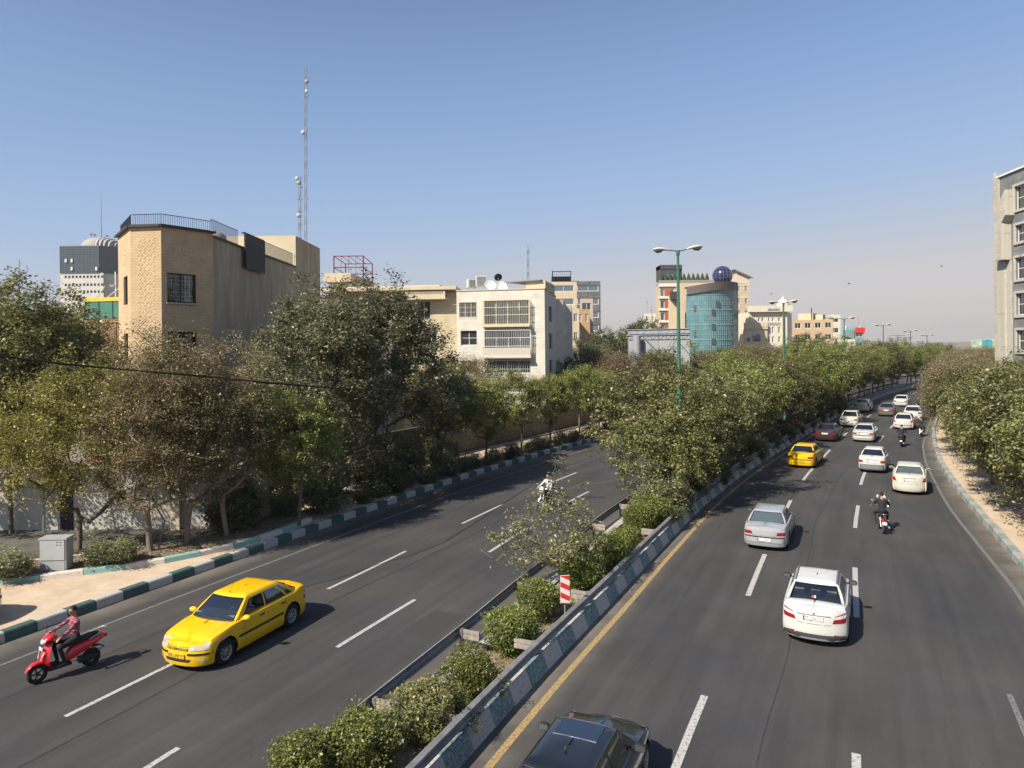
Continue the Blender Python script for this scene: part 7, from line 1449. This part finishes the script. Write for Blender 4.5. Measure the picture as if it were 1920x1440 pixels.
def person(label, loc, rz, mats, hip=(-.12, 0, .80), lean=.10, hands=((.40, .30, .98), (.40, -.30, .98)), feet=((.22, .13, .30), (.22, -.13, .30)), head_yaw=0, head_pitch=0, voxel=.011, group=None, short=False, glasses=False, bald=False, scale=1.0, twist=0, helmet=None, hairm=None):
    """one continuous body; mats = (shirt, trousers)"""
    e = empty('person', loc, rz); tag(e, label, 'person', group); prims = []   # (kind, p0, r0, p1, r1, mat) ; mats 0 skin 1 shirt 2 trousers 3 shoe
    hip = Vector(hip); up = Vector((math.sin(lean), 0, math.cos(lean))); ch = hip + up * .34; sh = hip + up * .46; nk = hip + up * .55; fw = Vector((math.cos(lean), 0, -math.sin(lean)))
    V, F = [], []
    def cap(p0, r0, p1, r1, m, n=5):
        p0, p1 = Vector(p0), Vector(p1); prims.append((p0, r0, p1, r1, m)); L = (p1 - p0).length; k = max(2, int(L / (min(r0, r1) * .6)) + 1)
        mb = MB(); mb.tube([p0, p0.lerp(p1, .33), p0.lerp(p1, .66), p1], [r0, lerp(r0, r1, .33), lerp(r0, r1, .66), r1], 12); b0 = len(V); V.extend(Vector(v) for v in mb.v); F.extend(tuple(b0 + i for i in f) for f in mb.f)
        for c, r in ((p0, r0), (p1, r1)): vs, fs = ico(c, (r, r, r)); b0 = len(V); V.extend(vs); F.extend(tuple(b0 + i for i in f) for f in fs)
    def ell(c, r, m, M3=None):
        c = Vector(c); prims.append((c, sum(r) / 3, c + Vector((0, 0, .001)), sum(r) / 3, m)); vs, fs = ico(c, r, M3); b0 = len(V); V.extend(vs); F.extend(tuple(b0 + i for i in f) for f in fs)
    Rl = Matrix.Rotation(lean, 3, 'Y')
    ell(hip + up * .02, (.125, .175, .13), 2, Rl); ell(hip + up * .20, (.115, .155, .17), 1, Rl); ell(ch, (.125, .185, .17), 1, Rl); cap(sh + Vector((0, .14, 0)), .062, sh + Vector((0, -.14, 0)), .062, 1); cap(sh + up * .03, .065, nk + up * .03, .055, 0)
    hc = nk + up * .145 + fw * .025; Rh = Matrix.Rotation(head_yaw, 3, 'Z') @ Matrix.Rotation(head_pitch, 3, 'Y')
    H = lambda x, y, z: hc + Rh @ Vector((x, y, z))
    ell(hc, (.098, .078, .115), 0, Rh); ell(H(.035, 0, -.055), (.062, .055, .06), 0, Rh); ell(H(.105, 0, -.012), (.022, .014, .026), 0, Rh); ell(H(.088, 0, -.062), (.016, .028, .010), 0, Rh)
    for sg in (1, -1): ell(H(.0, sg * .080, -.005), (.018, .010, .032), 0, Rh); ell(H(.082, sg * .032, .018), (.014, .018, .010), 0, Rh)
    if not bald or True: pass
    for i, (hnd, ft) in enumerate(zip(hands, feet)):
        sg = 1 if i == 0 else -1; S_ = sh + Vector((0, sg * .185, -.015)); hnd = Vector(hnd); E_ = ik(S_, hnd, .29, .26, (-.2, sg * .6, -1)); cap(S_, .058, E_, .043, 1); 
        cuff = E_.lerp(hnd, .9); cap(E_, .042 if not short else .038, cuff, .030, 0 if short else 1); dn = (hnd - E_).normalized(); sd_ = Vector((0, 1, 0)); sd_ = (sd_ - dn * sd_.dot(dn)).normalized(); nn = dn.cross(sd_).normalized()
        if nn.z > 0: nn = -nn
        cap(cuff, .027, hnd, .026, 0); pm_ = hnd + dn * .035
        for q in (-1.5, -.5, .5, 1.5):   # palm row and four curled fingers of different lengths
            a0 = hnd + sd_ * q * .017 + dn * .01; a1 = pm_ + sd_ * q * .020 + dn * .01; cap(a0, .014, a1, .012, 0); fl = .034 - abs(q) * .004; a2 = a1 + dn * fl * .8 + nn * fl * .6; a3 = a2 + nn * fl - dn * fl * .3; cap(a1, .0105, a2, .0095, 0); cap(a2, .0095, a3, .0085, 0)
        t0 = hnd - sd_ * sg * .028; t1 = t0 - sd_ * sg * .018 + dn * .028 + nn * .01; cap(t0, .013, t1, .011, 0); cap(t1, .011, t1 + dn * .02 + nn * .018, .010, 0)
        Hp = hip + Vector((.02, sg * .095, -.02)); A_ = Vector(ft) + Vector((-.04, 0, .09)); K_ = ik(Hp, A_, .43, .42, (1, sg * .25, .7)); cap(Hp, .092, K_, .062, 2); cap(K_, .060, A_, .043, 2); F_ = Vector(ft); cap(A_, .040, F_ + Vector((-.03, 0, .045)), .040, 3); cap(F_ + Vector((-.06, 0, .04)), .038, F_ + Vector((.13, sg * .01, .032)), .030, 3)
    me = bpy.data.meshes.new('tmp'); me.from_pydata([tuple(v) for v in V], [], F); me.update(); o = bpy.data.objects.new('body', me); COL.objects.link(o); m = o.modifiers.new('r', 'REMESH'); m.mode = 'VOXEL'; m.voxel_size = voxel; m.use_smooth_shade = True; m2 = o.modifiers.new('s', 'SMOOTH'); m2.iterations = 3; m2.factor = .5
    bpy.context.view_layer.update(); dg = bpy.context.evaluated_depsgraph_get(); nm = bpy.data.meshes.new_from_object(o.evaluated_get(dg)); o.modifiers.clear(); o.data = nm; o.parent = e; nm.materials.clear()
    for mm in (SKIN, mats[0], mats[1], SHOE): nm.materials.append(mm)
    n_ = len(nm.polygons); C = np.empty(n_ * 3); nm.polygons.foreach_get('center', C); C = C.reshape(-1, 3); best = np.full(n_, 1e9); mi = np.zeros(n_, int)
    for p0, r0, p1, r1, m_ in prims:
        a = np.array(p0); d = np.array(p1) - a; t = np.clip(((C - a) @ d) / max(d @ d, 1e-9), 0, 1); dist = np.linalg.norm(C - a - t[:, None] * d, axis=1) - (r0 + (r1 - r0) * t); k = dist < best; best[k] = dist[k]; mi[k] = m_
    nm.polygons.foreach_set('material_index', mi.astype(np.int32)); nm.polygons.foreach_set('use_smooth', [True] * n_)
    if helmet: vs, fs = ico(H(-.005, 0, .02), (.135, .118, .135), Rh); nmh, mh = 'helmet', helmet
    else: vs, fs = ico(H(-.014, 0, .022), (.100, .084, .105), Rh); nmh, mh = 'hair', (hairm or HAIRM)
    cut = []
    for f in fs:
        c = sum((vs[i] for i in f), Vector()) / 3 - hc; lc = Rh.transposed() @ c
        if (lc.z > .035 or lc.x < .005) and lc.z > -.055 and not (lc.x > .05 and lc.z < .062): cut.append(f)
    hm = bpy.data.meshes.new(nmh); hm.from_pydata([tuple(v) for v in vs], [], cut); hm.materials.append(mh); hm.polygons.foreach_set('use_smooth', [True] * len(cut)); hm.update(); ho = bpy.data.objects.new(nmh, hm); COL.objects.link(ho); ho.parent = e
    if glasses:
        b = MB()
        for sg in (1, -1): b.tube([H(.099, sg * .034, .014), H(.109, sg * .034, .014)], .021, 10); b.tube([H(.095, sg * .055, .02), H(.0, sg * .084, .015)], .004, 4)
        b.build('sunglasses', BLACKM, e)
    if scale != 1: e.scale = (scale,) * 3
    return e, H
# ================================================================ two-wheelers
def wheel2(root, x, r, wdt, name='wheel', spokes=5, rimm=None):
    b = MB(); t = wdt / 2; Mx = Matrix.Translation((x, 0, r)) @ Matrix.Rotation(rad(90), 4, 'X'); b.lathe([(r - t * 1.5, -t * .7), (r - t * .6, -t), (r - .01, -t * .6), (r, 0), (r - .01, t * .6), (r - t * .6, t), (r - t * 1.5, t * .7), (r - t * 1.5, -t * .7)], Mx, 26); w_ = b.build(name, RUB, root)
    b = MB(); b.lathe([(r - t * 1.5, -t * .5), (r - t * 2.0, -t * .4), (r - t * 2.0, t * .4), (r - t * 1.5, t * .5)], Mx, 26); b.lathe([(.001, -.05), (.04, -.05), (.04, .05), (.001, .05)], Mx, 12)
    for i in range(spokes): M_ = Mx @ Matrix.Rotation(2 * math.pi * i / spokes, 4, 'Z'); b.box(((r - t * 2) / 2, 0, 0), (r - t * 2, .03 if spokes < 8 else .008, .02), M=M_)
    b.build('rim', rimm or TRIM, w_); return w_
REDP = paint('scooter_red', (.55, .012, .02), .9, .25); BLKP = paint('bike_black', (.015, .015, .017), .8, .3); HANDLE = mat('grab_rail_grey', (.40, .40, .40), .4, .5)
def scooter(loc, rz, label, group, pm=REDP, plate_front=True):
    e = empty('scooter', loc, rz); tag(e, label, 'scooter', group)
    wheel2(e, .64, .235, .10); wheel2(e, -.60, .235, .11)
    b = MB(); b.smooth = True; b.loft([(.90, 0, .36, .03, .015, .5), (.86, 0, .42, .07, .03, .5), (.76, 0, .49, .085, .04, .2), (.62, 0, .51, .085, .045, -.1), (.48, 0, .48, .08, .04, -.4), (.42, 0, .42, .06, .03, -.6)], 12); b.build('front_fender', pm, e)
    b = MB(); rows = []
    for z, x, w_, dp in ((.30, .36, .12, .02), (.38, .44, .17, .06), (.52, .50, .20, .09), (.68, .48, .205, .09), (.82, .43, .17, .08), (.93, .38, .11, .06), (.97, .36, .07, .03)):
        rows.append([(x + dp * (1 - (2 * i / 12 - 1) ** 2) - .05 * abs(2 * i / 12 - 1), w_ * (2 * i / 12 - 1), z) for i in range(13)] + [(x - .06, w_ * .9 * (1 - 2 * i / 12), z) for i in range(13)])
    b.smooth = True; b.grid(rows, True); b.face(rows[0][::-1]); b.face(rows[-1]); b.build('leg_shield', pm, e, weld=True)
    b = MB(); b.loft([(.52, 0, 1.00, .07, .05, .3), (.48, 0, 1.02, .13, .075, .3), (.38, 0, 1.05, .165, .085, .2), (.28, 0, 1.05, .13, .07, 0), (.20, 0, 1.04, .06, .04, 0)], 14); hd_ = b.build('headlight_cowl', pm, e)
    b = MB(); b.loft([(.545, 0, .985, .05, .03, .35), (.535, 0, .99, .10, .055, .35), (.50, 0, 1.0, .125, .065, .35)], 12); b.build('headlight', LENS, hd_)
    for sg in (1, -1):
        b = MB(); b.loft([(.585, sg * .09, .60, .012, .05, .2), (.575, sg * .115, .66, .026, .07, .3), (.535, sg * .14, .74, .012, .05, .3)], 8); b.build('indicator', LENS, e)
        b = MB(); b.tube([(.34, sg * .10, 1.03), (.30, sg * .24, 1.03), (.27, sg * .36, 1.02)], [.018, .016, .018], 8); b.build('handlebar', TRIM, e)
        b = MB(); b.tube([(.33, sg * .20, 1.05), (.34, sg * .25, 1.22)], .006, 5); b.loft([(.325, sg * .26, 1.27, .055, .035, 0), (.335, sg * .26, 1.27, .06, .04, 0), (.35, sg * .26, 1.27, .03, .02, 0)], 10); b.build('mirror', TRIM, e)
    if plate_front: b = MB(); b.box((.555, 0, .83), (.012, .20, .07), M=None); b.build('front_plate', PLW, e)
    b = MB(); b.box((.16, 0, .28), (.52, .26, .07)); b.build('floorboard', TRIM, e)
    b = MB(); b.loft([(.02, 0, .42, .10, .13, 0), (-.12, 0, .52, .14, .19, 0), (-.40, 0, .60, .155, .15, 0), (-.70, 0, .66, .13, .11, .1), (-.93, 0, .72, .07, .06, .2), (-.98, 0, .73, .03, .03, .2)], 14); b.build('rear_body', pm, e)
    b = MB(); b.loft([(.06, 0, .70, .08, .03, 0), (-.02, 0, .745, .13, .05, 0), (-.35, 0, .785, .15, .055, 0), (-.65, 0, .825, .13, .045, 0), (-.78, 0, .835, .06, .02, 0)], 12); b.build('seat', mat('black_vinyl', (.02, .02, .02), .5), e)
    b = MB(); b.tube([(-.50, .17, .76), (-.72, .17, .84), (-.94, .11, .90), (-.98, 0, .91), (-.94, -.11, .90), (-.72, -.17, .84), (-.50, -.17, .76)], .014, 8); b.build('grab_rail', HANDLE, e)
    b = MB(); b.loft([(-.30, .0, .26, .13, .09, 0), (-.60, .02, .26, .11, .10, 0), (-.75, .06, .27, .06, .05, 0)], 10); b.build('engine', TRIM, e); b = MB(); b.tube([(-.2, -.14, .22), (-.5, -.17, .24), (-.92, -.17, .34)], [.02, .045, .05], 10); b.build('exhaust', CHR, e)
    b = MB(); b.loft([(-.955, 0, .69, .09, .04, .2), (-.985, 0, .70, .06, .03, .2)], 10); b.build('taillight', RLENS, e); b = MB(); b.box((-.93, 0, .50), (.02, .16, .12)); b.build('rear_plate', PLW, e); b = MB(); b.loft([(-.62, 0, .50, .06, .02, -.3), (-.80, 0, .49, .065, .02, .2), (-.92, 0, .40, .05, .015, .7)], 8); b.build('rear_fender', TRIM, e)
    return e
def motorcycle(loc, rz, label, group, tank=BLKP, screen=False, fronthelmet=False, whitefork=False):
    e = empty('motorcycle', loc, rz); tag(e, label, 'motorcycle', group); wheel2(e, .62, .29, .08, spokes=12, rimm=CHR); wheel2(e, -.60, .29, .09, spokes=12, rimm=CHR)
    for sg in (1, -1):
        b = MB(); b.tube([(.62, sg * .08, .29), (.40, sg * .08, .92)], .022, 8); b.build('fork', CHR if not whitefork else WHITEM, e); b = MB(); b.tube([(.38, 0, .98), (.36, sg * .14, 1.04), (.28, sg * .36, 1.02)], .014, 8); b.build('handlebar', CHR, e)
        b = MB(); b.tube([(.34, sg * .2, 1.04), (.36, sg * .30, 1.20)], .006, 5); b.loft([(.35, sg * .32, 1.24, .05, .035, 0), (.36, sg * .32, 1.24, .055, .04, 0), (.375, sg * .32, 1.24, .03, .02, 0)], 10); b.build('mirror', HANDLE, e)
        b = MB(); b.tube([(-.60, sg * .10, .29), (-.42, sg * .11, .66)], .026, 8); b.build('shock_absorber', CHR, e); b = MB(); b.tube([(-.80, sg * .12, .62), (-.80, sg * .17, .62)], .028, 8); b.build('indicator', ALENS, e)
        b = MB(); b.tube([(-.05, sg * .12, .30), (-.05, sg * .26, .30)], .016, 6); b.build('footpeg', TRIM, e)
    b = MB(); b.loft([(.86, 0, .48, .03, .01, .8), (.78, 0, .585, .055, .015, .4), (.62, 0, .63, .06, .018, 0), (.44, 0, .58, .05, .015, -.5)], 8); b.build('front_fender', tank if not whitefork else WHITEM, e)
    b = MB(); b.loft([(.54, 0, .90, .05, .05, 0), (.50, 0, .90, .085, .085, 0), (.40, 0, .90, .07, .07, 0)], 14); hl = b.build('headlight', TRIM, e); b = MB(); b.lathe([(.001, .022), (.05, .015), (.075, 0)], Matrix.Translation((.55, 0, .90)) @ Matrix.Rotation(rad(90), 4, 'Y'), 16); b.build('headlight_lens', LENS, hl)
    b = MB(); b.loft([(.34, 0, .84, .05, .05, 0), (.25, 0, .86, .12, .11, 0), (.05, 0, .85, .13, .10, 0), (-.10, 0, .80, .08, .06, 0)], 14); b.build('fuel_tank', tank, e)
    b = MB(); b.loft([(-.02, 0, .79, .08, .03, 0), (-.15, 0, .80, .13, .045, 0), (-.50, 0, .81, .13, .045, 0), (-.78, 0, .83, .09, .03, 0)], 12); b.build('seat', mat('black_vinyl', (.02, .02, .02), .5), e)
    b = MB(); b.box((.08, 0, .42), (.34, .20, .26)); b.tube([(.10, 0, .50), (.18, 0, .72)], .075, 10); b.tube([(.36, 0, .9), (.22, 0, .34), (-.1, 0, .32), (-.2, 0, .72), (.3, 0, .88)], .018, 6); b.build('engine', mat('engine_alloy', (.16, .16, .16), .5, .6), e)
    b = MB(); b.tube([(.22, -.12, .45), (.2, -.15, .28), (-.2, -.16, .26), (-.85, -.18, .34)], [.02, .022, .04, .045], 10); b.build('exhaust', CHR, e); b = MB(); b.loft([(-.55, 0, .60, .07, .02, -.2), (-.75, 0, .62, .07, .02, .2), (-.92, 0, .50, .06, .015, .8)], 8); b.build('rear_fender', tank, e)
    b = MB(); b.loft([(-.84, 0, .69, .06, .035, .3), (-.90, 0, .68, .045, .025, .3)], 10); b.build('taillight', RLENS, e); b = MB(); b.box((-.93, 0, .50), (.015, .18, .12)); b.build('rear_plate', PLW, e); b = MB(); b.tube([(-.5, .15, .82), (-.84, .13, .88), (-.90, 0, .88), (-.84, -.13, .88), (-.5, -.15, .82)], .012, 6); b.build('grab_rail', CHR, e)
    if screen:
        b = MB(); rows = [[(.47 - t * .16 - .08 * abs(u) ** 2, .24 * u * (1 - .35 * t * t), .98 + .52 * t) for u in np.linspace(-1, 1, 11)] for t in np.linspace(0, 1, 7)]; b.smooth = True; b.grid(rows); b.build('windscreen', glassmat('clear_plastic', (.80, .82, .82), .5, .88, (.4, .42, .42)), e)
    return e
MB_ = 'two-wheelers on the road'; RD = 'riders on two-wheelers'
f0, r0_ = P(73, 1281), P(171, 1248); hv = (f0 - r0_).normalized(); hs_ = math.atan2(hv.y, hv.x); c = (f0 + r0_) / 2
scooter((c.x, c.y, .005), hs_, 'shiny red scooter ridden by the man in a plaid shirt, lower left', MB_)
person('man in red plaid shirt, black trousers and sunglasses riding the red scooter', (c.x, c.y, .005), hs_, (PLAID, PANT), hip=(-.22, 0, .88), lean=.02, hands=((.27, .33, 1.05), (.27, -.33, 1.05)), feet=((.12, .17, .30), (.20, -.10, .32)), head_yaw=.35, head_pitch=.2, glasses=True, voxel=.0095, group=RD)
# rider in white shirt coming towards us on the left carriageway
f0 = P(1014, 957); s_, o_ = near_s(f0); q_, h_ = at(s_, o_); h2_ = h_ + math.pi - .10; hv = Vector((math.cos(h2_), math.sin(h2_), 0)); c = f0 - hv * .62
motorcycle((c.x, c.y, .005), h2_, 'motorcycle with pale fork and a white helmet hung on its front, coming towards us', MB_, whitefork=True)
person('man in loose white shirt riding the oncoming motorcycle', (c.x, c.y, .005), h2_, (WSH, PANT), hip=(-.22, 0, .90), lean=.06, hands=((.26, .36, 1.04), (.26, -.36, 1.04)), feet=((-.02, .19, .30), (-.02, -.19, .30)), head_yaw=-.1, voxel=.012, group=RD)
e = empty('helmet', c + hv * .50 + Vector((0, 0, 1.02)), h2_); tag(e, 'white helmet hanging on the handlebar of the oncoming motorcycle', 'helmet'); b = MB(); b.lathe([(.001, .15), (.08, .135), (.13, .06), (.135, -.02), (.12, -.10), (.10, -.12)], None, 18); b.build('shell', WHITEM, e); b = MB(); b.loft([(.10, 0, -.0, .08, .04, 0), (.137, 0, -.01, .06, .03, 0)], 10); b.build('visor', TRIM, e)
# rider in black t-shirt, nearest on the right carriageway
f0 = P(1657, 1001); s_, o_ = near_s(f0); q_, h_ = at(s_, o_); h_ = h_ + .12; hv = Vector((math.cos(h_), math.sin(h_), 0)); c = f0 + hv * .62
BW = paint('bike_white_red', (.50, .04, .05), .7)
motorcycle((c.x, c.y, .005), h_, 'motorcycle with tall clear windscreen and red tail, in the middle of the right carriageway', MB_, tank=BW, screen=True)
person('man in black t-shirt riding the motorcycle with the windscreen, seen from behind', (c.x, c.y, .005), h_, (BSH, PANT), hip=(-.22, 0, .90), lean=.16, hands=((.26, .36, 1.04), (.26, -.36, 1.04)), feet=((-.02, .22, .30), (-.02, -.22, .30)), short=True, voxel=.011, group=RD, head_yaw=.25)
e = empty('shopping_bag', c + hv * .30 + Vector((hv.y * .14, -hv.x * .14, 1.15)), h_); tag(e, 'white plastic bag carried behind the windscreen of the near motorcycle', 'bag'); b = MB(); b.lathe([(.001, -.02), (.09, .0), (.11, .12), (.08, .26), (.03, .33), (.001, .34)], None, 12); b.build('bag_body', WHITEM, e); b = MB(); b.tube([(0, -.03, .32), (0, -.02, .40), (0, .02, .40), (0, .03, .32)], .008, 4); b.build('handle', WHITEM, e)
for px, py, lb1, lb2, kind, hel in ((1690, 838, 'dark scooter ahead of the windscreen motorcycle, with a white number plate', 'rider in dark navy jacket on the lone dark scooter', 's', None), (1727, 819, 'dark motorcycle close to the right kerb in tree shade', 'bulky rider in black close to the right kerb', 'm', None), (1720, 770, 'small dark motorcycle beside the tall white hatchback', 'distant rider in dark clothes beside the tall white hatchback', 'm', None)):
    f0 = P(px, py); s_, o_ = near_s(f0); q_, h_ = at(s_, o_); hv = Vector((math.cos(h_), math.sin(h_), 0)); c = f0 + hv * .6
    (scooter((c.x, c.y, .005), h_, lb1, MB_, pm=BLKP) if kind == 's' else motorcycle((c.x, c.y, .005), h_, lb1, MB_))
    person(lb2, (c.x, c.y, .005), h_, (NAVY, PANT), hip=(-.22, 0, .90), lean=.12, hands=((.26, .36, 1.04), (.26, -.36, 1.04)), feet=((.0, .2, .30), (.0, -.2, .30)), voxel=.02, group=RD)
# drivers
def seat_in(car, x, y, label, mats, **k):
    M_ = Matrix.Translation(car.root.location) @ Matrix.Rotation(car.root.rotation_euler.z, 4, 'Z'); q = M_ @ Vector((x, y, 0)); g_ = car.p['gh']
    return person(label, (q.x, q.y, 0), car.root.rotation_euler.z, mats, hip=(-.05, 0, .50), lean=-.12, group='drivers seen through car windows', voxel=.014, **k)
seat_in(taxi, .10, .36, 'taxi driver in a striped shirt with his arm at the open window', (STRIPE, PANT), hands=((.42, .22, .98), (.44, -.16, .95)), feet=((.55, .1, .28), (.55, -.1, .28)), short=True)
seat_in(car3, .02, -.36 + .72 - .72, 'grey-haired driver seen through the rear window of the nearest white sedan', (NAVY, PANT), hands=((.42, .12, .95), (.42, -.16, .95)), feet=((.55, .1, .28), (.55, -.1, .28)), hairm=mat('grey_hair', (.20, .17, .14), .8))
# ================================================================ dusty air
hzb = MB(); hzb.box((0, 0, 43.9), (7020, 7020, 90)); HZM = bpy.data.materials.new('dusty_air'); HZM.use_nodes = True; n_ = HZM.node_tree; n_.nodes.clear(); o_ = n_.nodes.new('ShaderNodeOutputMaterial'); v_ = n_.nodes.new('ShaderNodeVolumePrincipled')
v_.inputs['Color'].default_value = (.95, .92, .91, 1); v_.inputs['Density'].default_value = .00014; v_.inputs['Anisotropy'].default_value = .3; n_.links.new(v_.outputs[0], o_.inputs['Volume'])
hz_o = hzb.build('haze', HZM); tag(hz_o, kind='stuff'); S.cycles.volume_bounces = 0
